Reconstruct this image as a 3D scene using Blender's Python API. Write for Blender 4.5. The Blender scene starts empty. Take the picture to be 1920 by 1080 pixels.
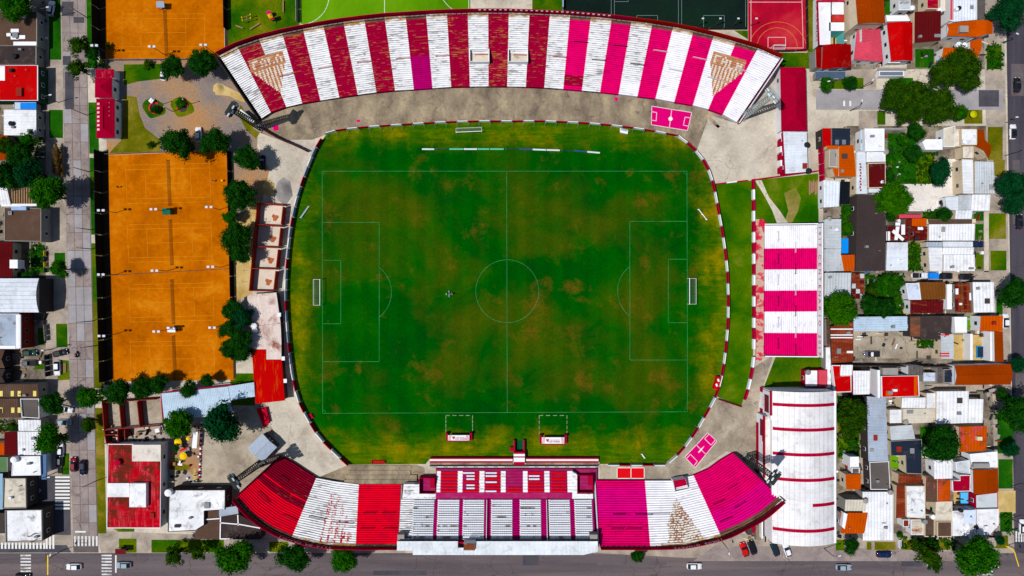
import bpy, bmesh, math, random
from math import sin, cos, pi, radians, sqrt, atan2, hypot
from mathutils import Vector, Matrix
random.seed(11)
SC = bpy.context.scene
COL = SC.collection

# ------------------------------------------------------------------ camera, sky, sun, exposure
H = 205.0                       # flying height of the camera (m)
K = 1 / 6.53                    # metres per photo pixel on the ground
cam_d = bpy.data.cameras.new('camera'); cam = bpy.data.objects.new('camera', cam_d); COL.objects.link(cam)
cam.location = (0, 0, H); cam.rotation_euler = (0, 0, 0)
cam_d.sensor_fit = 'HORIZONTAL'; cam_d.angle_x = 2 * math.atan(960 * K / H)
cam_d.clip_start = 1.0; cam_d.clip_end = 6000
SC.camera = cam
SH = (0.464, 0.15)              # shadow offset per metre of height
SUN_EL = math.atan(1 / hypot(*SH)); SUN_AZ = atan2(-SH[0], -SH[1])      # azimuth clockwise from +y
world = bpy.data.worlds.new('World'); SC.world = world; world.use_nodes = True
wn = world.node_tree; wn.nodes.clear()
sky = wn.nodes.new('ShaderNodeTexSky'); sky.sky_type = 'NISHITA'; sky.sun_disc = False
sky.sun_elevation = SUN_EL; sky.sun_rotation = SUN_AZ; sky.air_density = 1.0; sky.dust_density = 0.6
bg = wn.nodes.new('ShaderNodeBackground'); bg.inputs['Strength'].default_value = 0.075
wo = wn.nodes.new('ShaderNodeOutputWorld')
wn.links.new(sky.outputs[0], bg.inputs[0]); wn.links.new(bg.outputs[0], wo.inputs[0])
sl = bpy.data.lights.new('sun', 'SUN'); sl.energy = 4.4; sl.angle = radians(0.5); sl.color = (1, 0.96, 0.9)
sun = bpy.data.objects.new('sun', sl); COL.objects.link(sun)
sun.rotation_euler = Vector((SH[0], SH[1], -1)).to_track_quat('-Z', 'Y').to_euler()
sun.location = (-120, -40, 260)
SC.view_settings.view_transform = 'Standard'; SC.view_settings.look = 'None'
SC.view_settings.exposure = 0.0; SC.view_settings.gamma = 1.0; SC.view_settings.use_curve_mapping = False
SC.render.engine = 'CYCLES'; SC.cycles.max_bounces = 5; SC.cycles.diffuse_bounces = 2

# ------------------------------------------------------------------ small helpers
GAIN = 1 / 1.22
def lin(c): return c / 12.92 if c <= 0.04045 else ((c + 0.055) / 1.055) ** 2.4
def col(c): return tuple(min(0.82, lin(v / 255) * GAIN) for v in c) + (1,)
def W(px, py, z=0.0):
    f = (H - z) / H * K
    return ((px - 960) * f, (540 - py) * f)
def W3(px, py, z=0.0): return W(px, py, z) + (z,)
def ccw(p):
    a = sum(p[i - 1][0] * p[i][1] - p[i][0] * p[i - 1][1] for i in range(len(p)))
    return list(p) if a > 0 else list(p)[::-1]
def lerp(a, b, t): return tuple(x + (y - x) * t for x, y in zip(a, b))
def R4(x0, y0, x1, y1): return [(x0, y0), (x1, y0), (x1, y1), (x0, y1)]
def shrink(p, d):
    cx = sum(q[0] for q in p) / len(p); cy = sum(q[1] for q in p) / len(p)
    out = []
    for x, y in p:
        l = hypot(x - cx, y - cy) or 1
        out.append((x + (cx - x) / l * d, y + (cy - y) / l * d))
    return out
def bezier_poly(pts, n=6, closed=False):
    """Catmull-Rom through the points"""
    out = []; m = len(pts)
    for i in range(m if closed else m - 1):
        p0 = pts[(i - 1) % m] if closed or i > 0 else pts[0]; p1 = pts[i]; p2 = pts[(i + 1) % m]
        p3 = pts[(i + 2) % m] if closed or i + 2 < m else pts[-1]
        for k in range(n):
            t = k / n
            out.append(tuple(0.5 * (2 * b + (c - a) * t + (2 * a - 5 * b + 4 * c - d) * t * t + (3 * b - a - 3 * c + d) * t ** 3)
                             for a, b, c, d in zip(p0, p1, p2, p3)))
    if not closed: out.append(pts[-1])
    return out

# ------------------------------------------------------------------ materials
class N:
    def __init__(s, name):
        s.m = bpy.data.materials.new(name); s.m.use_nodes = True; s.t = s.m.node_tree
        s.b = s.t.nodes['Principled BSDF']
    def new(s, k, **kw):
        n = s.t.nodes.new(k)
        for a, v in kw.items(): setattr(n, a, v)
        return n
    def put(s, sock, v):
        if isinstance(v, bpy.types.NodeSocket): s.t.links.new(v, sock)
        else: sock.default_value = v
    def pos(s): return s.new('ShaderNodeNewGeometry').outputs['Position']
    def uv(s): return s.new('ShaderNodeTexCoord').outputs['UV']
    def obj(s): return s.new('ShaderNodeTexCoord').outputs['Object']
    def rnd(s): return s.new('ShaderNodeObjectInfo').outputs['Random']
    def mapv(s, v, scale=(1, 1, 1), loc=(0, 0, 0), rot=0):
        n = s.new('ShaderNodeMapping'); s.put(n.inputs['Vector'], v)
        n.inputs['Scale'].default_value = scale; n.inputs['Location'].default_value = loc; n.inputs['Rotation'].default_value = (0, 0, rot)
        return n.outputs[0]
    def noise(s, v, scale, detail=5, rough=0.6, dist=0.0):
        n = s.new('ShaderNodeTexNoise'); s.put(n.inputs['Vector'], v)
        n.inputs['Scale'].default_value = scale; n.inputs['Detail'].default_value = detail
        n.inputs['Roughness'].default_value = rough; n.inputs['Distortion'].default_value = dist
        return n.outputs['Fac']
    def vor(s, v, scale):
        n = s.new('ShaderNodeTexVoronoi'); s.put(n.inputs['Vector'], v); n.inputs['Scale'].default_value = scale
        return n
    def ramp(s, f, stops, interp='LINEAR'):
        n = s.new('ShaderNodeValToRGB'); s.put(n.inputs[0], f); e = n.color_ramp; e.interpolation = interp
        while len(e.elements) < len(stops): e.elements.new(0.5)
        for el, (p, c) in zip(e.elements, stops):
            el.position = p; el.color = c if len(c) == 4 else col(c)
        return n.outputs[0]
    def mask(s, f, a, b):
        n = s.new('ShaderNodeMapRange'); s.put(n.inputs[0], f); n.inputs[1].default_value = a; n.inputs[2].default_value = b
        n.clamp = True
        return n.outputs[0]
    def math(s, op, a, b=0.0):
        n = s.new('ShaderNodeMath', operation=op); s.put(n.inputs[0], a); s.put(n.inputs[1], b); return n.outputs[0]
    def mix(s, f, a, b, mode='MIX'):
        n = s.new('ShaderNodeMix', data_type='RGBA', blend_type=mode); s.put(n.inputs[0], f); s.put(n.inputs[6], a); s.put(n.inputs[7], b)
        return n.outputs[2]
    def gain(s, c, f, lo, hi):
        """multiply colour c by a value noise f mapped to lo..hi"""
        g = s.new('ShaderNodeMapRange'); s.put(g.inputs[0], f); g.inputs[1].default_value = 0.25; g.inputs[2].default_value = 0.75
        g.inputs[3].default_value = lo; g.inputs[4].default_value = hi
        return s.mix(1.0, c, g.outputs[0], 'MULTIPLY')
    def bump(s, f, strength, dist=0.05):
        n = s.new('ShaderNodeBump'); s.put(n.inputs['Height'], f); n.inputs['Strength'].default_value = strength; n.inputs['Distance'].default_value = dist
        s.t.links.new(n.outputs[0], s.b.inputs['Normal'])
    def done(s, c, rough=0.9, spec=0.15, metal=0.0, **kw):
        s.put(s.b.inputs['Base Color'], c); s.put(s.b.inputs['Roughness'], rough)
        s.b.inputs['Specular IOR Level'].default_value = spec if rough < 0.3 else spec * 0.1; s.b.inputs['Metallic'].default_value = metal
        for k, v in kw.items(): s.b.inputs[k].default_value = v
        return s.m
MATS = {}
def plain(name, c, rough=0.7, spec=0.2, metal=0.0, var=0.12, scale=0.8, **kw):
    if name in MATS: return MATS[name]
    n = N(name); f = n.noise(n.pos(), scale, 5)
    MATS[name] = n.done(n.gain(col(c) if len(c) == 3 else c, f, 1 - var, 1 + var), rough, spec, metal, **kw)
    return MATS[name]
def ground(name, stops, scale=0.08, fine=1.2, lo=0.85, hi=1.13, stretch=(1, 1, 1), dist=0.3, rough=0.95, bump=0.15, crack=0.0, blot=None):
    """worn ground: colour ramp over a large noise, times a fine grain"""
    if name in MATS: return MATS[name]
    n = N(name); p = n.pos(); v = n.mapv(p, stretch)
    c = n.ramp(n.noise(v, scale, 8, 0.62, dist), stops)
    g = n.noise(p, fine, 4, 0.7); c = n.gain(c, g, lo, hi)
    if blot: c = n.mix(n.math('MULTIPLY', n.mask(n.noise(n.mapv(p, (1, 1, 1), (71, 23, 0)), .32, 8, .72, .5), .56, .7), .75), c, col(blot))
    if crack:
        vo = n.new('ShaderNodeTexVoronoi', feature='DISTANCE_TO_EDGE'); wob = n.new('ShaderNodeVectorMath', operation='ADD')
        nz = n.new('ShaderNodeTexNoise'); n.put(nz.inputs['Vector'], p); nz.inputs['Scale'].default_value = .5; sc_ = n.new('ShaderNodeVectorMath', operation='SCALE'); n.put(sc_.inputs[0], nz.outputs['Color']); sc_.inputs['Scale'].default_value = 2.2
        n.put(wob.inputs[0], p); n.put(wob.inputs[1], sc_.outputs[0]); n.put(vo.inputs['Vector'], wob.outputs[0]); vo.inputs['Scale'].default_value = .14
        k = n.math('MULTIPLY', n.math('SUBTRACT', 1.0, n.mask(vo.outputs['Distance'], 0.003, 0.016)), crack * .75)
        k = n.math('MULTIPLY', k, n.mask(n.noise(p, .08, 3), .46, .58))
        c = n.mix(k, c, col((60, 54, 50)))
    if bump: n.bump(g, bump)
    MATS[name] = n.done(c, rough, 0.08); return MATS[name]
def roofm(name, c, kind='metal'):
    """roof finishes; kind: metal, flat, tile, rust, fresh"""
    key = 'roof_' + name + '_' + kind
    if key in MATS: return MATS[key]
    n = N(key); p = n.pos(); c = col(c)
    big = n.noise(p, 0.16, 6, 0.62, 0.4); fine = n.noise(p, 2.6, 4, 0.7)
    if kind == 'metal':
        st = n.noise(n.mapv(p, (1.5, 0.10, 1)), 1.0, 5, .7); st2 = n.noise(n.mapv(p, (0.10, 1.5, 1)), 1.0, 5, .7)
        o = n.gain(n.gain(c, n.mix(0.5, st, st2), 0.8, 1.12), big, 0.8, 1.08)
        o = n.mix(n.math('MULTIPLY', n.mask(n.noise(n.mapv(p, (1, 1, 1), (31, 9, 0)), .3, 8, .74, .4), 0.52, 0.74), .6), o, col((150, 140, 134))); rough, spec = 0.55, 0.3
    elif kind == 'flat':
        o = n.gain(c, big, 0.72, 1.12)
        o = n.mix(n.math('MULTIPLY', n.mask(n.noise(p, 0.3, 8, 0.72, 0.5), 0.52, 0.7), .8), o, col((96, 82, 76))); rough, spec = 0.9, 0.1
    elif kind == 'tile':
        o = n.gain(n.gain(c, big, 0.8, 1.15), n.noise(p, 3.2, 3, 0.8), 0.72, 1.25); rough, spec = 0.85, 0.12
    elif kind == 'rust':
        o = n.gain(c, big, 0.7, 1.2)
        o = n.mix(n.mask(n.noise(n.mapv(p, (0.3, 1.4, 1)), 0.6, 6, 0.7), 0.5, 0.66), o, col((150, 80, 50)))
        o = n.mix(n.mask(n.noise(n.mapv(p, (0.2, 1.1, 1), (9, 4, 0)), 0.5, 7, 0.7), 0.63, 0.68), o, col((178, 172, 175))); rough, spec = 0.85, 0.1
    elif kind == 'hall':
        o = n.gain(c, big, 0.8, 1.1)
        o = n.mix(n.math('MULTIPLY', n.mask(n.noise(n.mapv(p, (1.9, 0.22, 1)), 0.8, 7, 0.75), 0.5, 0.66), .8), o, col((206, 96, 104)))
        o = n.mix(n.math('MULTIPLY', n.mask(n.noise(n.mapv(p, (0.3, 1.7, 1), (5, 2, 0)), 0.8, 7, 0.75), 0.55, 0.68), .7), o, col((196, 60, 64)))
        o = n.mix(n.mask(n.noise(p, 0.13, 7, 0.7, 0.5), 0.5, 0.6), o, col((92, 40, 26))); rough, spec = 0.85, 0.1
    elif kind == 'peel':
        o = n.gain(c, big, 0.75, 1.15)
        o = n.mix(n.mask(n.noise(n.mapv(p, (0.9, 0.35, 1)), 0.55, 8, 0.72), 0.53, 0.63), o, col((196, 70, 78)))
        o = n.mix(n.mask(n.noise(p, 0.12, 6, 0.6, 0.5), 0.57, 0.66), o, col((95, 60, 40))); rough, spec = 0.85, 0.1
    else:
        o = n.gain(c, big, 0.84, 1.08)
        o = n.mix(n.math('MULTIPLY', n.mask(n.noise(n.mapv(p, (1, 1, 1), (3, 61, 0)), .35, 8, .74, .4), .55, .72), .35), o, col((120, 96, 86))); rough, spec = 0.75, 0.2
    o = n.gain(o, fine, 0.9, 1.09)
    MATS[key] = n.done(o, rough, spec); return MATS[key]
def terrace(name, base, worn, a, b, us=0.42, edge=0.10, blot=None):
    """painted concrete step worn away in dashes along each row, most of all where dirt gathers at the
    back of the tread (UV: u metres along, v row number plus 0..1 across the tread)"""
    if name in MATS: return MATS[name]
    n = N(name); u = n.uv(); p = n.pos()
    sx = n.new('ShaderNodeSeparateXYZ'); n.put(sx.inputs[0], u)
    row = n.math('FLOOR', sx.outputs[1]); fr = n.math('SUBTRACT', sx.outputs[1], row)
    cx = n.new('ShaderNodeCombineXYZ'); n.put(cx.inputs[0], n.math('MULTIPLY', sx.outputs[0], us)); n.put(cx.inputs[1], n.math('ADD', n.math('MULTIPLY', row, 4.7), n.math('MULTIPLY', fr, .5)))
    f = n.noise(cx.outputs[0], 1.0, 5, 0.62)
    big = n.noise(p, 0.16, 4, 0.6)
    f2 = n.math('ADD', f, n.math('MULTIPLY', n.math('SUBTRACT', big, 0.5), 0.38))
    f2 = n.math('ADD', f2, n.math('MULTIPLY', n.mask(fr, 0.55, 0.8), edge))
    c = n.gain(col(base), n.noise(n.mapv(u, (0.2, 3.1, 1), (3, 5, 0)), 1.0, 4), 0.88, 1.08)
    c = n.mix(n.mask(f2, a, b), c, n.gain(col(worn), n.noise(p, 1.5, 4), 0.7, 1.25))
    c = n.gain(c, n.noise(n.mapv(p, (1, 1, 1), (17, 3, 0)), .3, 6, .7), .84, 1.08)
    MATS[name] = n.done(c, 0.85, 0.12); return MATS[name]

# ------------------------------------------------------------------ mesh builder
class MB:
    def __init__(s): s.v = []; s.f = []; s.mi = []; s.uv = []
    def add(s, vs, fs, mi=0, uvs=None):
        b = len(s.v); s.v += [tuple(v) for v in vs]
        for k, f in enumerate(fs):
            s.f.append([b + i for i in f]); s.mi.append(mi)
            s.uv.append(uvs[k] if uvs else [(s.v[b + i][0], s.v[b + i][1]) for i in f])
    def quad(s, a, b, c, d, mi=0, uv=None): s.add([a, b, c, d], [(0, 1, 2, 3)], mi, [uv] if uv else None)
    def prism(s, poly, z0, z1, mi=0, mtop=None, bottom=False):
        p = ccw(poly); n = len(p)
        vs = [(x, y, z0) for x, y in p] + [(x, y, z1) for x, y in p]
        for i in range(n):
            j = (i + 1) % n
            s.add([vs[i], vs[j], vs[n + j], vs[n + i]], [(0, 1, 2, 3)], mi)
        s.add(vs[n:], [tuple(range(n))], mi if mtop is None else mtop)
        if bottom: s.add(vs[:n], [tuple(range(n))[::-1]], mi)
    def walls(s, poly, z0, z1, mi=0):
        p = ccw(poly); n = len(p)
        for i in range(n):
            a = p[i]; b = p[(i + 1) % n]
            s.quad((a[0], a[1], z0), (b[0], b[1], z0), (b[0], b[1], z1), (a[0], a[1], z1), mi)
    def sheet(s, poly, z, mi=0):
        p = ccw(poly); s.add([(x, y, z) for x, y in p], [tuple(range(len(p)))], mi)
    def box(s, c, d, rot=0.0, mi=0, pitch=None):
        x, y, z = d[0] / 2, d[1] / 2, d[2] / 2
        m = Matrix.Rotation(rot, 3, 'Z') if pitch is None else pitch
        vs = [tuple(m @ Vector((a * x, b * y, e * z)) + Vector(c)) for e in (-1, 1) for a, b in ((-1, -1), (1, -1), (1, 1), (-1, 1))]
        s.add(vs, [(3, 2, 1, 0), (4, 5, 6, 7), (0, 1, 5, 4), (1, 2, 6, 5), (2, 3, 7, 6), (3, 0, 4, 7)], mi)
    def bar(s, a, b, w, h=None, mi=0):
        """square bar between two 3-D points"""
        a = Vector(a); b = Vector(b); d = b - a; l = d.length
        if l < 1e-6: return
        q = d.to_track_quat('X', 'Z').to_matrix()
        s.box((a + b) / 2, (l, w, h or w), 0, mi, q)
    def tube(s, a, b, r0, r1=None, n=8, mi=0, cap=True):
        a = Vector(a); b = Vector(b); r1 = r0 if r1 is None else r1
        q = (b - a).to_track_quat('Z', 'Y').to_matrix()
        vs = [tuple(a + q @ Vector((cos(2 * pi * i / n) * r0, sin(2 * pi * i / n) * r0, 0))) for i in range(n)]
        vs += [tuple(b + q @ Vector((cos(2 * pi * i / n) * r1, sin(2 * pi * i / n) * r1, 0))) for i in range(n)]
        fs = [(i, (i + 1) % n, n + (i + 1) % n, n + i) for i in range(n)]
        if cap: fs += [tuple(range(n, 2 * n)), tuple(range(n))[::-1]]
        s.add(vs, fs, mi)
    def build(s, name, mats, parent=None, smooth=False):
        if not isinstance(mats, (list, tuple)): mats = [mats]
        off = (0, 0, 0)
        if parent is not None:
            r = parent
            while r.parent: r = r.parent
            off = r.location
        me = bpy.data.meshes.new(name)
        me.from_pydata([(v[0] - off[0], v[1] - off[1], v[2] - off[2]) for v in s.v], [], s.f)
        for m in mats: me.materials.append(m)
        me.polygons.foreach_set('material_index', s.mi)
        uvl = me.uv_layers.new(name='UVMap')
        uvl.data.foreach_set('uv', [c for face in s.uv for q in face for c in q[:2]])
        if smooth: me.polygons.foreach_set('use_smooth', [True] * len(s.f))
        me.update()
        o = bpy.data.objects.new(name, me); COL.objects.link(o)
        if parent is not None: o.parent = parent
        return o
def thing(name, label, cat, loc=(0, 0, 0), group=None):
    o = bpy.data.objects.new(name, None); COL.objects.link(o); o.location = loc; o.empty_display_size = 0.5
    o['label'] = label; o['category'] = cat
    if group: o['group'] = group
    return o
def tag(o, label, cat, group=None):
    o['label'] = label; o['category'] = cat
    if group: o['group'] = group
    return o
def struct(o, kind='structure'): o['kind'] = kind; return o
CH = {}
def kids(o):
    return [c for c in COL.objects if c.parent == o]
def dup(root, label, loc=None, rotz=None, scale=None, mats=None, group=None, tree=None):
    """copy a thing with its parts and sub-parts; tree caches the children list; mats = {part name: material}"""
    r = root.copy(); COL.objects.link(r); r['label'] = label
    if group: r['group'] = group
    if loc is not None: r.location = loc
    if rotz is not None: r.rotation_euler = (0, 0, rotz)
    if scale is not None: r.scale = scale
    if root.name not in CH: CH[root.name] = [(c, kids(c)) for c in kids(root)]
    for c, sub in CH[root.name]:
        d = c.copy(); COL.objects.link(d); d.parent = r; recolour(d, mats)
        for e in sub:
            g = e.copy(); COL.objects.link(g); g.parent = d; recolour(g, mats)
    return r
def recolour(o, mats):
    if not mats: return
    k = o.name.split('.')[0]
    if k in mats:
        o.material_slots[0].link = 'OBJECT'; o.material_slots[0].material = mats[k]
def text(parent, name, s, at, right, up, size, mat, extrude=0.01):
    """flat lettering as a mesh part; at = centre of the text"""
    cu = bpy.data.curves.new(name, 'FONT'); cu.body = s; cu.size = size; cu.extrude = extrude; cu.align_x = 'CENTER'; cu.align_y = 'CENTER'
    cu.resolution_u = 2; cu.materials.append(mat)
    o = bpy.data.objects.new(name, cu); COL.objects.link(o)
    me = bpy.data.meshes.new_from_object(o.evaluated_get(bpy.context.evaluated_depsgraph_get())); bpy.data.objects.remove(o)
    me.name = name
    if not me.materials: me.materials.append(mat)
    o = bpy.data.objects.new(name, me); COL.objects.link(o)
    r = Vector(right).normalized(); u = Vector(up).normalized(); n = r.cross(u); u = n.cross(r).normalized()
    m = Matrix((r, u, n)).transposed().to_4x4(); m.translation = Vector(at)
    if parent is not None:
        o.parent = parent; m.translation -= parent.location
    o.matrix_local = m
    return o

# ------------------------------------------------------------------ shared finishes
M = {}
M['white'] = plain('white_paint', (236, 238, 244), 0.6, var=0.06)
M['cream'] = plain('cream_wall', (222, 205, 176), 0.85, 0.1)
M['greywall'] = plain('grey_wall', (150, 146, 142), 0.9, 0.1)
M['darkwall'] = plain('dark_wall', (70, 62, 60), 0.9, 0.1)
M['crimson'] = plain('crimson_paint', (168, 0, 48), 0.65, var=0.12)
M['red'] = plain('red_paint', (215, 10, 25), 0.65, var=0.1)
M['pink'] = plain('magenta_paint', (214, 0, 112), 0.7, var=0.12)
M['brick'] = plain('brick_red', (140, 45, 35), 0.9, 0.1)
M['steel'] = plain('grey_steel', (128, 134, 138), 0.5, 0.4)
M['dark'] = plain('dark_steel', (38, 40, 44), 0.6, 0.3)
M['black'] = plain('black_rubber', (16, 16, 18), 0.8, 0.2)
M['glass'] = plain('window_glass', (28, 36, 48), 0.08, 0.5, var=0.05)
M['yellow'] = plain('yellow_plastic', (240, 200, 5), 0.5)
M['blue'] = plain('blue_plastic', (20, 130, 235), 0.5)
M['wood'] = plain('weathered_wood', (150, 120, 90), 0.9)
M['whitepatio'] = ground('white_patio', [(0.3, (206, 198, 190)), (0.5, (226, 220, 214)), (0.7, (236, 232, 228))], 0.12, 1.4, .88, 1.08, crack=.5, blot=(190, 178, 166))
M['concrete'] = ground('worn_concrete', [(0.3, (126, 115, 102)), (0.48, (160, 148, 131)), (0.62, (184, 172, 154)), (0.75, (158, 142, 118))], 0.12, 1.6, 0.82, 1.14, crack=.7, blot=(116, 104, 92))
M['palecon'] = ground('pale_concrete', [(0.3, (165, 155, 142)), (0.5, (196, 187, 172)), (0.7, (216, 206, 188))], 0.12, 1.4, 0.84, 1.12, crack=.6, blot=(158, 142, 120))
M['oldcon'] = ground('stand_concrete', [(0.3, (104, 92, 80)), (0.45, (136, 122, 104)), (0.58, (158, 143, 120)), (0.72, (182, 166, 132))], 0.16, 1.3, 0.76, 1.18, (1.3, .8, 1), 0.15, crack=.7, blot=(92, 80, 68))
M['grass'] = ground('lawn_grass', [(0.28, (14, 66, 4)), (0.42, (36, 86, 2)), (0.56, (78, 104, 2)), (0.66, (108, 112, 6)), (0.78, (146, 132, 70))], 0.09, 2.2, 0.6, 1.35, bump=0.5)
M['brightlawn'] = ground('bright_lawn', [(0.28, (8, 72, 0)), (0.44, (36, 92, 0)), (0.58, (74, 108, 0)), (0.74, (124, 124, 36))], 0.08, 2.2, 0.7, 1.28, bump=0.4)
M['lush'] = ground('lush_grass', [(0.3, (8, 62, 6)), (0.55, (30, 92, 8)), (0.72, (86, 108, 12))], 0.12, 2.4, 0.6, 1.35, bump=0.5)
M['dry'] = ground('dry_grass', [(0.3, (66, 80, 6)), (0.5, (100, 100, 8)), (0.7, (142, 126, 48))], 0.12, 2.2, 0.65, 1.3, bump=0.5)
M['turf'] = ground('bright_turf', [(0.3, (62, 118, 2)), (0.5, (86, 142, 4)), (0.7, (108, 158, 18))], 0.06, 0.8, 0.92, 1.08, (1, 0.3, 1))
M['darkturf'] = ground('dark_court', [(0.3, (14, 26, 24)), (0.55, (20, 36, 31)), (0.75, (14, 48, 26))], 0.06, 1.4, 0.8, 1.2)
M['redcourt'] = ground('red_court', [(0.3, (142, 8, 38)), (0.5, (176, 12, 44)), (0.7, (196, 52, 62))], 0.09, 0.9, 0.85, 1.12)
M['clay'] = ground('clay', [(0.3, (160, 82, 0)), (0.45, (182, 96, 0)), (0.57, (194, 106, 2)), (0.74, (208, 128, 18))], 0.11, 0.9, 0.78, 1.17, dist=.6, blot=(174, 90, 4))
M['gravel'] = ground('gravel_yard', [(0.3, (108, 102, 108)), (0.44, (136, 124, 118)), (0.54, (160, 130, 102)), (0.68, (182, 130, 76))], 0.045, 2.0, 0.72, 1.26, blot=(150, 106, 70))
M['sand'] = ground('sand', [(0.3, (170, 140, 70)), (0.6, (206, 180, 124))], 0.2, 2.0)
M['asphalt'] = ground('asphalt', [(0.3, (82, 74, 80)), (0.5, (98, 90, 94)), (0.7, (118, 106, 106))], 0.16, 3.0, 0.8, 1.2, (0.1, 1.6, 1), crack=.8, blot=(112, 98, 98))
M['asphalt_v'] = ground('asphalt_side', [(0.3, (58, 54, 66)), (0.5, (72, 68, 78)), (0.7, (86, 82, 90))], 0.16, 3.0, 0.8, 1.2, (1.6, 0.1, 1), crack=.7, blot=(84, 80, 88))
M['joint'] = ground('road_joint', [(0.3, (88, 80, 80)), (0.7, (110, 100, 98))], 0.3, 3.0)
M['darkasphalt'] = ground('dark_asphalt', [(0.3, (66, 64, 72)), (0.6, (82, 80, 88))], 0.2, 3.0)
M['paving'] = ground('paving', [(0.3, (134, 122, 112)), (0.5, (164, 152, 140)), (0.7, (188, 174, 158))], 0.25, 1.8)
M['roadconc'] = ground('road_concrete', [(0.3, (124, 112, 110)), (0.5, (146, 134, 131)), (0.7, (164, 152, 148))], 0.2, 2.4, 0.82, 1.15, crack=.8, blot=(122, 110, 108))
M['roadconc2'] = ground('road_concrete_light', [(0.3, (142, 138, 142)), (0.7, (170, 166, 170))], 0.2, 2.4, 0.85, 1.12)
M['line'] = plain('line_paint', (226, 228, 226), 0.8, var=0.1)
M['wornline'] = terrace('worn_line', (222, 222, 222), (140, 134, 134), 0.55, 0.72)
# ================================================================== GROUND
def sheet(name, mat, px, z, kind='structure'):
    b = MB(); b.sheet([W(x, y) for x, y in px], z); return struct(b.build(name, mat), kind)
b = MB(); b.sheet([(-1500, -1500), (1500, -1500), (1500, 1500), (-1500, 1500)], 0.0); struct(b.build('ground', M['palecon']))
M['yard'] = ground('yard_ground', [(0.32, (74, 68, 62)), (0.46, (116, 106, 94)), (0.58, (152, 140, 124)), (0.7, (96, 98, 58))], 0.14, 1.2, 0.7, 1.25)
M['roadpatch'] = ground('road_patch', [(.3, (88, 82, 86)), (.7, (108, 100, 102))], .3, 3.0, crack=.5)
# --- roads
def xl(y): return 115 + (y / 1000.0) * 22          # left edge of the west street
LR = [(-600, xl(-600)), (1036, xl(1036))]
west = sheet('road', M['joint'], [(xl(-600), -600), (xl(-600) + 45, -600), (xl(1036) + 47, 1036), (xl(1036), 1036)], 0.006)
rs = random.Random(3)
y = -40.0; slab_mats = [M['roadconc']] * 6 + [M['roadconc2']]
while y < 1000:
    h = 34 if y < 968 else 32
    for k in range(3):
        x0 = k * 15.1; m = rs.choice(slab_mats)
        if (456 < y < 560 and k == 0) or (525 < y < 580) or (655 < y < 690 and k > 1): m = M['roadconc2']
        q = [W(xl(y) + x0 + .4, y + .4), W(xl(y) + x0 + 14.7, y + .4), W(xl(y + h) + x0 + 14.7, y + h - .4), W(xl(y + h) + x0 + .4, y + h - .4)]
        b = MB(); b.prism(q, 0.006, 0.03); b.build('concrete_slab', m, west)
    y += h
for px in (R4(116, 3, 138, 30), R4(138, 32, 158, 43), R4(122, 135, 139, 205), R4(118, 105, 133, 122), R4(154, 728, 170, 742)):
    b = MB(); b.sheet([W(*q) for q in px], 0.036); b.build('asphalt_patch', M['darkasphalt'], west)
ave = sheet('avenue', M['asphalt'], [(-1500, 1037), (600, 1037), (3400, 1037), (3400, 1112), (-1500, 1112)], 0.010)
east = sheet('road', M['asphalt_v'], [(1872, -900), (1960, -900), (1986, 1037), (1902, 1037)], 0.008)
sheet('parking_strip', M['paving'], [(1210, 1018), (1575, 1020), (1690, 1030), (1690, 1042), (1290, 1046), (1120, 1037)], 0.014)
sheet('parking_strip', M['roadconc'], [(1340, 1023), (1570, 1026), (1720, 1034), (1860, 1034), (1860, 1052), (1300, 1052)], 0.018)
def crosswalk(parent, rects, z, mat=None):
    for q in rects:
        b = MB(); p = [W(*v) for v in q]; b.add([(x, y, z) for x, y in ccw(p)], [(0, 1, 2, 3)], 0, [[(x * 1.0, y * 1.0) for x, y in ccw(p)]])
        b.build('crosswalk_stripe', mat or M['wornline'], parent)
crosswalk(west, [R4(139 + i * 6.8, 1005, 142.5 + i * 6.8, 1024) for i in range(7)], 0.04)
crosswalk(ave, [R4(38.5, 1040 + i * 5.9, 58, 1043 + i * 5.9) for i in range(8)], 0.016)
crosswalk(ave, [R4(190.5, 1040 + i * 5.9, 209.5, 1043 + i * 5.9) for i in range(8)], 0.016)
crosswalk(ave, [R4(1842, 1070 + i * 5.5, 1862, 1073 + i * 5.5) for i in range(4)], 0.016)
crosswalk(east, [R4(1904 + i * 5, 996, 1907 + i * 5, 1016) for i in range(8)], 0.016)
crosswalk(ave, [R4(216, 1041, 218.5, 1074), R4(1833, 1066, 1836, 1100)], 0.016, M['line'])
crosswalk(west, [R4(141, 995.5, 161, 998.5)], 0.04, M['line'])
b = MB(); b.sheet([W(*q) for q in R4(88.5, 1041, 90.5, 1078)], 0.016); b.build('lane_line', M['yellow'], ave)
b = MB()
for a, c in zip(*(lambda p: (p, p[1:]))(bezier_poly([(1886, 1024), (1900, 1032), (1905, 1046), (1910, 1062)], 4))):
    p = W(*a); q = W(*c); b.bar((p[0], p[1], 0.05), (q[0], q[1], 0.05), 0.25, 0.08)
b.build('kerb_line', M['yellow'], ave)
for px in (R4(280, 1042, 330, 1052), R4(520, 1056, 600, 1066), R4(980, 1040, 1010, 1060), R4(1120, 1052, 1250, 1060), R4(1690, 1048, 1730, 1062), R4(700, 1070, 800, 1078)):
    b = MB(); b.sheet([W(*q) for q in px], 0.0135); b.build('asphalt_patch', M['darkasphalt'] if px[0][0] % 40 else M['roadpatch'], ave)
for px in (R4(1896, 120, 1920, 180), R4(1899, 300, 1912, 420), R4(1904, 700, 1925, 760)):
    b = MB(); b.sheet([W(*q) for q in px], 0.012); b.build('asphalt_patch', M['roadpatch'], east)
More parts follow.
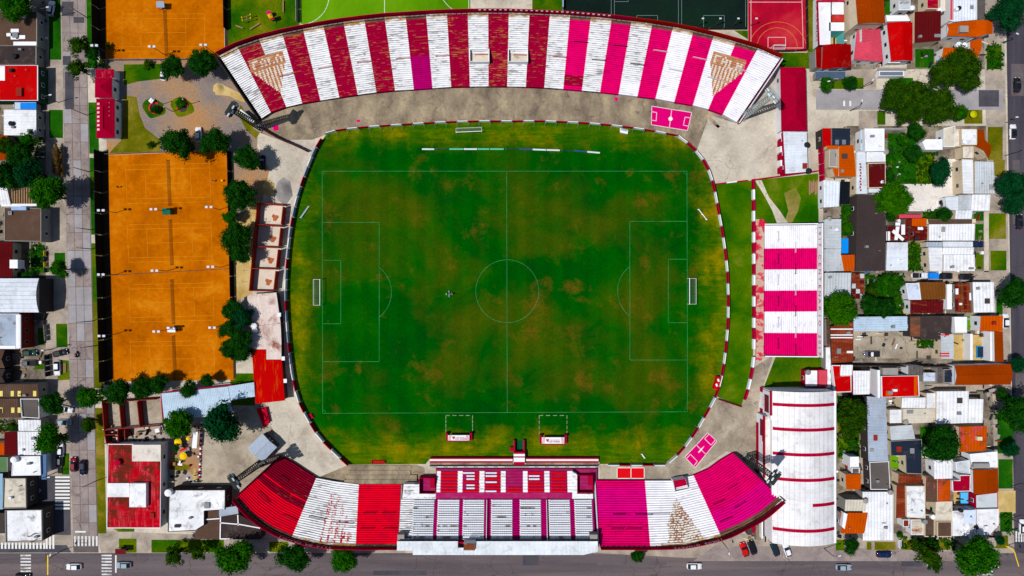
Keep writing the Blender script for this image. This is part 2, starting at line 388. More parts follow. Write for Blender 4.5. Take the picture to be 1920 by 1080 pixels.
# --- pavements and verges
sheet('sidewalk', M['paving'], [(86, -300), (xl(-300), -300), (xl(1036), 1036), (86, 1036)], 0.004)
sheet('sidewalk', M['paving'], [(-600, 1004), (120, 1004), (134, 1036), (-600, 1037)], 0.008)
sheet('sidewalk', M['paving'], [(180, 995), (560, 1010), (760, 1030), (760, 1037), (190, 1037)], 0.005)
sheet('sidewalk', M['paving'], [(1118, 1020), (1380, 1000), (1450, 1000), (1905, 1000), (1905, 1037), (1118, 1037)], 0.005)
sheet('sidewalk', M['paving'], [(1836, -300), (1876, -300), (1902, 1037), (1868, 1037)], 0.003)
for px in ([(92, -40), (113, -40), (115, 112), (92, 112)], [(92, 206), (118, 206), (118, 259), (93, 258)], [(102, 474), (122, 474), (123, 500), (102, 502)],
           [(105, 607), (126, 607), (127, 651), (106, 651)], [(109, 674), (129, 676), (131, 712), (108, 713)], [(58, 459), (84, 459), (84, 512), (58, 512)],
           [(72, 676), (86, 676), (86, 692), (62, 693)], [(71, 615), (84, 615), (84, 647), (72, 647)], [(116, 850), (130, 850), (130, 890), (116, 890)]):
    sheet('lawn', M['lush'] if px[0][1] < 600 else M['grass'], px, 0.020)
vs = [(xl(-60) + 46, -60, 179), (xl(140) + 46, 140, 179)]
for y0, y1, m in ((-60, 128, 'lush'), (192, 288, 'lush'), (296, 440, 'lush'), (456, 566, 'grass'), (566, 728, 'dry'), (765, 828, 'dry'), (828, 1000, 'dry')):
    e = lambda yy: 180 + (yy / 1000.0) * 19.5
    sheet('grass_verge', M[m], [(xl(y0) + 46.5, y0), (e(y0), y0), (e(y1), y1), (xl(y1) + 46.5, y1)], 0.020)
sheet('driveway', M['darkasphalt'], [(55, 893), (131, 893), (133, 1003), (55, 1003)], 0.016)
sheet('driveway', M['darkasphalt'], [(-200, 1020), (125, 1022), (134, 1036), (-200, 1037)], 0.018)
lot = sheet('parking_area', M['darkasphalt'], [(88, 892), (131.5, 892), (131.5, 955), (88, 955)], 0.022)
crosswalk(lot, [R4(103.5, 893 + i * 6.5, 131, 896.6 + i * 6.5) for i in range(10)], 0.03, M['line'])
crosswalk(lot, [R4(2 + i * 6.6, 1017.5, 5.6 + i * 6.6, 1029) for i in range(13)], 0.03, M['line'])
crosswalk(lot, [R4(86 + i * 6.2, 1003, 89.5 + i * 6.2, 1029) for i in range(3)], 0.034, M['line'])
arrow = MB()
for a, c in (((66, 919.5), (77, 919.5)), ((73, 915.5), (77, 919.5)), ((73, 923.5), (77, 919.5))):
    p = W(*a); q = W(*c); arrow.bar((*p, 0.03), (*q, 0.03), 0.12, 0.012)
arrow.build('arrow_marking', M['line'], lot)
for px in (R4(223, 1010, 256, 1036), R4(284, 1012, 420, 1036), R4(505, 1016, 540, 1035), [(212, 991), (252, 991), (252, 997), (222, 997)]):
    sheet('lawn', M['grass'], px, 0.020)
for px in ([(1567, 1012), (1583, 1012), (1583, 1032), (1567, 1032)], R4(1625, 1016, 1634, 1031), R4(1640, 1016, 1679, 1031), R4(1690, 1012, 1782, 1031), R4(1868, 1004, 1890, 1028)):
    sheet('lawn', M['dry'] if px[0][0] > 1600 else M['grass'], px, 0.020)
for px, m in ((R4(1850, 85, 1878, 130), 'grass'), (R4(1852, 238, 1880, 300), 'dry'), (R4(1862, 300, 1884, 330), 'dry'), (R4(1826, 396, 1844, 414), 'lush'), (R4(1829, 420, 1844, 450), 'lush'),
              (R4(1854, 400, 1886, 448), 'grass'), (R4(1830, 474, 1843, 505), 'grass'), (R4(1857, 470, 1887, 507), 'grass'), (R4(1870, 780, 1900, 850), 'lush'), (R4(1872, 861, 1899, 916), 'lush'), (R4(1875, 960, 1898, 997), 'lush'),
              (R4(1868, 560, 1880, 590), 'lush'), (R4(1808, 206, 1842, 232), 'dry')):
    sheet('lawn', M[m], px, 0.020)
# cross street between the north-east blocks
cs = sheet('side_street', M['roadconc2'], [(1514, 168), (1800, 168), (1880, 168), (1880, 206), (1514, 206)], 0.012)
crosswalk(cs, [R4(1581, 189, 1584.5, 199), R4(1592.5, 189, 1596, 199)], 0.016, M['line'])
b = MB(); b.sheet([W(*q) for q in R4(1835, 169, 1873, 200)], 0.018); b.build('asphalt_patch', M['darkasphalt'], cs)
for px, m in ((R4(1514, 132, 1530, 245), 'palecon'), (R4(1586, 130, 1643, 167), 'paving'), (R4(1643, 120, 1700, 167), 'palecon'), (R4(1530, 207, 1588, 240), 'palecon'), (R4(1610, 208, 1646, 242), 'paving')):
    sheet('driveway', M[m], px, 0.016)
for px, m in ((R4(1560, 146, 1619, 167), 'grass'), (R4(1668, 146, 1712, 165), 'lush'), (R4(1716, 92, 1751, 127), 'lush'), (R4(1653, 0, 1672, 28), 'lush'), (R4(1645, 208, 1660, 234), 'grass'),
              (R4(1664, 250, 1718, 345), 'lush'), (R4(1718, 270, 1752, 345), 'grass'), (R4(1577, 385, 1600, 442), 'lush'), (R4(1622, 515, 1692, 592), 'lush'), (R4(1570, 742, 1612, 860), 'grass'),
              (R4(1703, 455, 1725, 507), 'grass'), (R4(1683, 746, 1691, 768), 'turf'), (R4(1669, 854, 1690, 878), 'turf'), (R4(1718, 638, 1756, 652), 'grass'), (R4(1730, 398, 1792, 411), 'lush'), (R4(1812, 592, 1838, 619), 'turf'),
              (R4(1725, 800, 1790, 860), 'lush'), (R4(1690, 575, 1708, 592), 'sand')):
    sheet('garden', M[m], px, 0.020)
for px, m in (([(1695, 346), (1750, 340), (1770, 343), (1770, 298), (1802, 298), (1804, 370), (1770, 396), (1692, 396)], 'whitepatio'), (R4(1599, 620, 1764, 672), 'concrete'), (R4(1710, 508, 1890, 527), 'paving'), (R4(1600, 745, 1626, 920), 'paving'),
              (R4(1545, 333, 1606, 342), 'palecon'), (R4(1787, 628, 1862, 675), 'sand'), (R4(1788, 918, 1826, 948), 'sand'), (R4(1845, 396, 1854, 510), 'palecon'), (R4(1870, 920, 1904, 962), 'sand'), (R4(1725, 720, 1880, 735), 'paving')):
    sheet('patio', M[m], px, 0.018)
sheet('yard', M['yard'], [(1543, 236), (1866, 236), (1880, 1006), (1545, 1006)], 0.002)
sheet('yard', M['yard'], [(1530, -80), (1866, -80), (1866, 130), (1545, 130)], 0.002)
sheet('yard', M['yard'], [(-120, -80), (88, -80), (88, 1000), (-120, 1000)], 0.002)
# --- club grounds west of the stadium
sheet('gravel_yard', M['gravel'], [(198, 112), (428, 112), (500, 230), (545, 262), (545, 390), (480, 390), (430, 700), (420, 285), (200, 288)], 0.010)
sheet('lawn', M['grass'], [(232, 121), (330, 119), (300, 148), (258, 153), (233, 160)], 0.016)
sheet('lawn', M['dry'], [(232, 178), (256, 182), (262, 215), (272, 240), (300, 262), (300, 285), (205, 287), (228, 262)], 0.016)
sheet('lawn', M['dry'], [(451, 196), (470, 225), (490, 245), (480, 260), (462, 244), (446, 214)], 0.016)
sheet('patio', M['palecon'], [(484, 248), (545, 270), (583, 290), (560, 345), (545, 385), (490, 385), (505, 320), (482, 275)], 0.014)
sheet('sand', M['sand'], [(400, 160), (420, 160), (450, 175), (460, 192), (445, 188), (430, 180), (404, 178)], 0.018)
for i, (cx, cy) in enumerate(((289, 203), (342, 201))):
    q = [(cx + 21 * cos(t) * (1 + .18 * sin(2 * t)), cy + 18 * sin(t) * (1 + .12 * cos(t * 3))) for t in [k * 2 * pi / 24 for k in range(24)]]
    sheet('garden_island', M['grass'], q, 0.020)
sheet('sand', M['sand'], [(430, 440), (475, 380), (490, 390), (472, 560), (440, 560)], 0.012)
sheet('playground_yard', M['paving'], [(200, 745), (490, 745), (560, 860), (440, 960), (200, 900)], 0.008)
sheet('clubyard', M['concrete'], [(378, 800), (470, 760), (500, 790), (560, 860), (450, 915), (376, 905)], 0.013)
sheet('lawn', M['dry'], [(318, 861), (332, 858), (345, 870), (357, 872), (357, 880), (338, 883), (317, 880)], 0.016)
sheet('dirt_yard', M['gravel'], [(318, 815), (377, 790), (375, 900), (318, 858)], 0.012)
sheet('lawn', M['grass'], R4(432, 700, 478, 760), 0.012)
# --- sports grounds along the north edge
sheet('park_lawn', M['grass'], [(426, -90), (556, -90), (560, 60), (500, 84), (426, 110)], 0.014)
tf = sheet('turf_pitch', M['turf'], [(559, -120), (882, -120), (882, 62), (559, 75)], 0.014)
b = MB()
def strip(b, pts, w, z):
    for a, c in zip(pts, pts[1:]):
        p = Vector(W(*a)); q = Vector(W(*c)); d = (q - p); l = d.length
        if l < 1e-6: continue
        d /= l; n = Vector((-d.y, d.x)) * w / 2; p = p - d * w * .3; q = q + d * w * .3
        b.quad((p.x - n.x, p.y - n.y, z), (q.x - n.x, q.y - n.y, z), (q.x + n.x, q.y + n.y, z), (p.x + n.x, p.y + n.y, z))
def arc(cx, cy, r, a0, a1, n=24): return [(cx + r * cos(radians(a0 + (a1 - a0) * i / n)), cy + r * sin(radians(a0 + (a1 - a0) * i / n))) for i in range(n + 1)]
def marking(parent, lines, w, z, mat, name='line_marking'):
    for l in lines:
        b = MB(); strip(b, l, w, z); b.build(name, mat, parent)
marking(tf, [[(721, -90), (721, 40)], [(563, -90), (563, 44)], arc(563, -8, 54, -90, 90), arc(880, -30, 57, 95, 190), [(879, -90), (879, 30)]], 0.14, 0.02, M['line'])
sheet('yard', M['palecon'], [(884, -90), (998, -90), (998, 40), (884, 40)], 0.014)
sheet('lawn', M['grass'], R4(998, -90, 1055, 40), 0.014)
dk = sheet('dark_court', M['darkturf'], R4(1056, -120, 1402, 56), 0.016)
GRN = plain('court_line_green', (30, 92, 66), 0.9)
GRN2 = plain('court_line_grey', (120, 140, 140), 0.9)
marking(dk, [[(1146, -90), (1146, 50)], [(1152, -90), (1152, 50)], [(1272, -90), (1272, 50)], [(1278, -90), (1278, 50)], [(1398, -90), (1398, 50)],
             [(1194, 40), (1194, 29), (1233, 29), (1233, 40)], [(1319, 52), (1319, 29), (1358, 29), (1358, 52)], [(1152, 3), (1178, 3), (1178, -20)]], 0.1, 0.022, GRN2)
rc = sheet('red_court', M['redcourt'], [(1402, -120), (1508, -120), (1513, 97), (1403, 97)], 0.016)
marking(rc, [[(1404, 4), (1503, 4)], [(1408, -20), (1408, 80)], [(1503, -20), (1506, 90)], [(1440, 90), (1506, 90)], [(1440, 90), (1440, 70), (1473, 70), (1473, 90)]], 0.1, 0.022, M['line'])
marking(rc, [arc(1457, 90, 38, 180, 360), arc(1458, 96, 55, 195, 345)], 0.09, 0.024, plain('court_line_yellow', (214, 150, 40), 0.9))
for px in (R4(1462, 98.6, 1535, 129), R4(1513.6, -60, 1533, 98.4), [(1376, 57), (1402.4, 57), (1402.4, 74)]): sheet('lawn', M['grass'], px, 0.014)
sheet('lawn', M['dry'], R4(1514, -60, 1531, 90), 0.020)
M['shadestrip'] = ground('painted_shade', [(.3, (44, 38, 30)), (.7, (70, 58, 42))], .3, 2)  # dark ground colour that stands in for the court screens' shade
# --- clay tennis courts
cc = sheet('clay_court', M['clay'], [(196, -120), (418, -120), (421, 112), (197, 113)], 0.016)
cl = sheet('clay_court', M['clay'], [(201, 291), (429, 282), (440, 712), (209, 716)], 0.016)
for px in ([(186, 284), (203, 284), (211, 722), (196, 722)], [(183, -90), (197, -90), (198, 116), (187, 116)], [(419, -90), (426, -90), (428, 90), (422, 112)], [(429, 284), (434, 284), (443, 706), (438, 712)]): sheet('dirt_strip', M['shadestrip'], px, 0.0175)  # shadow band along the court screens, painted as dark ground strips
CL = plain('clay_line', (214, 142, 30), 0.9, var=0.35, scale=.4)
def tennis(parent, x0, y0, x1, y1, sk=0.0):
    """court with its net line in the middle running down the picture"""
    def f(u, v): return (x0 + (x1 - x0) * u + sk * (v - .5), y0 + (y1 - y0) * v + (u - .5) * sk * -1.2)
    L = [[f(0, 0), f(1, 0)], [f(0, 1), f(1, 1)], [f(0, 0), f(0, 1)], [f(1, 0), f(1, 1)], [f(0, .12), f(1, .12)], [f(0, .88), f(1, .88)], [f(.23, .12), f(.23, .88)], [f(.77, .12), f(.77, .88)], [f(.23, .5), f(.77, .5)]]
    marking(parent, L, 0.07, 0.021, CL)
tennis(cc, 229, 26, 384, 96)
tennis(cl, 237, 308, 394, 380, 3); tennis(cl, 240, 420, 397, 490, 3); tennis(cl, 243, 532, 400, 602, 3); tennis(cl, 245, 640, 402, 706, 2)

# ================================================================== PITCH
FENCE = [(612, 252), (640, 245), (700, 239), (760, 235), (830, 231), (900, 229), (960, 229), (1020, 229), (1090, 232), (1150, 237), (1210, 245), (1270, 256), (1300, 281), (1322, 310), (1335, 345),
         (1344, 390), (1353, 440), (1360, 490), (1363, 540), (1363, 600), (1358, 660), (1351, 705), (1340, 742), (1322, 775), (1300, 812), (1272, 848), (1246, 870), (1124, 870), (1122, 860), (806, 860), (798, 870), (655, 871), (632, 850), (600, 817),
         (577, 780), (562, 750), (550, 700), (544, 650), (540, 600), (538, 550), (540, 500), (546, 440), (556, 385), (568, 345), (585, 300), (598, 272)]
n = N('pitch_grass'); p = n.pos()
big = n.noise(p, 0.055, 9, 0.66, 0.7); mid = n.noise(n.mapv(p, (1, 1, 1), (40, 7, 0)), 0.11, 8, 0.7, 0.4); fine = n.noise(p, 1.5, 5, 0.75)
sx = n.new('ShaderNodeSeparateXYZ'); n.put(sx.inputs[0], p)
ex = n.math('DIVIDE', n.math('ABSOLUTE', n.math('ADD', sx.outputs[0], 2.0)), 62.0); ey = n.math('DIVIDE', n.math('ABSOLUTE', n.math('ADD', sx.outputs[1], 0.6)), 46.0)
edge = n.math('MAXIMUM', ex, ey)
def zone(px, py, rx, ry):
    x, y = W(px, py); m_ = n.new('ShaderNodeMapping'); n.put(m_.inputs['Vector'], p)
    m_.inputs['Scale'].default_value = (1 / (rx * K), 1 / (ry * K), 0); m_.inputs['Location'].default_value = (-x / (rx * K), -y / (ry * K), 0)
    l = n.new('ShaderNodeVectorMath', operation='LENGTH'); n.put(l.inputs[0], m_.outputs[0])
    return n.mask(l.outputs['Value'], 1.0, 0.1)
def total(zs):
    t = zs[0]
    for z_ in zs[1:]: t = n.math('ADD', t, z_)
    return t
veil = n.noise(p, 0.04, 8, 0.6, 0.5)
wide = total([zone(*q) for q in ((1030, 400, 210, 90), (720, 380, 120, 60), (985, 590, 110, 80), (1120, 690, 130, 90), (1230, 720, 70, 60), (850, 690, 110, 70), (1210, 390, 90, 50), (1180, 560, 90, 60), (1010, 470, 90, 40), (690, 700, 60, 60), (860, 600, 110, 60))])
spots = total([zone(*q) for q in ((985, 618, 50, 36), (1215, 375, 46, 30), (655, 372, 26, 14), (838, 640, 30, 14), (1265, 548, 20, 12), (1240, 705, 50, 46), (1100, 725, 60, 40), (1080, 545, 40, 30), (1005, 560, 40, 50), (815, 700, 40, 30), (672, 690, 14, 34), (930, 600, 20, 12))])
ochre = total([zone(*q) for q in ((1325, 350, 60, 90), (1345, 460, 34, 120), (1335, 690, 44, 90), (1060, 815, 170, 36), (880, 838, 90, 30), (1290, 275, 70, 26), (930, 272, 140, 20), (700, 255, 90, 22), (960, 800, 60, 40), (1200, 825, 80, 30), (760, 850, 120, 24), (620, 800, 50, 40), (565, 640, 30, 140))])
c = n.ramp(big, [(0.34, (0, 66, 6)), (0.5, (0, 77, 2)), (0.66, (8, 86, 0))])
v = n.mask(n.math('ADD', veil, n.math('MULTIPLY', wide, .15)), .49, .66)
c = n.mix(n.math('MULTIPLY', v, .72), c, n.ramp(mid, [(0.36, (42, 76, 0)), (0.64, (76, 80, 4))]))
s_ = n.mask(n.math('ADD', n.noise(n.mapv(p, (1, 1, 1), (13, 55, 0)), 0.11, 9, 0.7, 0.2), n.math('MULTIPLY', spots, .14)), .56, .72)
c = n.mix(n.math('MULTIPLY', s_, .7), c, n.gain(col((106, 80, 16)), fine, 0.75, 1.2))
streak = n.noise(n.mapv(p, (0.12, 0.9, 1)), 1.0, 6, .7)
em = n.mask(n.math('ADD', edge, n.math('MULTIPLY', n.math('SUBTRACT', mid, .5), .3)), .86, .99)
oc = n.mask(n.math('ADD', n.math('ADD', n.math('MULTIPLY', mid, .75), n.math('MULTIPLY', streak, .25)), n.math('MULTIPLY', ochre, .13)), .49, .7)
c = n.mix(em, c, n.mix(oc, n.ramp(streak, [(0.36, (30, 88, 0)), (0.62, (70, 102, 0))]), n.ramp(n.noise(p, .3, 6, .7), [(0.4, (98, 110, 0)), (0.58, (136, 120, 0)), (.72, (156, 122, 18))])))
mow = n.new('ShaderNodeTexWave', wave_type='BANDS', bands_direction='X'); n.put(mow.inputs[0], p); mow.inputs['Scale'].default_value = 0.06; mow.inputs['Distortion'].default_value = 0.6
c = n.gain(c, mow.outputs['Fac'], 0.94, 1.05); c = n.gain(c, fine, 0.7, 1.28)
n.bump(fine, 0.5); M['pitch'] = n.done(c, 0.95, 0.05)
pit = sheet('pitch', M['pitch'], FENCE, 0.028)
PL = plain('pitch_line', (58, 138, 80), 0.9, var=0.5, scale=0.3)
marking(pit, [[(604, 321), (1289, 321)], [(605, 775), (1289, 772)], [(604, 321), (605, 775)], [(1288, 321), (1289, 772)], [(950, 321), (951, 773)],
              arc(951, 546, 59, 0, 360, 48), [(604, 417), (711, 417), (711, 678), (605, 678)], [(1288, 415), (1181, 415), (1181, 675), (1289, 675)],
              [(604, 488), (639, 488), (639, 607), (604, 607)], [(1288, 486), (1253, 486), (1253, 605), (1288, 605)],
              arc(675, 548, 59, -53, 53, 16), arc(1217, 546, 59, 127, 233, 16), arc(604, 321, 6, 0, 90, 6), arc(605, 775, 6, -90, 0, 6), arc(1288, 321, 6, 90, 180, 6), arc(1289, 772, 6, 180, 270, 6)], 0.11, 0.036, PL)
for x0, x1, y0, y1 in ((836, 886, 779, 812), (1011, 1063, 779, 818)):
    L = []
    for k in range(4):
        a = x0 + (x1 - x0) * k / 4; L.append([(a, y0), (a + 7, y0)])
        t = y0 + (y1 - y0) * k / 4; L += [[(x0, t), (x0, t + 6)], [(x1, t), (x1, t + 6)]]
    marking(pit, L, 0.16, 0.036, plain('dash_line', (140, 158, 120), 0.9, var=.4, scale=.5))
M['barepatch'] = ground('bare_earth', [(0.3, (96, 108, 20)), (0.5, (132, 122, 60)), (0.7, (160, 138, 90))], 0.2, 1.6)
corr = sheet('grass_corridor', M['brightlawn'], [(1340, 346), (1411, 338), (1411, 400), (1412, 665), (1408, 695), (1390, 762), (1345, 744), (1356, 700), (1366, 620), (1366, 520), (1354, 420)], 0.018)
sheet('lawn', M['brightlawn'], [(1414, 338), (1534, 325), (1535, 422), (1434, 424), (1412, 410)], 0.018)
sheet('dirt_path', M['palecon'], [(1415, 338), (1428, 338), (1442, 370), (1462, 395), (1480, 422), (1458, 422), (1448, 395), (1432, 365)], 0.026)
sheet('bare_patch', M['barepatch'], [(1470, 362), (1492, 352), (1502, 372), (1496, 396), (1484, 420), (1470, 420), (1478, 395)], 0.024)
sheet('lawn', M['grass'], [(1455, 667), (1540, 668), (1545, 700), (1540, 724), (1432, 726)], 0.018)
yd = sheet('concourse', M['palecon'], [(1262, 250), (1330, 210), (1385, 228), (1466, 125), (1466, 325), (1340, 345), (1326, 312), (1300, 280)], 0.014)
for px in ([(1330, 216), (1381, 232), (1466, 130), (1466, 240), (1380, 270)], [(1380, 272), (1466, 242), (1466, 324), (1420, 330)], [(1306, 282), (1328, 222), (1378, 272), (1418, 330), (1340, 342)]):
    b = MB(); b.prism(shrink([W(*q) for q in px], 0.06), 0.014, 0.055); b.build('concrete_slab', M['palecon'], yd)
sheet('concourse', M['concrete'], [(1390, 762), (1412, 690), (1450, 665), (1430, 728), (1420, 770), (1418, 900), (1380, 850), (1362, 846), (1300, 890), (1250, 902), (1124, 902), (1124, 872), (1246, 872), (1300, 815), (1342, 745)], 0.016)
sheet('concourse', M['palecon'], [(484, 768), (560, 756), (600, 818), (655, 872), (655, 905), (590, 898), (535, 862), (520, 848), (512, 805)], 0.016)
for px, m in (([(1222, 199), (1297, 211), (1289, 245), (1221, 234)], None), ([(1327, 811), (1344, 827), (1303, 877), (1284, 857)], None)):
    q = [W(*v) for v in px]; mini = MB(); mini.sheet(q, 0.05); mini = struct(mini.build('painted_mini_pitch', M['pink']))
    def f(u, v, q=px): return lerp(lerp(q[0], q[1], u), lerp(q[3], q[2], u), v)
    L = [[f(0, 0), f(1, 0), f(1, 1), f(0, 1), f(0, 0)]]
    if px[0][0] < 1300: L += [[f(.5, 0), f(.5, 1)], [f(0, .3), f(.13, .3), f(.13, .75), f(0, .75)], [f(1, .3), f(.86, .3), f(.86, .75), f(1, .75)]]
    else: L += [[f(0, .5), f(1, .5)], [f(.15, 0), f(.15, .2), f(.85, .2), f(.85, 0)], [f(.15, 1), f(.15, .82), f(.85, .82), f(.85, 1)]]
    marking(mini, L, 0.15, 0.056, M['line'])
    b = MB(); b.sheet([W(*f(*t)) for t in ((.44, .5), (.5, .35), (.56, .5), (.53, .62), (.46, .62))], 0.06); b.build('emblem_marking', M['line'], mini)
rp = MB(); rp.sheet([W(*q) for q in R4(1157, 877, 1208, 897)], 0.05); rp = struct(rp.build('painted_mini_pitch', M['red']))
marking(rp, [[(1157, 877), (1208, 877), (1208, 897), (1157, 897), (1157, 877)], [(1183, 877), (1183, 897)]], 0.2, 0.056, M['line'])
# ================================================================== STANDS
def T(name, c, worn, a, b, **k): return terrace(name, c, worn, a, b, **k)
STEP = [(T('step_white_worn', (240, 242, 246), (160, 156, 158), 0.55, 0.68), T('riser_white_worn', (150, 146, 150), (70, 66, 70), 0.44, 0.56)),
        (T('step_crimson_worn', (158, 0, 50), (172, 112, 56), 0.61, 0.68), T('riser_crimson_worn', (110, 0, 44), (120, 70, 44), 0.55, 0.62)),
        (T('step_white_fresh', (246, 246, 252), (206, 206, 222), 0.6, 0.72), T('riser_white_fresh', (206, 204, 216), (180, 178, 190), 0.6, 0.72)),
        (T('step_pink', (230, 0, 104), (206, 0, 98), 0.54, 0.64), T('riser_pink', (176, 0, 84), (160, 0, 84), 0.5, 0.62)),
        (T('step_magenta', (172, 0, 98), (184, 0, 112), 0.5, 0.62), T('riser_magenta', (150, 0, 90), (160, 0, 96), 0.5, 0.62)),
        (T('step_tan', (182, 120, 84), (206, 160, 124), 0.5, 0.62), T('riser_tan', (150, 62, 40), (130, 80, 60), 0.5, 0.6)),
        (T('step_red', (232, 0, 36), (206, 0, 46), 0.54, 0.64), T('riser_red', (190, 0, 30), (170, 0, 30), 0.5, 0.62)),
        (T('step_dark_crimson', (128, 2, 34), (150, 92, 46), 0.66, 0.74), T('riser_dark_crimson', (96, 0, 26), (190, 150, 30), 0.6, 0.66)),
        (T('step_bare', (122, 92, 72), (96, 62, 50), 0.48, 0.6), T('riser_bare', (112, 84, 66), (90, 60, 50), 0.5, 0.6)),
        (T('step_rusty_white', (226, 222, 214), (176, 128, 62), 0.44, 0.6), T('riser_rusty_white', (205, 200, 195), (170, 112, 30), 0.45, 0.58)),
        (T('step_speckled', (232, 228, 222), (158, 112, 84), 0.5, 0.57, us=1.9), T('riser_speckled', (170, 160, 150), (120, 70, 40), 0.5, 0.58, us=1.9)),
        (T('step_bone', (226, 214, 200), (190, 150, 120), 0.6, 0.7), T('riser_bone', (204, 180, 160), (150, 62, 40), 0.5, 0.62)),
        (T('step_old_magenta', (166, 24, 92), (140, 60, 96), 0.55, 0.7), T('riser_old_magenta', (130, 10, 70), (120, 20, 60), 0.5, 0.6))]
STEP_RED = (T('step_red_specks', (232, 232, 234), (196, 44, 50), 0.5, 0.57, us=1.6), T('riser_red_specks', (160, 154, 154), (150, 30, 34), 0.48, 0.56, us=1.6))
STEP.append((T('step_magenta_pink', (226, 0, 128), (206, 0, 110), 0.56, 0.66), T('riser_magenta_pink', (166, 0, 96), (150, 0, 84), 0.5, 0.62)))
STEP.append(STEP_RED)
SM = [m for p in STEP for m in p]
def bays(parent, F, B, zf, zb, n, slot, nc=None, name='terrace_bay', labels=None, base=0.0):
    """stepped terrace: one part per bay; F, B photo points of the bay edges along the front and the back"""
    out = []
    for i in range(len(F) - 1):
        b = MB(); f0, f1, b0, b1 = F[i], F[i + 1], B[i], B[i + 1]
        w = [W(*f0, zf), W(*f1, zf), W(*b0, zb), W(*b1, zb)]
        m = (nc(i) if nc else 2)
        def P(u, t): return lerp(lerp(w[0], w[1], u), lerp(w[2], w[3], u), t)
        def A(u, t): return lerp(lerp(f0, f1, u), lerp(b0, b1, u), t)
        L = hypot(w[1][0] - w[0][0], w[1][1] - w[0][1])
        for r in range(n):
            z = zf + (zb - zf) * (r + 1) / n; z0 = base if r == 0 else zf + (zb - zf) * r / n
            for k in range(m):
                u0, u1 = k / m, (k + 1) / m
                s = slot(i, A((u0 + u1) / 2, (r + .5) / n), (r + .5) / n, (u0 + u1) / 2)
                vv = r + i * 37
                uv = [(u0 * L + i * 50, vv), (u1 * L + i * 50, vv), (u1 * L + i * 50, vv + .98), (u0 * L + i * 50, vv + .98)]
                a0 = P(u0, r / n); a1 = P(u1, r / n); c0 = P(u0, (r + 1) / n); c1 = P(u1, (r + 1) / n)
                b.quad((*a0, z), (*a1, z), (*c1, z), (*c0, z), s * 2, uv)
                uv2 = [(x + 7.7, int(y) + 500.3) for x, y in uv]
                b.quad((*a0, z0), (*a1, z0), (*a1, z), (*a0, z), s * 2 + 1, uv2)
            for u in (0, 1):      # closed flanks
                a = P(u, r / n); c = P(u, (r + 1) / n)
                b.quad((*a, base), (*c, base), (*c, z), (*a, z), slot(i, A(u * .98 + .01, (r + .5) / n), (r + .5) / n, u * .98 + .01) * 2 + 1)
        a0, a1 = P(0, 1), P(1, 1); b.quad((*a0, base), (*a1, base), (*a1, zb), (*a0, zb), 17)
        o = b.build(name, SM, parent)
        if labels and labels(i): o['label'] = labels(i)
        out.append(o)
    return out
def wallrun(parent, name, pts, z0, z1, th, mats, closed=False, mi=None):
    """wall with thickness along world points"""
    b = MB()
    m = len(pts)
    off = []
    for i in range(m):
        a = Vector(pts[max(0, i - 1)]); c = Vector(pts[min(m - 1, i + 1)]); d = (c - a).normalized(); off.append(Vector((-d.y, d.x)) * th)
    for i in range(m - 1):
        p, q = Vector(pts[i]), Vector(pts[i + 1]); p2, q2 = p + off[i], q + off[i + 1]
        k = mi(i) if mi else 0
        b.quad((*p, z0), (*q, z0), (*q, z1), (*p, z1), k); b.quad((*q2, z0), (*p2, z0), (*p2, z1), (*q2, z1), k)
        b.quad((*p, z1), (*q, z1), (*q2, z1), (*p2, z1), k)
        if i == 0: b.quad((*p2, z0), (*p, z0), (*p, z1), (*p2, z1), k)
        if i == m - 2: b.quad((*q, z0), (*q2, z0), (*q2, z1), (*q, z1), k)
    return b.build(name, mats, parent)
def endwall(parent, f, k, zf, zb, th, mats, n=14, rise=0.9):
    """raking side wall that follows the end of a stand"""
    p = Vector(W(*f, zf)); q = Vector(W(*k, zb)); d = (q - p).normalized(); nn = Vector((-d.y, d.x)) * th
    b = MB()
    for i in range(n):
        t0, t1 = i / n, (i + 1) / n; a = p.lerp(q, t0); c = p.lerp(q, t1); za = zf + (zb - zf) * t0 + rise; zc = zf + (zb - zf) * t1 + rise
        a2, c2 = a + nn, c + nn
        b.quad((*a, 0), (*c, 0), (*c, zc), (*a, za)); b.quad((*c2, 0), (*a2, 0), (*a2, za), (*c2, zc)); b.quad((*a, za), (*c, zc), (*c2, zc), (*a2, za), 1)
    return b.build('side_wall', mats, parent)
def barrier(parent, p0, p1, z, mat, h=1.05):
    b = MB(); a = Vector((*p0, z)); c = Vector((*p1, z)); up = Vector((0, 0, h))
    b.bar(a + up, c + up, 0.09); b.bar(a + up * .55, c + up * .55, 0.06)
    for t in (0.02, 0.98):
        q = a.lerp(c, t); b.bar(q, q + up, 0.1)
    return b.build('crush_barrier', mat, parent)
M['rail_red'] = plain('rail_red', (190, 40, 50), 0.6); M['rail_pale'] = plain('rail_pale', (210, 205, 220), 0.6); M['rail_dark'] = plain('rail_dark', (70, 20, 40), 0.6)
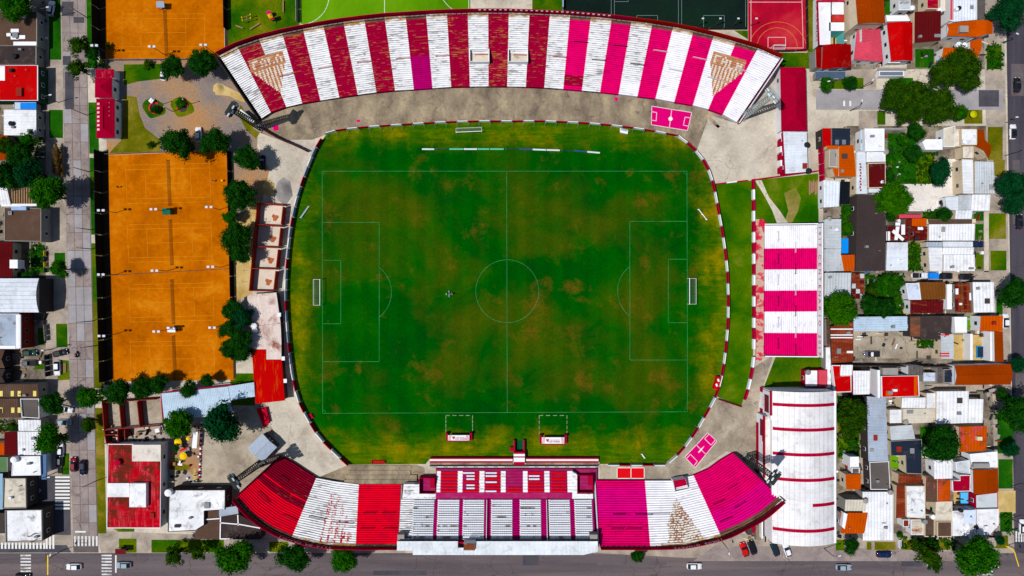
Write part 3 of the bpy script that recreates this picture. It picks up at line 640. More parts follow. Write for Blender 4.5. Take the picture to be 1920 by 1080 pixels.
# ---------------- north stand
NF = [(491, 222), (508, 211), (537, 201), (567, 194), (601, 188.5), (636.5, 183), (671, 178), (706, 173.3), (741, 170), (776, 168), (811, 165.5), (846, 163.3), (881, 162.6), (916, 162.2), (951, 162.3), (986, 163), (1020.5, 164.5), (1056, 167), (1091, 170), (1125, 173), (1160, 176.7), (1195, 181), (1229, 185), (1264, 191.5), (1299, 197.5), (1328, 205), (1355, 214.5), (1381, 229)]
NB = [(411, 104), (445, 87), (485.5, 73), (529, 62), (568, 54), (606, 47), (644, 41), (683, 36), (721, 32), (760.5, 29.5), (799, 27), (838, 25), (877, 24), (915.5, 23.6), (954, 23.8), (993, 25), (1031, 26.5), (1069, 28.5), (1108, 31.5), (1147, 35), (1184, 39.5), (1223, 44.5), (1262, 50.5), (1300, 58), (1338, 67), (1380, 78.5), (1421, 90.5), (1463, 109)]
GLY = {'C': ['111', '100', '100', '100', '111'], 'A': ['010', '101', '111', '101', '101'], 'L': ['100', '100', '100', '100', '111']}
def shield(px, o, ux, vx, ap, wid):
    """local shield coordinates -> paint slot or None"""
    dx, dy = px[0] - o[0], px[1] - o[1]
    u = (dx * ux[0] + dy * ux[1]) / wid; v = dx * vx[0] + dy * vx[1]
    vb = 24.0; vm = ap[1]
    if v < 0 or v > vm or u < -0.03: return None
    if v <= vb:
        if u > 1.03: return None
        if 5 < v < 21:
            for k, ch in enumerate('CALA'):
                x = (u - (0.06 + k * 0.235)) / 0.19
                if 0 <= x < 1 and GLY[ch][min(4, int((v - 5) / 16 * 5))][min(2, int(x * 3))] == '1': return 11
        return 5
    t = (v - vb) / (vm - vb); a = ap[0] * t; c = 1 + (ap[0] - 1) * t
    if u < a or u > c: return None
    return 11 if int(((u - .0) * 18)) % 2 else 5
def nslot(i, px, t, u):
    for o, ux, vx, ap, wid in (((466, 113), (.95, -.31), (.31, .95), (0.60, 77), 64), ((1340, 95), (.95, .31), (-.31, .95), (0.38, 81), 61)):
        s = shield(px, o, ux, vx, ap, wid)
        if s is not None: return s
    if i % 2 == 0:
        if i in (22, 24, 26): return 9 if t > .955 and i < 26 else 2
        if i == 20 and t < .2: return 2
        return 9 if t > .95 else 0
    if t > .95 and i not in (11, 13, 15): return 8
    if i >= 17:
        if i == 17 and .05 < t < .19: return 1
        return 3
    if i == 9 and t < .47: return 4
    return 1
ns = thing('grandstand', 'long curved uncovered stand striped crimson and white along the north end', 'stand', (0, 70, 0))
bays(ns, NF, NB, 1.3, 9.0, 35, nslot, lambda i: 24 if i in (1, 2, 24, 25) else 3,
     labels=lambda i: {22: 'freshly painted bright white bay', 26: 'bright white end bay', 9: 'crimson bay with a purple lower half'}.get(i))
back = [W(*p, 9.0) for p in NB]
wallrun(ns, 'back_wall', [Vector(p) * 1.004 for p in back], 0, 10.8, 0.15, [M['crimson'], plain('brick_red_paint', (150, 14, 10), 0.7), M['white']], mi=lambda i: 1 if i > 19 else 0)
for i in (12, 13, 14, 15, 16, 17, 18):            # painted blocks on the parapet
    for k in range(4):
        if (i == 12 and k < 2): continue
        a = lerp(back[i], back[i + 1], k / 4 + .04); c = lerp(back[i], back[i + 1], k / 4 + .15)
        b = MB(); b.bar((a[0], a[1] + .16, 10.55), (c[0], c[1] + .16, 10.55), 0.06, 0.55); b.build('painted_block', M['white'], ns)
rail = MB()
for i in range(27):
    for k in range(4):
        a = lerp(back[i], back[i + 1], k / 4); c = lerp(back[i], back[i + 1], k / 4 + .19)
        rail = MB(); A_ = Vector((*a, 9.75)) * 1; C_ = Vector((*c, 9.75))
        d = Vector((0, -.5, 0)) if 5 < i < 20 else Vector((.2 if i < 6 else -.2, -.45, 0))
        rail.bar(A_ + d, C_ + d, 0.16, 0.12); rail.bar(A_ + d, A_ + d - Vector((0, 0, .72)), 0.08)
        rail.build('back_railing', M['steel'], ns)
endwall(ns, (487, 224), (407, 106), 1.3, 9, 0.35, [M['darkwall'], M['dark']]); endwall(ns, (1384, 231), (1466, 110), 1.3, 9, -0.3, [M['crimson'], M['rail_pale']], rise=.35)
for i in range(1, 26):
    for t, c in ((.42, 0), (.64, 1)):
        if (i + c) % 2: continue
        f = lerp(lerp(NF[i], NF[i + 1], .3), lerp(NB[i], NB[i + 1], .3), t); g = lerp(lerp(NF[i], NF[i + 1], 1.0), lerp(NB[i], NB[i + 1], 1.0), t)
        z = 1.3 + 7.7 * t; barrier(ns, W(*f, z), W(*g, z), z, M['rail_red'] if i < 17 else (M['rail_pale'] if i > 20 else M['rail_dark']))
for x0, x1 in ((881.5, 916), (954, 988.5)):       # two stairwell pits
    b = MB(); z = 5.2; p = [W(*q, 6.0) for q in R4(x0, 93, x1, 115)]
    b.walls(p, 3.8, 6.2, 2); b.sheet(p, 4.9, 1)
    s = shrink(p, -.25); b.walls(s, 3.6, 6.2, 2)
    for i in range(4):
        P_, Q_ = ccw(p), ccw(s); b.quad((*P_[i], 6.2), (*P_[(i + 1) % 4], 6.2), (*Q_[(i + 1) % 4], 6.2), (*Q_[i], 6.2), 2)
    b.build('stairwell', [M['greywall'], roofm('stairwell', (222, 210, 192), 'flat'), M['white']], ns)
# concourse slabs between the stand and the pitch fence
cw = MB(); FI = [(530, 250), (545, 262), (580, 268), (612, 252)]
top_edge = NF
low = [(500, 236), (535, 262), (585, 262), (607, 254), (622, 250), (640, 245), (671, 241.5), (706, 238.5), (741, 236), (776, 234), (811, 232), (846, 230.6), (881, 229.5), (916, 229), (951, 229), (986, 229), (1021, 229.2), (1056, 230.5), (1091, 232), (1126, 235), (1160, 238.5), (1195, 243), (1229, 248.5), (1262, 255), (1280, 264), (1296, 278), (1310, 290), (1330, 236)]
nc_ = MB(); nc_.sheet([W(*p) for p in top_edge] + [W(*p) for p in low[::-1]], 0.012)
nc_ = struct(nc_.build('concourse', M['oldcon']))
for i in range(27):
    for t0, t1 in ((0.0, .5), (.5, 1.0)):
        q = [W(*lerp(top_edge[i], low[i], t0)), W(*lerp(top_edge[i + 1], low[i + 1], t0)), W(*lerp(top_edge[i + 1], low[i + 1], t1)), W(*lerp(top_edge[i], low[i], t1))]
        b = MB(); b.prism(shrink(q, 0.03), 0.012, 0.03); b.build('concrete_slab', M['oldcon'], nc_)
for px in ([(1152, 182), (1160, 183), (1157, 191), (1153, 188)], [(982, 170), (987, 170), (986, 173)], [(511, 236), (522, 234), (523, 244), (513, 246)], [(668, 225), (676, 224), (675, 229), (669, 229)]):
    b = MB(); b.sheet([W(*q) for q in px], 0.034); b.build('painted_emblem', M['pink'], nc_)
# ---------------- south-west and south-east curved terraces
sw = thing('grandstand', 'curved corner terrace in bright red, dark crimson and worn white bays, southwest', 'stand', (-62, -62, 0))
SF = [(529, 857), (550, 868), (571, 882), (593, 896), (632, 903), (673, 908), (713, 908), (752, 908)]
SB = [(442, 934), (472, 966), (508, 991), (547, 1008), (606, 1021), (667, 1024), (706, 1024), (746, 1024)]
def swslot(i, px, t, u):
    if i < 3:
        if t > .95: return 8
        if .40 < t < .44: return 6
        return 7 if t < .55 else 6
    if i in (3, 4):
        if t > .95: return 9
        if i == 4 and .70 < t < .78 and u > .55: return 2
        x = px[0] - 628; w = 4 + t * 34
        if t > .2 and abs(x) < w and (int((px[0] + px[1] * .25) / 6.5) % 2): return 14
        return 0
    return 8 if t > .97 else 6
bays(sw, SF, SB, 1.0, 8.6, 28, swslot, lambda i: 14 if i in (3, 4) else 3, labels=lambda i: {3: 'worn white bay with faint red speckles', 5: 'bright red bay'}.get(i))
se = thing('grandstand', 'curved corner terrace in magenta and fresh white bays, southeast', 'stand', (62, -62, 0))
EF = [(1118, 901), (1163, 901), (1209, 901), (1259, 901), (1300, 891), (1330, 878), (1352, 862), (1374, 849)]
EB = [(1125, 1024), (1172, 1024), (1219, 1024), (1285, 1021), (1352, 1006), (1393, 988), (1432, 966), (1466, 937)]
def seslot(i, px, t, u):
    if i in (2, 3):
        lo, hi = (1267, 1267) if t < .28 else (1267 - (t - .28) * 38, 1267 + (t - .28) * 78)
        lo = max(lo, 1251 + (t > .7) * 2)
        if t > .25 and lo < px[0] < hi: return 9 if t > .95 else 10
        return 9 if t > .96 and px[0] > 1240 else 2
    if i >= 4 and t > .93: return 8
    return 13 if (i < 2 and .1 < t < .62) or (i > 3 and t > .62) else 3 if (i < 2) or (i > 3 and .42 < t < .62) or i == 4 else 3
bays(se, EF, EB, 1.0, 9.6, 28, seslot, lambda i: 16 if i in (2, 3) else 4, labels=lambda i: {2: 'white bay beside a speckled shield patch', 0: 'magenta bay'}.get(i))
LET = plain('painted_letter', (226, 200, 214), 0.8)
for st, B_, zt in ((sw, SB, 8.6), (se, EB, 9.6)):
    cur = bezier_poly(B_, 5); pts = [W(*p, zt) for p in cur]
    pts = [Vector(p) * 1.0035 for p in pts]
    wallrun(st, 'back_wall', pts, 0, zt + 2.0, -0.13, [M['crimson']])
    for k in range(0, len(pts) - 1):
        a = pts[k] * .994; c = pts[k + 1] * .994; a = Vector((*a, zt + .9)); c = Vector((*c, zt + .9)); c = a.lerp(c, .8)
        rail = MB(); rail.bar(a, c, 0.12, 0.1); rail.bar(a, a - Vector((0, 0, .8)), 0.08); rail.build('back_railing', M['dark'], st)
    # lettering on the inner face of the parapet, read from inside
    if st is sw: s, x0, x1 = 'LLIA DA ORAMAJ', 620, 528
    else: s, x0, x1 = 'JORGE GINARTE', 1350, 1264
    wpts = pts
    for k, ch in enumerate(s):
        if ch == ' ': continue
        tx = W(x0 + (x1 - x0) * k / (len(s) - 1), 0, zt)[0]
        for a, c in zip(wpts, wpts[1:]):
            if (a[0] - tx) * (c[0] - tx) <= 0:
                t = (tx - a[0]) / ((c[0] - a[0]) or 1); q = a.lerp(c, t); d = (c - a).normalized(); right = Vector((-d.x, -d.y, 0)); up = Vector((0, 0, 1)); nrm = right.cross(up)
                text(st, 'letter', ch, (q[0] + nrm.x * .05, q[1] + nrm.y * .05, zt + 1.3), right, up, 1.5, LET); break
endwall(sw, (527, 855), (439, 936), 1, 8.6, -0.3, [M['crimson'], M['rail_dark']]); endwall(sw, (753, 908), (747, 1024), 1, 8.6, 0.3, [M['crimson'], M['greywall']], rise=.5)
endwall(se, (1116, 901), (1123, 1024), 1, 9.6, -0.3, [M['white'], M['rail_pale']], rise=.5); endwall(se, (1376, 850), (1469, 938), 1, 9.6, 0.35, [M['darkwall'], M['dark']], rise=.6)
def seg(st, F_, B_, i, u0, u1, t, mat):
    z = 1.0 + (7.6 if st is sw else 8.6) * t; a = lerp(lerp(F_[i], F_[i + 1], u0), lerp(B_[i], B_[i + 1], u0), t); c = lerp(lerp(F_[i], F_[i + 1], u1), lerp(B_[i], B_[i + 1], u1), t)
    barrier(st, W(*a, z), W(*c, z), z, mat)
for a in ((0, .5, 1.3, .66), (0, .9, 1.5, .25), (1, .3, .9, .42), (2, .2, .9, .72), (3, .3, .9, .6), (4, .2, .9, .62), (5, .3, .9, .45), (5, .2, .85, .7), (6, .2, .8, .45), (6, .3, .9, .7)): seg(sw, SF, SB, *a, M['rail_dark'])
for a in ((0, .6, 1.1, .5), (1, .5, 1.2, .5), (0, .5, 1.0, .72), (1, .1, .7, .72), (2, .1, .7, .5), (4, .3, .9, .5), (5, .3, .9, .4), (5, .1, .7, .68), (4, .2, .8, .78)): seg(se, EF, EB, *a, M['rail_dark'] if a[0] != 2 else M['rail_pale'])
vm = MB(); q = [W(*p, 3.4) for p in [(1262, 901), (1285, 897), (1291, 916), (1266, 921)]]
vm.walls(q, .5, 3.6); vm.sheet([W(*p, 3.2) for p in [(1262, 901), (1285, 897), (1290, 909), (1265, 915)]], 3.2, 1); vm.sheet(q, 2.0, 2)
vm.build('stairwell', [M['white'], M['crimson'], M['dark']], se)
for px, m in (([(655, 871), (780, 871), (795, 876), (800, 900), (762, 900), (655, 905), (590, 898)], 'oldcon'), ):
    sheet('concourse', M[m], px, 0.030)
st_ = thing('low_terrace', 'low bare concrete terrace of four steps in front of the red and white bays', 'terrace', (-40, -52, 0))
for k in range(4):
    b = MB(); y0 = 873 + k * 8.4; x0 = 656 - k * 3
    b.prism([W(*q) for q in R4(x0, y0, 772 - k * 2 if k < 2 else 782, y0 + 8.2)], 0.03, 0.22 + k * 0.22); b.build('step', M['oldcon'], st_)
# ---------------- south main stand with seats and canopy
ms = thing('grandstand', 'main stand with white bench rows, crimson stairs and a white canopy on the south side', 'stand', (-3, -58, 0))
def xs(f, z0, z1): return [(x, f) for x in z0], [(960 + (x - 960) * z1, 0) for x in z0]
DX = [752, 775, 815.2, 821.3, 862, 868.5, 908.5, 921, 961, 974.3, 1014, 1028.2, 1068.3, 1076.4, 1109.5, 1113]
kind = [9, 0, 12, 0, 12, 0, 12, 0, 12, 0, 12, 0, 12, 0, 12]
bays(ms, [(x, 936) for x in DX], [(960 + (x - 960) * 1.022, 1012) for x in DX], 3.4, 9.8, 18, lambda i, p, t, u: (0 if i == 0 else 4 if kind[i] == 12 else 0), lambda i: 2, labels=lambda i: 'crimson stair flight' if kind[i] == 12 else None)
seat_white = plain('white_seat', (240, 242, 250), 0.5, 0.3, var=.05); seat_red = plain('red_seat', (240, 4, 20), 0.45, 0.3, var=.1)
seat_worn = terrace('seat_worn', (236, 240, 248), (150, 140, 138), 0.6, 0.7)
def seatrow(parent, p0, p1, z, mat, d=0.5, dep=0.55):
    """row of bucket seats as one ridged strip"""
    L = p1[0] - p0[0]; n_ = max(1, int(round(L / d))); b = MB(); vs = []
    prof = [(-.01, .30), (.03, .40), (.47, .40), (.5, .30)]
    ux = []
    for k in range(n_):
        for a, zz in prof: ux.append((p0[0] + (k * d + a + .02) * (L / (n_ * d)), zz))
    y = p0[1]; sgn = -1
    rows = []
    for (yy, add, lift) in ((0, -.06, 0), (dep * .45, 0, 0), (dep * .7, 0.02, 0.0), (dep * .78, 0.34, 0)):
        rows.append([(x, y - yy, z + zz + add) for x, zz in ux])
    vs = [v for r in rows for v in r]; m = len(ux); fs = []
    for r in range(3):
        for k in range(m - 1): fs.append((r * m + k, r * m + k + 1, (r + 1) * m + k + 1, (r + 1) * m + k))
    uvs = [[(vs[i][0], z * 9.1) for i in f] for f in fs]
    b.add(vs, fs, 0, uvs); return b.build('seat_row', mat, parent)
rw = random.Random(5)
for i, kk in enumerate(kind):
    if kk != 0: continue
    for r in range(17):
        t = (r + .3) / 18; z = 3.4 + 6.4 * (r + 1) / 18; y = lerp((0, 936), (0, 1012), t)[1]
        s = 1 + .022 * t
        x0, x1 = 960 + (DX[i] + .8 - 960) * s, 960 + (DX[i + 1] - .8 - 960) * s
        seatrow(ms, W(x0, y, z), W(x1, y, z), z, seat_worn if (i == 1 or rw.random() < .35 or r == 5) else seat_white, dep=.5)
# lower deck
deck = MB(); deck.prism([W(*q) for q in [(818, 877), (1118, 877), (1118, 902), (1078, 934), (820, 934)]], 0.02, 1.3); deck.build('lower_deck', STEP[12][0], ms)
FX = [819.5, 826.5, 858.5, 867.5, 899, 908.5, 939, 948, 980.5, 989, 1020.5, 1030, 1063.5, 1073]
bays(ms, [(x, 883) for x in FX], [(960 + (x - 960) * 1.008, 923) for x in FX], 1.3, 3.1, 7, lambda i, p, t, u: 2 if i % 2 == 0 else 12, lambda i: 1, name='lower_bay')
RUN = {1: [[(0, 1, 'r')]] * 7,
       3: [[(0, .72, 'w'), (.74, 1, 'r')], [(.22, .72, 'w'), (.74, 1, 'r')], [(.22, .72, 'w'), (.74, 1, 'r')], [(0, .9, 'r')], [(.22, .72, 'w'), (.74, 1, 'r')], [(.22, .72, 'w'), (.74, 1, 'r')], [(0, 1, 'r')]],
       5: [[(.05, .76, 'w'), (.78, 1, 'r')], [(.05, .76, 'w'), (.78, 1, 'r')], [(0, 1, 'r')], [(.05, .76, 'w'), (.78, 1, 'r')], [(0, 1, 'r')], [(0, 1, 'r')], [(.05, .74, 'w'), (.76, 1, 'r')]],
       7: [[], [], [], [], [], [(.08, .92, 'r')], [(.08, .92, 'r')]],
       9: [[(0, .9, 'r')], [(.06, .72, 'w'), (.74, .9, 'r')], [(.06, .72, 'w'), (.74, .9, 'r')], [(0, .9, 'r')], [(0, .95, 'r')], [(0, .95, 'r')], [(0, .95, 'r')]],
       11: [[(.08, .95, 'r')]] * 7}
for i, rows in RUN.items():
    for r, runs in enumerate(rows):
        t = (r + .35) / 7; z = 1.3 + 1.8 * (r + 1) / 7; y = 883 + 40 * t
        for a, c, k in runs:
            x0 = lerp((FX[i],), (FX[i + 1],), a * .96 + .02)[0]; x1 = lerp((FX[i],), (FX[i + 1],), c * .96 + .02)[0]
            seatrow(ms, W(x0, y, z), W(x1, y, z), z, seat_white if k == 'w' else seat_red, dep=.5)
aisle = MB(); aisle.prism([W(*q, 3.15) for q in R4(816, 923.2, 1072, 935.6)], 1.4, 3.2); aisle.build('aisle', T('aisle_paint', (176, 30, 100), (150, 70, 110), .55, .7), ms)
for px, z, m in (([(757, 908), (786, 908), (786, 926), (817, 926), (817, 936), (754, 936)], 3.3, 'white'), ([(1073, 884), (1082, 890), (1082, 926), (1112, 926), (1112, 936), (1073, 936)], 3.2, 'white')):
    b = MB(); b.prism([W(*q, z) for q in px], 0.1, z); b.build('side_landing', STEP[0][0], ms)
for px, fl in (([(787, 897), (816, 897), (816, 925), (787, 925)], 'concrete'), ([(1083, 892), (1112, 892), (1112, 923), (1083, 923)], None)):
    q = [W(*p, 3.0) for p in px]; b = MB(); b.walls(q, 0, 3.1); b.sheet(q, 1.34, 1)
    s = shrink(q, -.2); Q_, S_ = ccw(q), ccw(s)
    for i in range(4): b.quad((*Q_[i], 3.1), (*Q_[(i + 1) % 4], 3.1), (*S_[(i + 1) % 4], 3.1), (*S_[i], 3.1), 0)
    b.walls(s, 0, 3.1); b.build('stairwell', [M['crimson'], STEP[12][0]], ms)
    b = MB(); x0 = px[1][0] - 8; b.box((*W(x0 + 3, px[0][1] + 8, 3), 3.2), (1.3, 2.8, .8)); b.build('stairwell_kerb', M['crimson'], ms)
for x in (913, 1024.5):
    b = MB(); p = W(x, 936, 3.4); q = W(960 + (x - 960) * 1.022, 1012, 9.8)
    b.bar((*p, 4.2), (*q, 10.8), 0.14, 0.5); b.build('divider_rail', M['white'], ms)
fw = thing('pitch_side_wall', 'low red and white painted wall in front of the main stand', 'wall', (-3, -49, 0))
for (x0, x1) in ((806, 961), (986, 1122)):
    for (y0, y1, z, m) in ((858.5, 860.8, 1.5, 'crimson'), (861, 864.3, 1.35, 'white'), (864.5, 867.5, 1.0, 'crimson'), (867.7, 871.5, .3, 'oldcon')):
        b = MB(); b.prism([W(*q, z) for q in R4(x0, y0, x1, y1)], 0.03, z); b.build('wall_course', M[m], fw)
for k in range(16):
    x = 826 + k * 19
    if 950 < x < 985 : continue
    b = MB(); b.box((*W(x, 875, 1.4), 1.45), (1.9 if k % 2 == 0 else 1.6, .16, .3)); b.build('painted_block', M['white'], fw)
b = MB(); b.prism([W(*q) for q in [(806, 871.8), (1122, 871.8), (1117, 875), (814, 875)]], 0.03, 1.35); b.build('wall_base', M['greywall'], fw)
# canopy
zc = 12.4; cx0, cx1, cy0, cy1 = 744.5, 1121, 1014.8, 1040.5
cp = MB(); 
def corr(b, A_, B_, C_, D_, pitch, amp, axis=0, mi=0, kind='rib', skirt=0.12):
    """corrugated or tiled quad; A,B,C,D 3-D corners; profile runs along AB (axis 0) or AD (axis 1)"""
    A_, B_, C_, D_ = map(Vector, (A_, B_, C_, D_))
    if axis == 1: A_, B_, C_, D_ = A_, D_, C_, B_
    L = max((B_ - A_).length, (C_ - D_).length); n_ = max(1, min(160, int(L / pitch)))
    if kind == 'rib':
        ts = [k / (2 * n_) for k in range(2 * n_ + 1)]; vs = []
        for k, t in enumerate(ts):
            dz = Vector((0, 0, amp * (k % 2))); vs += [A_.lerp(B_, t) + dz, D_.lerp(C_, t) + dz]
        b.add(vs, [(2 * k, 2 * k + 2, 2 * k + 3, 2 * k + 1) for k in range(len(ts) - 1)], mi)
    else:
        for k in range(n_):
            t0, t1 = k / n_, (k + 1) / n_; up = Vector((0, 0, amp))
            p0, p1, q0, q1 = A_.lerp(B_, t0), A_.lerp(B_, t1), D_.lerp(C_, t0), D_.lerp(C_, t1)
            b.quad(p0 + up, p1, q1, q0 + up, mi); b.quad(p0, p0 + up, q0 + up, q0, mi)
    d = Vector((0, 0, -skirt))
    for p, q in ((A_, B_), (B_, C_), (C_, D_), (D_, A_)):
        if (p - q).length > .05: b.quad(p + d, q + d, q, p, mi)
ROOFW = roofm('canopy', (232, 240, 248), 'metal')
xsn = [744.5, 774, 824, 858.5, 869, 891, 940, 1010, 1080, 1094, 1121]
for k in range(len(xsn) - 1):
    x0, x1 = xsn[k], xsn[k + 1]; y0 = cy0; y1 = 1032.5 if k == 0 else cy1; y1b = y1
    if k == 9: y1b = 1034
    if k == 3: y0 = 1027
    if k == 4: y0 = 1032.5
    b = MB(); corr(b, W3(x0, y0, zc), W3(x1, y0, zc), W3(x1, y1b, zc + .35), W3(x0, y1, zc + .35), .34, .05)
    b.build('roof_panel', ROOFW, ms)
b = MB(); b.prism([W(*q, 11.6) for q in R4(744.5, 1015.5, 1121, 1017)], 11.2, 12.1); b.build('front_beam', M['crimson'], ms)
for k in range(9):
    x = 752 + k * 45; b = MB(); p = W(x, 1024, 6); b.tube((*W(x, 1030, 12.3), 0), (*W(x, 1030, 12.3), 12.2), 0.16); b.build('roof_post', M['steel'], ms)
wallrun(ms, 'back_wall', [W(748, 1014.5, 9.8), W(1122, 1014.5, 9.8)], 0, 11.0, -0.3, [M['crimson']])
b = MB(); b.prism([W(*q, 13.4) for q in R4(869.5, 1019.5, 890.5, 1031.5)], 9.8, 13.3, 0, 1)
b.build('press_box', [M['white'], roofm('press_box', (112, 62, 40), 'rust')], ms)
b = MB()
for k in range(11): p = Vector((*W(870 + k * 2, 1018.5, 13), 12.9)); b.bar(p, p + Vector((.3, .9, .5)), .08)
b.bar((*W(869, 1018, 13), 12.9), (*W(892, 1018, 13), 12.9), .15); b.build('antenna_rack', M['steel'], ms)
for px in (R4(745.5, 1002, 758, 1012), R4(1106, 1002, 1120, 1012)):
    b = MB(); b.prism([W(*q, 11) for q in px], 8.6, 11.2); b.build('camera_cabin', M['greywall'], ms)
b = MB(); b.prism([W(*q, 9.5) for q in R4(746, 1006, 1120, 1031)], 9.0, 9.6); b.build('rear_walkway', M['darkwall'], ms)
# tunnel, dugouts
tn = thing('players_tunnel', 'red and white roofed players tunnel opening onto the pitch', 'tunnel', (*W(973, 850), 0))
for k, (y0, y1, m) in enumerate(((847.5, 851, 'crimson'), (851.2, 855.5, 'white'), (855.7, 857.8, 'crimson'), (858, 866, 'white'), (866.2, 872, 'crimson'))):
    b = MB(); b.prism([W(*q, 2.2) for q in R4(963, y0, 984, y1)], .03, 2.1 + .12 * (k % 2)); b.build('roof_band', M[m], tn)
for x in (964.3, 982.3):
    b = MB(); b.prism([W(*q, 1.2) for q in R4(x - 1.4, 825, x + 1.4, 847)], .03, 1.5); b.build('side_wall', M['crimson'], tn)
b = MB(); b.sheet([W(*q) for q in R4(966, 825, 981, 847.5)], 0.045); b.build('carpet', plain('green_carpet', (4, 82, 44), .95), tn)
b = MB(); b.prism([W(*q, 1) for q in R4(956, 838.5, 962.4, 846.5)], .03, 1.1); b.build('side_box', M['crimson'], tn)
def dugout(x0, x1, y0, y1, lab):
    d = thing('dugout', lab, 'dugout', (*W((x0 + x1) / 2, y1), 0), 'dugouts beside the pitch')
    A_, B_ = (x0 + 4, x1 - 5); z = 2.0
    b = MB(); corr(b, W3(A_, y0, z + .25), W3(B_, y0, z + .25), W3(B_, y1, z - .35), W3(A_, y1, z - .35), 8, .0); b.build('canopy', M['white'], d)
    for xa, xb in ((x0, x0 + 3.6), (x1 - 4.4, x1)):
        b = MB(); b.prism([W(*q, 1.4) for q in R4(xa, y0 - 5, xb, y1 + .6)], .03, 1.1); b.prism([W(*q, 1.4) for q in R4(xa + .2, y0 - 5, xb - .2, y0 - .5)], 1.1, 1.9); b.build('side_panel', M['crimson'], d)
    b = MB(); b.prism([W(*q) for q in R4(A_, y1 - 1.2, B_, y1)], .03, 1.6); b.build('back_panel', M['crimson'], d)
    b = MB(); b.prism([W(*q) for q in R4(A_ + 1, y0 + 3, B_ - 1, y1 - 3)], .03, .45); b.build('bench', M['dark'], d)
    for s in (1, -1):
        for k in range(3):
            c0 = (A_ + 1.5 + k * 1.7) if s > 0 else (B_ - 1.5 - k * 1.7)
            b = MB(); p = W3(c0 + .8 * s, y0 + .4, z + .29); q = W3(c0 - .6 * s, y1 - .4, z - .30); b.bar(p, q, .1, .02); b.build('stripe', M['red'], d)
    zc_ = z + .02
    text(d, 'lettering', 'LOS ANDES', W3(x0 + 28 if x0 < 900 else x0 + 27, (y0 + y1) / 2 + 2.6, zc_ - .0), (1, 0, 0), (0, 1, .28), .62, M['pink_dark'])
    text(d, 'lettering', 'CLUB ATLETICO', W3(x0 + 28, (y0 + y1) / 2 - .6, zc_ + .1), (1, 0, 0), (0, 1, .28), .36, M['pink_dark'])
    b = MB(); cx, cy = W(x0 + 14.5, (y0 + y1) / 2, z); zt = zc_ + .06
    b.add([(cx - .42, cy + .4, zt + .1), (cx + .42, cy + .4, zt + .1), (cx + .36, cy, zt + .02), (cx, cy - .5, zt - .1), (cx - .36, cy, zt + .02)], [(4, 3, 2, 1, 0)]); b.build('emblem', M['pink_dark'], d)
M['pink_dark'] = plain('club_ink', (190, 60, 84), .7)
dugout(836, 885, 816, 826, 'white roofed dugout left of the players tunnel'); dugout(1012, 1063, 820, 832, 'white roofed dugout right of the players tunnel')
# ---------------- east stand
es = thing('grandstand', 'straight stand striped white and magenta along the east side', 'stand', (80, 0, 0))
YF = [423, 466, 505.5, 545, 584.5, 624, 665]; YB = [422, 465, 505, 544.5, 584, 624.5, 667]
bays(es, [(1433.5, y) for y in YF], [(1532, y) for y in YB], 1.2, 7.0, 27, lambda i, p, t, u: 2 if i % 2 == 0 else 3, lambda i: 2, labels=lambda i: 'magenta bay' if i % 2 else None)
wallrun(es, 'back_wall', [W(1533, 420, 7), W(1533, 669, 7)], 0, 9.9, 0.3, [M['white']])
xw = W(1533, 0, 7)[0] - .06
TXT = plain('wall_lettering', (196, 0, 78), .7)
for s, y0, y1 in (('1917', 427, 459), ('CENTENARIO', 482, 606), ('2017', 631, 663)):
    for k, ch in enumerate(s):
        y = y0 + (y1 - y0) * k / (len(s) - 1)
        text(es, 'letter', ch, (xw, W(0, y, 8.4)[1], 8.4), (0, -1, 0), (0, 0, 1), 2.1, TXT)
endwall(es, (1433, 421.5), (1533, 420.5), 1.2, 7, .25, [M['white'], M['white']], rise=.5); endwall(es, (1433, 667), (1533, 668), 1.2, 7, -.25, [M['white'], M['white']], rise=.5)
for i in range(6):
    for (t, o) in ((.24, .28), (.57, .75)):
        z = 1.2 + 5.8 * t; x = 1433.5 + 98.5 * t; y0 = YF[i] + (YF[i + 1] - YF[i]) * (o - .02); y1 = y0 + 19
        if y1 > 664: y1 = 664; y0 = 646
        barrier(es, W(x, y0, z), W(x, y1, z), z, M['rail_pale'] if i % 2 == 0 else M['rail_dark'])
fr = MB(); fr.prism([W(*q, .5) for q in [(1417, 411), (1429, 411), (1433, 424), (1433, 664), (1428, 676), (1417, 676)]], 0.02, .55)
fr.build('front_walkway', ground('front_walkway_paint', [(.34, (206, 20, 58)), (.46, (200, 60, 80)), (.52, (200, 172, 152)), (.7, (172, 150, 130))], .35, 2.0), es)
b = MB(); b.prism([W(*q, 1) for q in [(1425, 411), (1432, 411), (1438, 425), (1436, 436), (1432, 436)]], .1, 1.2); b.build('ramp', ground('front_walkway_paint', []), es)
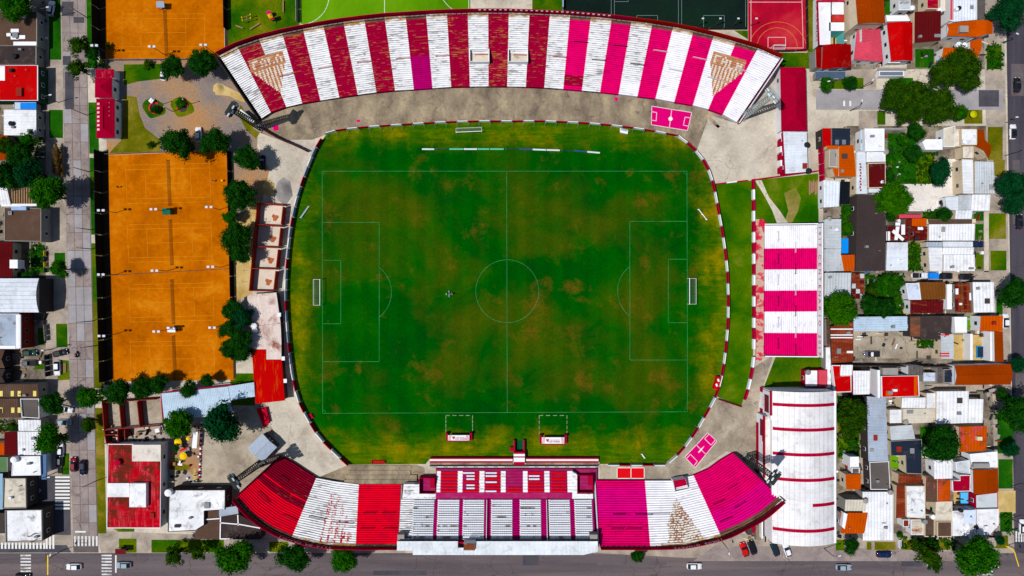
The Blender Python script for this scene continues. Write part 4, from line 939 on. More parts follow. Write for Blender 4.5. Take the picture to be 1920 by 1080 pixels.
# ---------------- fences and painted boundary walls
def resample(pts, step):
    out = [Vector(pts[0])]; acc = 0.0
    for a, c in zip(pts, pts[1:]):
        a = Vector(a); c = Vector(c); l = (c - a).length; d = step - acc
        while d <= l: out.append(a.lerp(c, d / l)); d += step
        acc = (acc + l) % step if l < d else l - (d - step)
    return out
def fence(name, label, px, step, z, th, mats, cat='fence', post=True, brace=0.0, zmin=.03, sub='fence_panel', smooth=True, tops=None):
    pts = [Vector(W(*p)) for p in (bezier_poly(px, 5) if smooth else px)]
    rs_ = resample(pts, step)
    t = thing(name, label, cat, (rs_[0][0], rs_[0][1], 0))
    for k, (a, c) in enumerate(zip(rs_, rs_[1:])):
        d = (c - a).normalized(); m = mats[k % len(mats)]
        b = MB(); b.bar((*(a + d * .12), (z + zmin) / 2), (*(c - d * .12), (z + zmin) / 2), th, z - zmin)
        if tops: b.bar((*(a + d * .12), z + .06), (*(c - d * .12), z + .06), tops, .1)
        b.build(sub, M[m], t)
        if post:
            b = MB(); nn = Vector((-d.y, d.x)); b.tube((*a, 0), (*a, z + .25), .06, n=6)
            if brace:
                q = a - nn * brace if (a - nn).length < a.length else a + nn * brace
                b.bar((*a, z), (*q, .05), .07); b.bar((*a, z), (*(a.lerp(q, .55)), z + .1), .06)
            b.build('post', M['steel'], t)
    return t
ring = FENCE[:31]
fence('pitch_fence', 'pitch perimeter fence of red and white panels along the north terrace', FENCE[0:12], 3.15, 1.9, .16, ['white', 'crimson'], brace=1.3)
fence('pitch_fence', 'pitch perimeter fence of red and white panels around the east side', FENCE[11:27], 3.3, 1.9, .2, ['white', 'crimson'], brace=.9)
fence('pitch_fence', 'short straight pitch fence by the red mini pitch', FENCE[26:28], 3.3, 1.9, .2, ['white', 'crimson'], brace=.7, smooth=False)
fence('pitch_fence', 'pitch fence running from the low concrete terrace round the southwest corner', FENCE[31:38], 3.3, 1.9, .2, ['crimson', 'white'], brace=.9)
fence('boundary_wall', 'dark crimson fence from the northwest floodlight tower to the pitch corner', [(488, 240), (515, 256), (540, 268), (553, 273), (582, 287)], 2.6, 2.2, .25, ['rail_dark'], 'fence', True)
sheet('concourse', M['palecon'], [(545, 264), (583, 266), (612, 252), (598, 272), (584, 288), (556, 274)], 0.04)
M['bluegrey'] = plain('blue_grey_panel', (150, 165, 190), .5)
fence('pitch_fence', 'blue grey and crimson pitch fence beside the roofless rooms on the west side', FENCE[36:] + FENCE[:1], 3.0, 2.0, .2, ['white', 'bluegrey', 'crimson', 'bluegrey'], brace=1.0)
fence('boundary_wall', 'red and white striped wall between the grass corridor and the east stand', [(1410.5, 336), (1411, 420), (1411.5, 520), (1411.5, 600), (1411.5, 664)], 3.05, 1.5, .55, ['crimson', 'white'], 'wall', False, sub='wall_block')
fence('boundary_wall', 'red and white striped wall curving south past the east stand', [(1411.5, 668), (1408, 695), (1401, 728), (1390, 762)], 3.2, 1.5, .5, ['white', 'crimson'], 'wall', True, sub='wall_block')
fence('boundary_wall', 'low red and white wall closing the north end of the grass corridor', [(1340, 346), (1410, 338)], 3.1, 1.2, .3, ['crimson', 'white'], 'wall', False, sub='wall_block', smooth=False)
fence('boundary_wall', 'crimson wall between the yard and the northeast lawn', [(1412, 338), (1535, 321)], 3.1, 1.4, .3, ['crimson'], 'wall', False, sub='wall_block', smooth=False)
fence('boundary_wall', 'thin crimson fence closing the south end of the grass corridor', [(1345, 748), (1390, 763)], 2.4, 1.3, .15, ['crimson'], 'fence', True, smooth=False)
fence('boundary_wall', 'tall crimson wall behind the northeast lawn', [(1534, 246), (1537, 330), (1539, 412)], 3.2, 2.6, .5, ['crimson'], 'wall', False, sub='wall_block')
fence('boundary_wall', 'grey wall behind the east stand backing onto the neighbouring houses', [(1542, 412), (1546, 540), (1546, 700)], 3.4, 2.4, .3, ['greywall'], 'wall', False, sub='wall_block')
M['screen'] = plain('dark_screen', (30, 30, 30), .95, .05)
fence('court_screen', 'long dark windbreak along the west edge of the three clay courts', [(191, 284), (193, 430), (197, 560), (201, 722)], 6, 4.0, .12, ['screen'], 'windbreak', True, sub='screen_panel')
fence('court_screen', 'dark windbreak west of the single northern clay court', [(185, -100), (188, 118)], 6, 4.0, .12, ['screen'], 'windbreak', True, sub='screen_panel', smooth=False)
fence('court_screen', 'dark mesh screen between the northern clay court and the park lawn', [(424, -60), (426, 88)], 6, 2.6, .12, ['screen'], 'windbreak', True, sub='screen_panel', smooth=False)
fence('court_screen', 'dark mesh screen along the east edge of the clay courts', [(431, 283), (436, 520), (440, 700)], 6, 2.2, .12, ['screen'], 'windbreak', True, sub='screen_panel')
fence('court_fence', 'thin pale fence across the middle between two clay courts', [(205, 517), (436, 504)], 5, 1.2, .06, ['wood'], 'fence', True, smooth=False)
fence('court_fence', 'thin pale fence along the north edge of the clay courts', [(202, 290), (430, 281)], 5, 1.4, .06, ['wood'], 'fence', True, smooth=False)
fence('court_fence', 'thin dark fence along the south edge of the northern clay court', [(197, 114), (422, 112)], 5, 1.4, .06, ['steel'], 'fence', True, smooth=False)
fence('park_fence', 'pale fence between the playground lawn and the bright turf pitch', [(557.5, -60), (559, 48)], 4, 2.2, .12, ['greywall'], 'fence', True, smooth=False)
fence('park_fence', 'dark fence between the bright turf pitch and the paved yard', [(883.5, -60), (883.5, 16)], 4, 2.2, .1, ['dark'], 'fence', True, smooth=False)
fence('park_fence', 'grey kerb fence along the west edge of the dark court', [(1055, -60), (1055, 22)], 4, 1.8, .3, ['bluegrey'], 'fence', True, smooth=False)
fence('park_fence', 'thin fence round the south edge of the dark court', [(1250, 55), (1403, 55)], 4, 1.6, .08, ['dark'], 'fence', True, smooth=False)
fence('park_fence', 'thin fence along the south and east edges of the red court', [(1436, 98), (1512, 97), (1509, -60)], 4, 1.6, .08, ['dark'], 'fence', True, smooth=False)
fence('tyre_fence', 'row of red and white half tyres edging the small playground', [(379, 789), (377, 840), (375, 898)], .75, .55, .45, ['white', 'crimson'], 'fence', False, sub='tyre')
fence('yard_fence', 'white wall between the roofless pens and the sandy yard', [(199, 803), (250, 799), (305, 795)], 4, 2.0, .2, ['white'], 'wall', False, sub='wall_block')
fence('boundary_wall', 'tall dark grey wall south of the fenced parking yard', [(1556, 684), (1640, 684), (1760, 686), (1884, 684)], 6, 3.4, .3, ['darkwall'], 'wall', False, sub='wall_block')
fence('garden_fence', 'yellow and grey garden fence in front of the maroon roofed house', [(87, 470), (88, 512)], 1.6, 1.3, .1, ['yellow', 'darkwall'], 'fence', True, smooth=False)
fence('garden_fence', 'grey slatted fence in front of the blue grey roofed building', [(88, 608), (91, 648)], 1.6, 1.6, .1, ['greywall'], 'fence', True, smooth=False)
fence('garden_fence', 'dark gate fence beside the parked white car', [(91, 664), (94, 712)], 1.6, 2.0, .3, ['dark'], 'fence', True, smooth=False)
# ================================================================== BUILDINGS
C = dict(W=(240, 242, 248), B=(206, 217, 238), b=(170, 184, 204), g=(146, 144, 146), G=(96, 90, 88), L=(198, 206, 214), hall=(182, 2, 26), red=(190, 0, 3), crim=(160, 0, 42), mar=(92, 16, 20), brn=(92, 70, 58), bro=(112, 66, 26), rust=(122, 46, 26),
         ora=(192, 76, 0), dor=(146, 54, 0), pink=(206, 70, 92), navy=(34, 44, 60), beige=(222, 200, 170), cream=(214, 206, 190), dg=(64, 54, 54), green=(92, 132, 84), lb=(190, 214, 236), ind=(150, 0, 2))
WALLS = {'W': M['white'], 'c': M['cream'], 'g': M['greywall'], 'd': M['darkwall'], 'r': M['crimson'], 'b': M['brick'], 't': plain('green_wall', (34, 66, 50), .9), 'u': plain('turquoise_wall', (110, 200, 196), .9)}
HN = [0]; TANKS = []
def piece(root, kind, px, h, c, fin, wall, opt):
    q = [W(*p, h) for p in px]; HN[0] += 1
    jit = .05 + (HN[0] % 7) * .013
    b = MB(); b.prism(shrink(q, jit + (.25 if kind in 'GHT' else .02)), 0, h - .02 - (HN[0] % 5) * .004); wl = b.build('wall', WALLS[wall], root)
    mat = roofm(c, C[c], fin)
    if kind == 'F':
        b = MB(); b.prism(shrink(q, .1), h, h + .06); b.build('roof', mat, root)
        pa = MB(); o = ccw(shrink(q, .02)); s = ccw(shrink(q, .24)); z = h + opt.get('par', .35)
        for i in range(len(o)):
            j = (i + 1) % len(o)
            pa.quad((*o[i], h - .1), (*o[j], h - .1), (*o[j], z), (*o[i], z)); pa.quad((*s[j], h), (*s[i], h), (*s[i], z), (*s[j], z)); pa.quad((*o[i], z), (*o[j], z), (*s[j], z), (*s[i], z))
        pa.build('parapet', opt.get('pm') or WALLS[wall], root)
    elif kind == 'C':
        b = MB(); dz = opt.get('dz', .35); ax = opt.get('ax', 0); zz = [h, h, h, h]
        if ax == 0: zz = [h + dz, h + dz, h, h]
        else: zz = [h + dz, h, h, h + dz]
        P = [(*v, z) for v, z in zip(q, zz)]; corr(b, *P, opt.get('pitch', .8), opt.get('amp', .09), ax); b.build('roof', mat, root)
    elif kind == 'G':
        a = opt.get('ax', 0); rise = opt.get('rise', 1.3); P = [Vector((*v, h)) for v in q]
        if a: P = P[1:] + P[:1]
        # ridge runs parallel to edge 0-1
        m0 = (P[0] + P[3]) / 2 + Vector((0, 0, rise)); m1 = (P[1] + P[2]) / 2 + Vector((0, 0, rise))
        if opt.get('hip'):
            i0 = m0.lerp(m1, opt['hip']); i1 = m1.lerp(m0, opt['hip'])
        else: i0, i1 = m0, m1
        tile = 'tile' if fin in ('tile', 'peel') else 'rib'
        def slope(A_, B_, C_, D_):
            b = MB()
            if tile == 'tile': corr(b, A_, B_, C_, D_, .45, .05, 1, 0, 'tile')
            else: corr(b, A_, B_, C_, D_, .42, .05, 0)
            return b.build('roof', mat, root)
        r_ = slope(P[0], P[1], i1, i0); slope(P[2], P[3], i0, i1)
        if opt.get('hip'): slope(P[1], P[2], i1, i1); slope(P[3], P[0], i0, i0)
        else:
            b = MB(); b.add([P[1], P[2], m1, P[3], P[0], m0], [(0, 1, 2), (3, 4, 5)]); b.build('gable_end', WALLS[wall], root)
        b = MB(); b.bar(i0 + Vector((0, 0, .08)), i1 + Vector((0, 0, .08)), .3, .12); b.build('ridge_cap', opt.get('rm') or mat, r_)
    elif kind == 'T':
        b = MB(); b.prism(q, h, h + .12, bottom=True); b.build('roof', mat, root)
    ar = abs(sum(q[i - 1][0] * q[i][1] - q[i][0] * q[i - 1][1] for i in range(len(q)))) / 2
    if kind in 'FC' and ar > 35 and opt.get('win', 1):
        rh = random.Random(HN[0] * 13); cx = sum(v[0] for v in q) / len(q); cy = sum(v[1] for v in q) / len(q)
        for _ in range(2 + int(ar / 110)):
            e = q[rh.randrange(len(q))]; t = rh.uniform(.25, .72); x, y = cx + (e[0] - cx) * t, cy + (e[1] - cy) * t; b = MB(); k = rh.random()
            if k < .4: b.tube((x, y, h - .1), (x, y, h + rh.uniform(.7, 1.1)), .13, .13, 7); b.build('vent_pipe', M['steel'] if k < .2 else M['greywall'], root)
            elif k < .7: b.box((x, y, h + .5), (rh.uniform(.7, 1.1), rh.uniform(.5, .8), .8), rh.choice([0, 0, .2])); b.build('air_conditioner', M['steel'] if k < .6 else M['white'], root)
            else: b.box((x, y, h + .42), (rh.uniform(.8, 1.8), rh.uniform(.8, 1.6), .16), 0); b.build('roof_hatch', rh.choice([M['greywall'], M['steel'], M['darkwall'], M['brick']]), root)
    # windows on walls that look towards the middle of the site
    if h >= 2.8 and opt.get('win', 1):
        o = ccw(shrink(q, jit + (.25 if kind in 'GHT' else .02))); done = 0
        for i in range(len(o)):
            a, e = Vector(o[i]), Vector(o[(i + 1) % len(o)]); d = e - a; L = d.length
            if L < 3: continue
            d /= L; nn = Vector((d.y, -d.x)); mid = (a + e) / 2
            if nn.dot(-mid.normalized()) < .45: continue
            k = min(3, int(L / 3.2))
            for s in range(k):
                if done >= 4: break
                t = a + d * (L * (s + .5) / k); z = h * .55; w_ = MB()
                w_.box((t.x + nn.x * .03, t.y + nn.y * .03, z), (1.1, .08, 1.2), atan2(d.y, d.x)); wo_ = w_.build('window', M['greywall'] if wall in 'cWb' else M['white'], root); w_ = MB(); w_.box((t.x + nn.x * .06, t.y + nn.y * .06, z), (.92, .1, 1.02), atan2(d.y, d.x)); w_.build('pane', M['glass'], wo_); done += 1
    return wl
def tank(root, px, z, r=.55, mat='greywall', h=1.1):
    x, y = W(*px, z + h); b = MB(); b.tube((x, y, z), (x, y, z + h * .85), r, r, 12); b.tube((x, y, z + h * .85), (x, y, z + h), r, r * .35, 12); b.build('water_tank', M[mat], root)
def house(label, pieces, wall='c', cat='house', name='house', group=None, tanks=(), extra=None):
    p0 = pieces[0]; x, y = W(sum(q[0] for q in p0[1]) / len(p0[1]), sum(q[1] for q in p0[1]) / len(p0[1]), p0[2])
    t = thing(name, label, cat, (x, y, 0), group)
    for p in pieces:
        kind, px, h, c, fin = p[:5]; o = p[5] if len(p) > 5 else {}
        piece(t, kind, px, h, c, fin, o.get('w', wall), o)
    for k in tanks: tank(t, *k)
    if extra: extra(t)
    return t
def boxpart(t, name, px, z0, z1, mat):
    b = MB(); b.prism([W(*q, z1) for q in px], z0, z1); return b.build(name, M[mat] if isinstance(mat, str) else mat, t)
R = R4
# ---------------- west street, west side
def patches(t):
    for px in (R(12, 62, 28, 68), R(20, 54, 35, 74), R(30, 66, 47, 73), R(25, 78, 68, 85)): boxpart(t, 'roof_patch', px, 4.0, 4.12, 'white')
house('brown flat roofed house with peeling white patches by the street', [('F', R(-60, 22, 70, 86), 4.0, 'brn', 'flat', {'par': .1}), ('F', R(-60, 86.5, 69, 121), 3.4, 'dg', 'flat', {'par': .15})], 'g', extra=patches, tanks=[((25, 104), 3.4, .7, 'dark')])
house('red flat roofed corner house with a white roof edge', [('F', R(-60, 122.5, 72, 189), 4.4, 'red', 'fresh', {'par': .2, 'pm': M['white']})], 't', extra=lambda t: [boxpart(t, 'roof_vent', R(30, 164, 40, 180), 4.4, 5.2, 'brick'), boxpart(t, 'roof_patch', R(-20, 124, 9, 151), 4.46, 4.55, 'white'), boxpart(t, 'chimney', R(16, 128, 22, 134), 4.4, 5.4, 'dark')])
house('bright blue awning between the red roof and a white roof', [('T', R(28, 192, 68, 205), 2.6, 'lb', 'fresh')], 'g', 'awning', 'awning', extra=lambda t: boxpart(t, 'tarpaulin', R(38, 192.5, 68, 204.5), 2.75, 2.85, 'blue'))
house('small white flat roofed house with a dark tank below the blue awning', [('C', R(9, 206, 68, 254), 3.6, 'W', 'metal', {'ax': 1})], 'g', tanks=[((19, 231), 3.7, .7, 'dark')])
house('orange tiled house half hidden by palms at the west edge', [('G', R(-50, 254, 15, 300), 3.4, 'dor', 'tile')], 'c')
house('white metal roof fragment beside a slatted pergola', [('C', [(-50, 350), (14, 350), (20, 384), (-50, 384)], 3.2, 'W', 'metal')], 'c')
pg = thing('pergola', 'slatted wooden pergola roof beside the big dark trees', 'pergola', (*W(40, 368), 0))
for k in range(9): boxpart(pg, 'slat', R(21 + k * 4.6, 350, 23.6 + k * 4.6, 384), 2.6, 2.75, 'wood')
boxpart(pg, 'beam', R(2, 382, 69, 387), 2.7, 3.0, 'white')
for x in (22, 64): b = MB(); b.tube((*W(x, 384), 0), (*W(x, 384), 2.6), .1); b.build('post', M['wood'], pg)
house('brown flat roofed cube house with stained roof and three windows', [('F', [(9, 389), (78, 390), (78, 453), (9, 452)], 4.6, 'brn', 'flat', {'par': .2})], 'g', extra=lambda t: boxpart(t, 'roof_box', R(21, 387, 49, 394), 4.6, 5.6, plain('box_blue', (150, 180, 220))))
house('maroon tiled house with a white chimney block', [('G', R(-60, 454, 23, 520), 4.2, 'mar', 'tile', {'ax': 1})], 'c', extra=lambda t: boxpart(t, 'chimney', R(18, 487, 33, 503), 3.6, 6.4, 'white'))
def vault(t, px0, py0, px1, py1, z, rise, mat, n=10, name='roof_panel', axis='x'):
    """barrel vault: arch across y (axis x) or across x (axis y)"""
    out = []
    A_, B_ = W(px0, py1, z), W(px1, py0, z)
    for k in range(n):
        b = MB()
        for s in range(2):
            u0, u1 = (k + s / 2) / n, (k + s / 2 + .5) / n
            f = lambda u: z + rise * (1 - (2 * u - 1) ** 2)
            if axis == 'y':
                x0, x1 = A_[0] + (B_[0] - A_[0]) * u0, A_[0] + (B_[0] - A_[0]) * u1
                if s == 0: x0 += .05
                b.quad((x0, A_[1], f(u0)), (x1, A_[1], f(u1)), (x1, B_[1], f(u1)), (x0, B_[1], f(u0)))
                if s == 0: b.quad((x0, A_[1], f(u0) - .06), (x0, A_[1], f(u0)), (x0, B_[1], f(u0)), (x0, B_[1], f(u0) - .06))
            else:
                y0, y1 = A_[1] + (B_[1] - A_[1]) * u0, A_[1] + (B_[1] - A_[1]) * u1
                if s == 0: y0 += .05
                b.quad((A_[0], y0, f(u0)), (B_[0], y0, f(u0)), (B_[0], y1, f(u1)), (A_[0], y1, f(u1)))
        out.append(b.build(name, mat, t))
    return out
L8 = thing('warehouse', 'large white barrel roofed warehouse on the west street', 'warehouse', (*W(30, 554), 0))
q = [W(*p, 6.5) for p in R(-80, 522, 73, 586)]; b = MB(); b.prism(shrink(q, .1), 0, 6.4); b.build('wall', M['darkwall'], L8)
vault(L8, -80, 522, 73, 586, 6.5, 1.2, roofm('B', (226, 234, 246), 'metal'), 8)
b = MB(); b.add([(*W(73, 586, 6.5), 6.4)] + [(W(73, 0, 6.5)[0], W(0, 586 - 64 * k / 8, 6.5)[1], 6.5 + 1.2 * (1 - (2 * k / 8 - 1) ** 2)) for k in range(9)] + [(*W(73, 522, 6.5), 6.4)], [tuple(range(11))]); b.build('gable_end', M['greywall'], L8)
house('two storey building with blue grey roof and wide white rim', [('F', R(-80, 588, 38, 654), 6.0, 'b', 'flat', {'par': .5, 'pm': M['white']})], 'b', extra=lambda t: [boxpart(t, 'parapet_cap', R(30, 590, 38.5, 653), 6.0, 6.45, 'white'), boxpart(t, 'parapet_cap', R(-80, 648, 29, 654), 6.0, 6.45, 'white')])
house('dark low house in shade behind the parked cars', [('G', R(-70, 656, 9, 690), 3.6, 'brn', 'tile'), ('G', R(-70, 692, 10, 719), 3.6, 'dg', 'tile')], 'd')
def lights(t, y0, y1, xs_):
    for x in xs_: boxpart(t, 'skylight', R(x, y0, x + 6, y1), 4.95, 5.05, plain('skylight_yellow', (226, 206, 110), .4))
house('long brown shed roof with yellow skylights, upper of two', [('C', R(-60, 720, 73, 745), 4.8, 'brn', 'flat', {'pitch': .6})], 'g', 'shed', 'shed', extra=lambda t: lights(t, 733, 743, (-1, 20, 33, 62)))
house('shorter brown shed roof with yellow skylights, lower of two', [('C', R(-60, 747, 36, 783), 4.8, 'brn', 'flat', {'pitch': .6})], 'g', 'shed', 'shed', extra=lambda t: lights(t, 764, 774, (-1, 21, 33)))
house('sooty grey flat roof with white rim beside the brown sheds', [('F', [(40, 747), (75, 747), (76, 784), (43, 782)], 4.4, 'G', 'flat', {'par': .5, 'pm': M['white']})], 'W')
house('white metal roofed terrace house beside the roadside tree', [('C', R(35, 787, 77, 808), 4.2, 'W', 'metal', {'dz': .2}), ('C', R(34, 809, 77, 853), 4.0, 'W', 'metal', {'dz': .2})], 'g')
house('narrow maroon tiled lean to behind the white terrace house', [('C', R(10, 810, 32, 853), 3.4, 'mar', 'tile', {'ax': 1})], 'c')
house('orange tiled house cut by the west edge', [('C', R(-40, 830, 9.5, 853), 3.2, 'ora', 'tile')], 'c')
house('white flat roofed house with a round brown stain', [('F', [(24, 856), (76, 855), (77, 891), (22, 892)], 4.8, 'W', 'flat', {'par': .15})], 'W', tanks=[((24, 863), 4.8, .9, 'white', 1.5)], extra=lambda t: boxpart(t, 'side_gallery', R(78, 852, 87, 899), 3.9, 4.3, plain('gallery_blue', (80, 110, 150))))
house('low green painted flat roof at the west edge', [('F', R(-40, 857, 16, 884), 3.0, 'green', 'flat')], 'g')
house('pale grey flat roofed corner shop behind the dark parking area', [('F', [(8, 896), (50, 896), (51, 952), (6, 953)], 5.0, 'cream', 'flat', {'par': .4, 'pm': M['greywall']})], 'd', 'shop', 'shop', extra=lambda t: [boxpart(t, 'glass_canopy', R(-60, 888, 5, 955), 3.2, 3.35, plain('glass_blue', (110, 160, 190), .2))])
house('white flat roofed corner building with brown stains at the crossing', [('F', [(11, 956), (80, 955), (81, 1014), (12, 1016)], 5.2, 'W', 'flat', {'par': .45, 'pm': M['greywall']})], 'd', 'shop', 'shop', extra=lambda t: boxpart(t, 'side_wing', R(-60, 962, 9, 1000), 0, 3.6, 'darkwall'))
# ---------------- club buildings, west
house('crimson hip roofed lodge with weathered white splashes by the west street', [('C', R(180, 130.5, 214, 145.5), 3.2, 'crim', 'peel'), ('G', R(178, 146, 210, 183), 4.2, 'crim', 'tile', {'hip': .45, 'rise': 1.3, 'ax': 1}), ('G', R(180.5, 185, 215, 259), 3.8, 'crim', 'tile', {'ax': 1, 'hip': .22})], 'W',
      extra=lambda t: [boxpart(t, 'worn_patch', [(182 + i, 193 + k * 8), (192 + i, 192 + k * 8), (190 + i, 196 + k * 8), (182 + i, 197 + k * 8)], 4.3, 4.45, plain('worn_white', (220, 190, 200), .9)) for i, n_ in ((0, 7), (13, 4)) for k in range(n_)])
rr = thing('roofless_building', 'row of five roofless rooms with pale floors beside the pitch', 'building', (*W(505, 465), 0))
OUT = [(489, 383), (537, 386), (519, 546), (474, 545)]
fl = MB(); fl.prism([W(*p) for p in OUT], 0.02, .12); fl.build('floor', roofm('room_floor', (216, 202, 186), 'fresh'), rr)
def rwall(a, c, h=2.9, m='rw'): b = MB(); b.bar((*W(*a), h / 2 + .1), (*W(*c), h / 2 + .1), .22, h - .2); b.build('room_wall', M[m], rr)
M['rw'] = plain('room_wall_red', (150, 44, 30), .9)
for k in range(4):
    t = (k + 1) / 4.05; 
divs = [0, .245, .495, .745, 1]
for d_ in divs: rwall(lerp(OUT[0], OUT[3], d_), lerp(OUT[1], OUT[2], d_))
for a, c in zip(divs, divs[1:]): rwall(lerp(OUT[0], OUT[3], a), lerp(OUT[0], OUT[3], c)); rwall(lerp(OUT[1], OUT[2], a + .02), lerp(OUT[1], OUT[2], c - .02))
for k in range(4):
    c0 = lerp(lerp(OUT[0], OUT[1], .62), lerp(OUT[3], OUT[2], .62), (divs[k] + divs[k + 1]) / 2 + .02); b = MB()
    b.sheet([(W(*c0)[0] + (1.0 + .35 * sin(j * 2.3)) * cos(j * .7), W(*c0)[1] + (.9 + .3 * cos(j * 1.9)) * sin(j * .7)) for j in range(9)], .135); b.build('rust_stain', plain('rust_stain', (170, 96, 60), .95, var=.4), rr)
for k in range(7):
    b = MB(); y = 402 + k * 21; x = 484 - k * 2.2; b.bar((*W(x, y), 3.0), (*W(x - 11, y + 1), 3.0), .12); b.bar((*W(x - 8, y - 3), 3.02), (*W(x - 8, y + 4), 3.02), .1); b.build('roof_joist', M['wood'], rr)
CREAM = roofm('stained_roof', (212, 192, 182), 'peel')
def clubroof(t):
    for px, m, z in (([(463, 552), (518, 548.5), (526, 606), (468.5, 612)], 'a', 3.45), ([(468.5, 612.4), (526, 606.4), (527.5, 640), (527.5, 674), (499.5, 674), (499.5, 655), (471, 655)], 'a', 3.4), ([(472, 655.4), (499, 655.4), (499, 674.4), (528, 674.4), (534, 751), (479, 757)], 'r', 3.42)):
        q = [W(*p, z) for p in px]; b = MB(); b.prism(q, z - .25, z, bottom=True); b.build('roof', CL2[m], t)
        b = MB(); b.prism(shrink(q, .35), 0, z - .25); b.build('wall', M['darkwall'], t)
    for y in (590, 672, 714): b = MB(); b.box((*W(524 + (y - 590) * .09, y, 3.4), 3.5), (.9, 1.1, .25)); b.build('skylight', M['white'], t)
n = N('stained_slab'); p = n.pos(); c = n.gain(col((220, 204, 196)), n.noise(n.mapv(p, (1.2, .12, 1)), 1, 5), .82, 1.1)
c = n.mix(n.mask(n.noise(p, .13, 7, .65, .6), .54, .7), c, col((140, 84, 66))); CL2 = {'a': n.done(n.gain(c, n.noise(p, 1.8, 4), .88, 1.1), .9)}
n = N('red_membrane'); p = n.pos(); c = n.gain(col((186, 0, 2)), n.noise(p, .15, 5), .85, 1.12); c = n.mix(n.mask(n.noise(n.mapv(p, (1.1, .14, 1)), 1, 6, .7), .56, .68), c, col((196, 66, 4)))
CL2['r'] = n.done(n.gain(c, n.noise(p, 2, 4), .9, 1.1), .8)
cb = thing('club_building', 'long club building with stained pinkish roof and bright red roof beside the pitch', 'building', (*W(500, 650), 0)); clubroof(cb)
tank(cb, (475.5, 611), 3.4, .8, 'white'); tank(cb, (476, 619), 3.4, .8, 'white')
pv = thing('open_canopy', 'pale blue metal roof joining the red roofed club building to the clay courts', 'canopy', (*W(380, 752), 0))
for px, z in (([(301, 738), (428, 724.5), (437, 778), (305, 787)], 3.6), ([(428.5, 724), (477, 716.5), (478, 743.5), (433, 751)], 3.7)):
    q = [W(*p, z) for p in px]; b = MB(); corr(b, (*q[0], z + .25), (*q[1], z + .25), (*q[2], z), (*q[3], z), .5, .06, 0); b.build('roof', roofm('lb', (190, 214, 236), 'metal'), pv)
    for p in shrink(q, .6): b = MB(); b.tube((*p, 0), (*p, z), .12); b.build('post', M['steel'], pv)
wallrun(pv, 'edge_beam', [W(300, 737, 3.7), W(428, 723, 3.7), W(436, 722, 3.7)], 3.3, 3.95, .22, [M['crimson']]); wallrun(pv, 'edge_beam', [W(301.5, 739, 3.7), W(305, 789, 3.7)], 0, 3.9, .25, [M['crimson']])
pens = thing('roofless_building', 'roofless brick pens with pale floors below the street trees', 'building', (*W(250, 775), 0))
b = MB(); b.prism([W(*p) for p in [(202, 752), (302, 745), (306, 795), (205, 803)]], .02, .1); b.build('floor', M['concrete'], pens)
for a, c in (((201, 748), (205, 803)), ((233, 752), (237, 799)), ((266, 750), (271, 797)), ((202, 752), (300, 746)), ((204, 803), (306, 795)), ((205, 803), (209, 828)), ((230, 802), (231, 826)), ((206, 828), (231, 826)), ((208, 812), (229, 811)), ((243, 802), (243, 818))):
    b = MB(); b.bar((*W(*a), 1.4), (*W(*c), 1.4), .22, 2.6); b.build('pen_wall', M['brick'], pens)
def redbar(t):
    boxpart(t, 'raised_roof', R(242.5, 906.5, 273.5, 951), 3.5, 5.6, roofm('W', C['W'], 'flat')); boxpart(t, 'white_sheet', R(201.5, 906, 242, 932), 4.35, 4.46, roofm('W', C['W'], 'metal')); boxpart(t, 'roof_lantern', R(247.5, 834, 301.5, 865), 4.0, 5.0, roofm('beige', (232, 224, 214), 'flat'))
    boxpart(t, 'blue_sheet', [(200.5, 866), (216, 872), (216, 906), (200.5, 906)], 3.9, 4.05, roofm('b', C['b'], 'metal')); tank(t, (219, 868), 4.1, .9, 'crimson', 1.2)
house('worn red flat roofed club hall with white raised blocks at the southwest', [('F', [(203, 832), (303, 832), (301.5, 990), (201, 990)], 4.0, 'hall', 'hall', {'par': .25, 'pm': M['white']})], 'W', 'club hall', 'club_hall', extra=redbar)
def whitehall(t):
    boxpart(t, 'low_roof', [(384, 957.5), (413, 957.5), (412, 1011), (363, 1011), (366, 996), (383, 986)], 0, 3.6, roofm('brn', C['brn'], 'flat')); boxpart(t, 'low_roof', [(414.5, 968), (446, 963.5), (490, 989), (489, 1011.5), (413.5, 1011.5)], 0, 3.7, roofm('dg', (92, 82, 78), 'flat'))
    for a, c in (((414, 957), (413, 1011)), ((384, 974), (412, 972)), ((413, 980), (450, 983)), ((450, 983), (488, 990)), ((446, 965), (447, 985)), ((384, 957), (384, 974)), ((414, 1010), (436, 1010))):
        b = MB(); b.bar((*W(*a, 3.8), 3.8), (*W(*c, 3.8), 3.8), .3, .3); b.build('white_kerb', M['white'], t)
    boxpart(t, 'blue_shed_roof', [(410.5, 954), (445, 948.5), (447, 963), (411, 969)], 4.0, 4.6, roofm('b', C['b'], 'metal')); tank(t, (314, 925), 4.6, 1.0, 'white', 1.6)
house('long white flat roof with brown stained extension below the playground', [('F', [(317, 918.5), (423, 918), (423, 955), (384, 957), (383, 985), (366, 995), (315, 997)], 4.6, 'W', 'flat', {'par': .2})], 'd', 'hall', 'hall', extra=whitehall)
ks = house('grey blue hipped kiosk roof turned diagonally by the southwest terrace', [('G', [(463.5, 840), (492, 812.5), (519.5, 838.5), (492.5, 866)], 3.4, 'b', 'metal', {'rise': .5})], 'd', 'kiosk', 'kiosk')
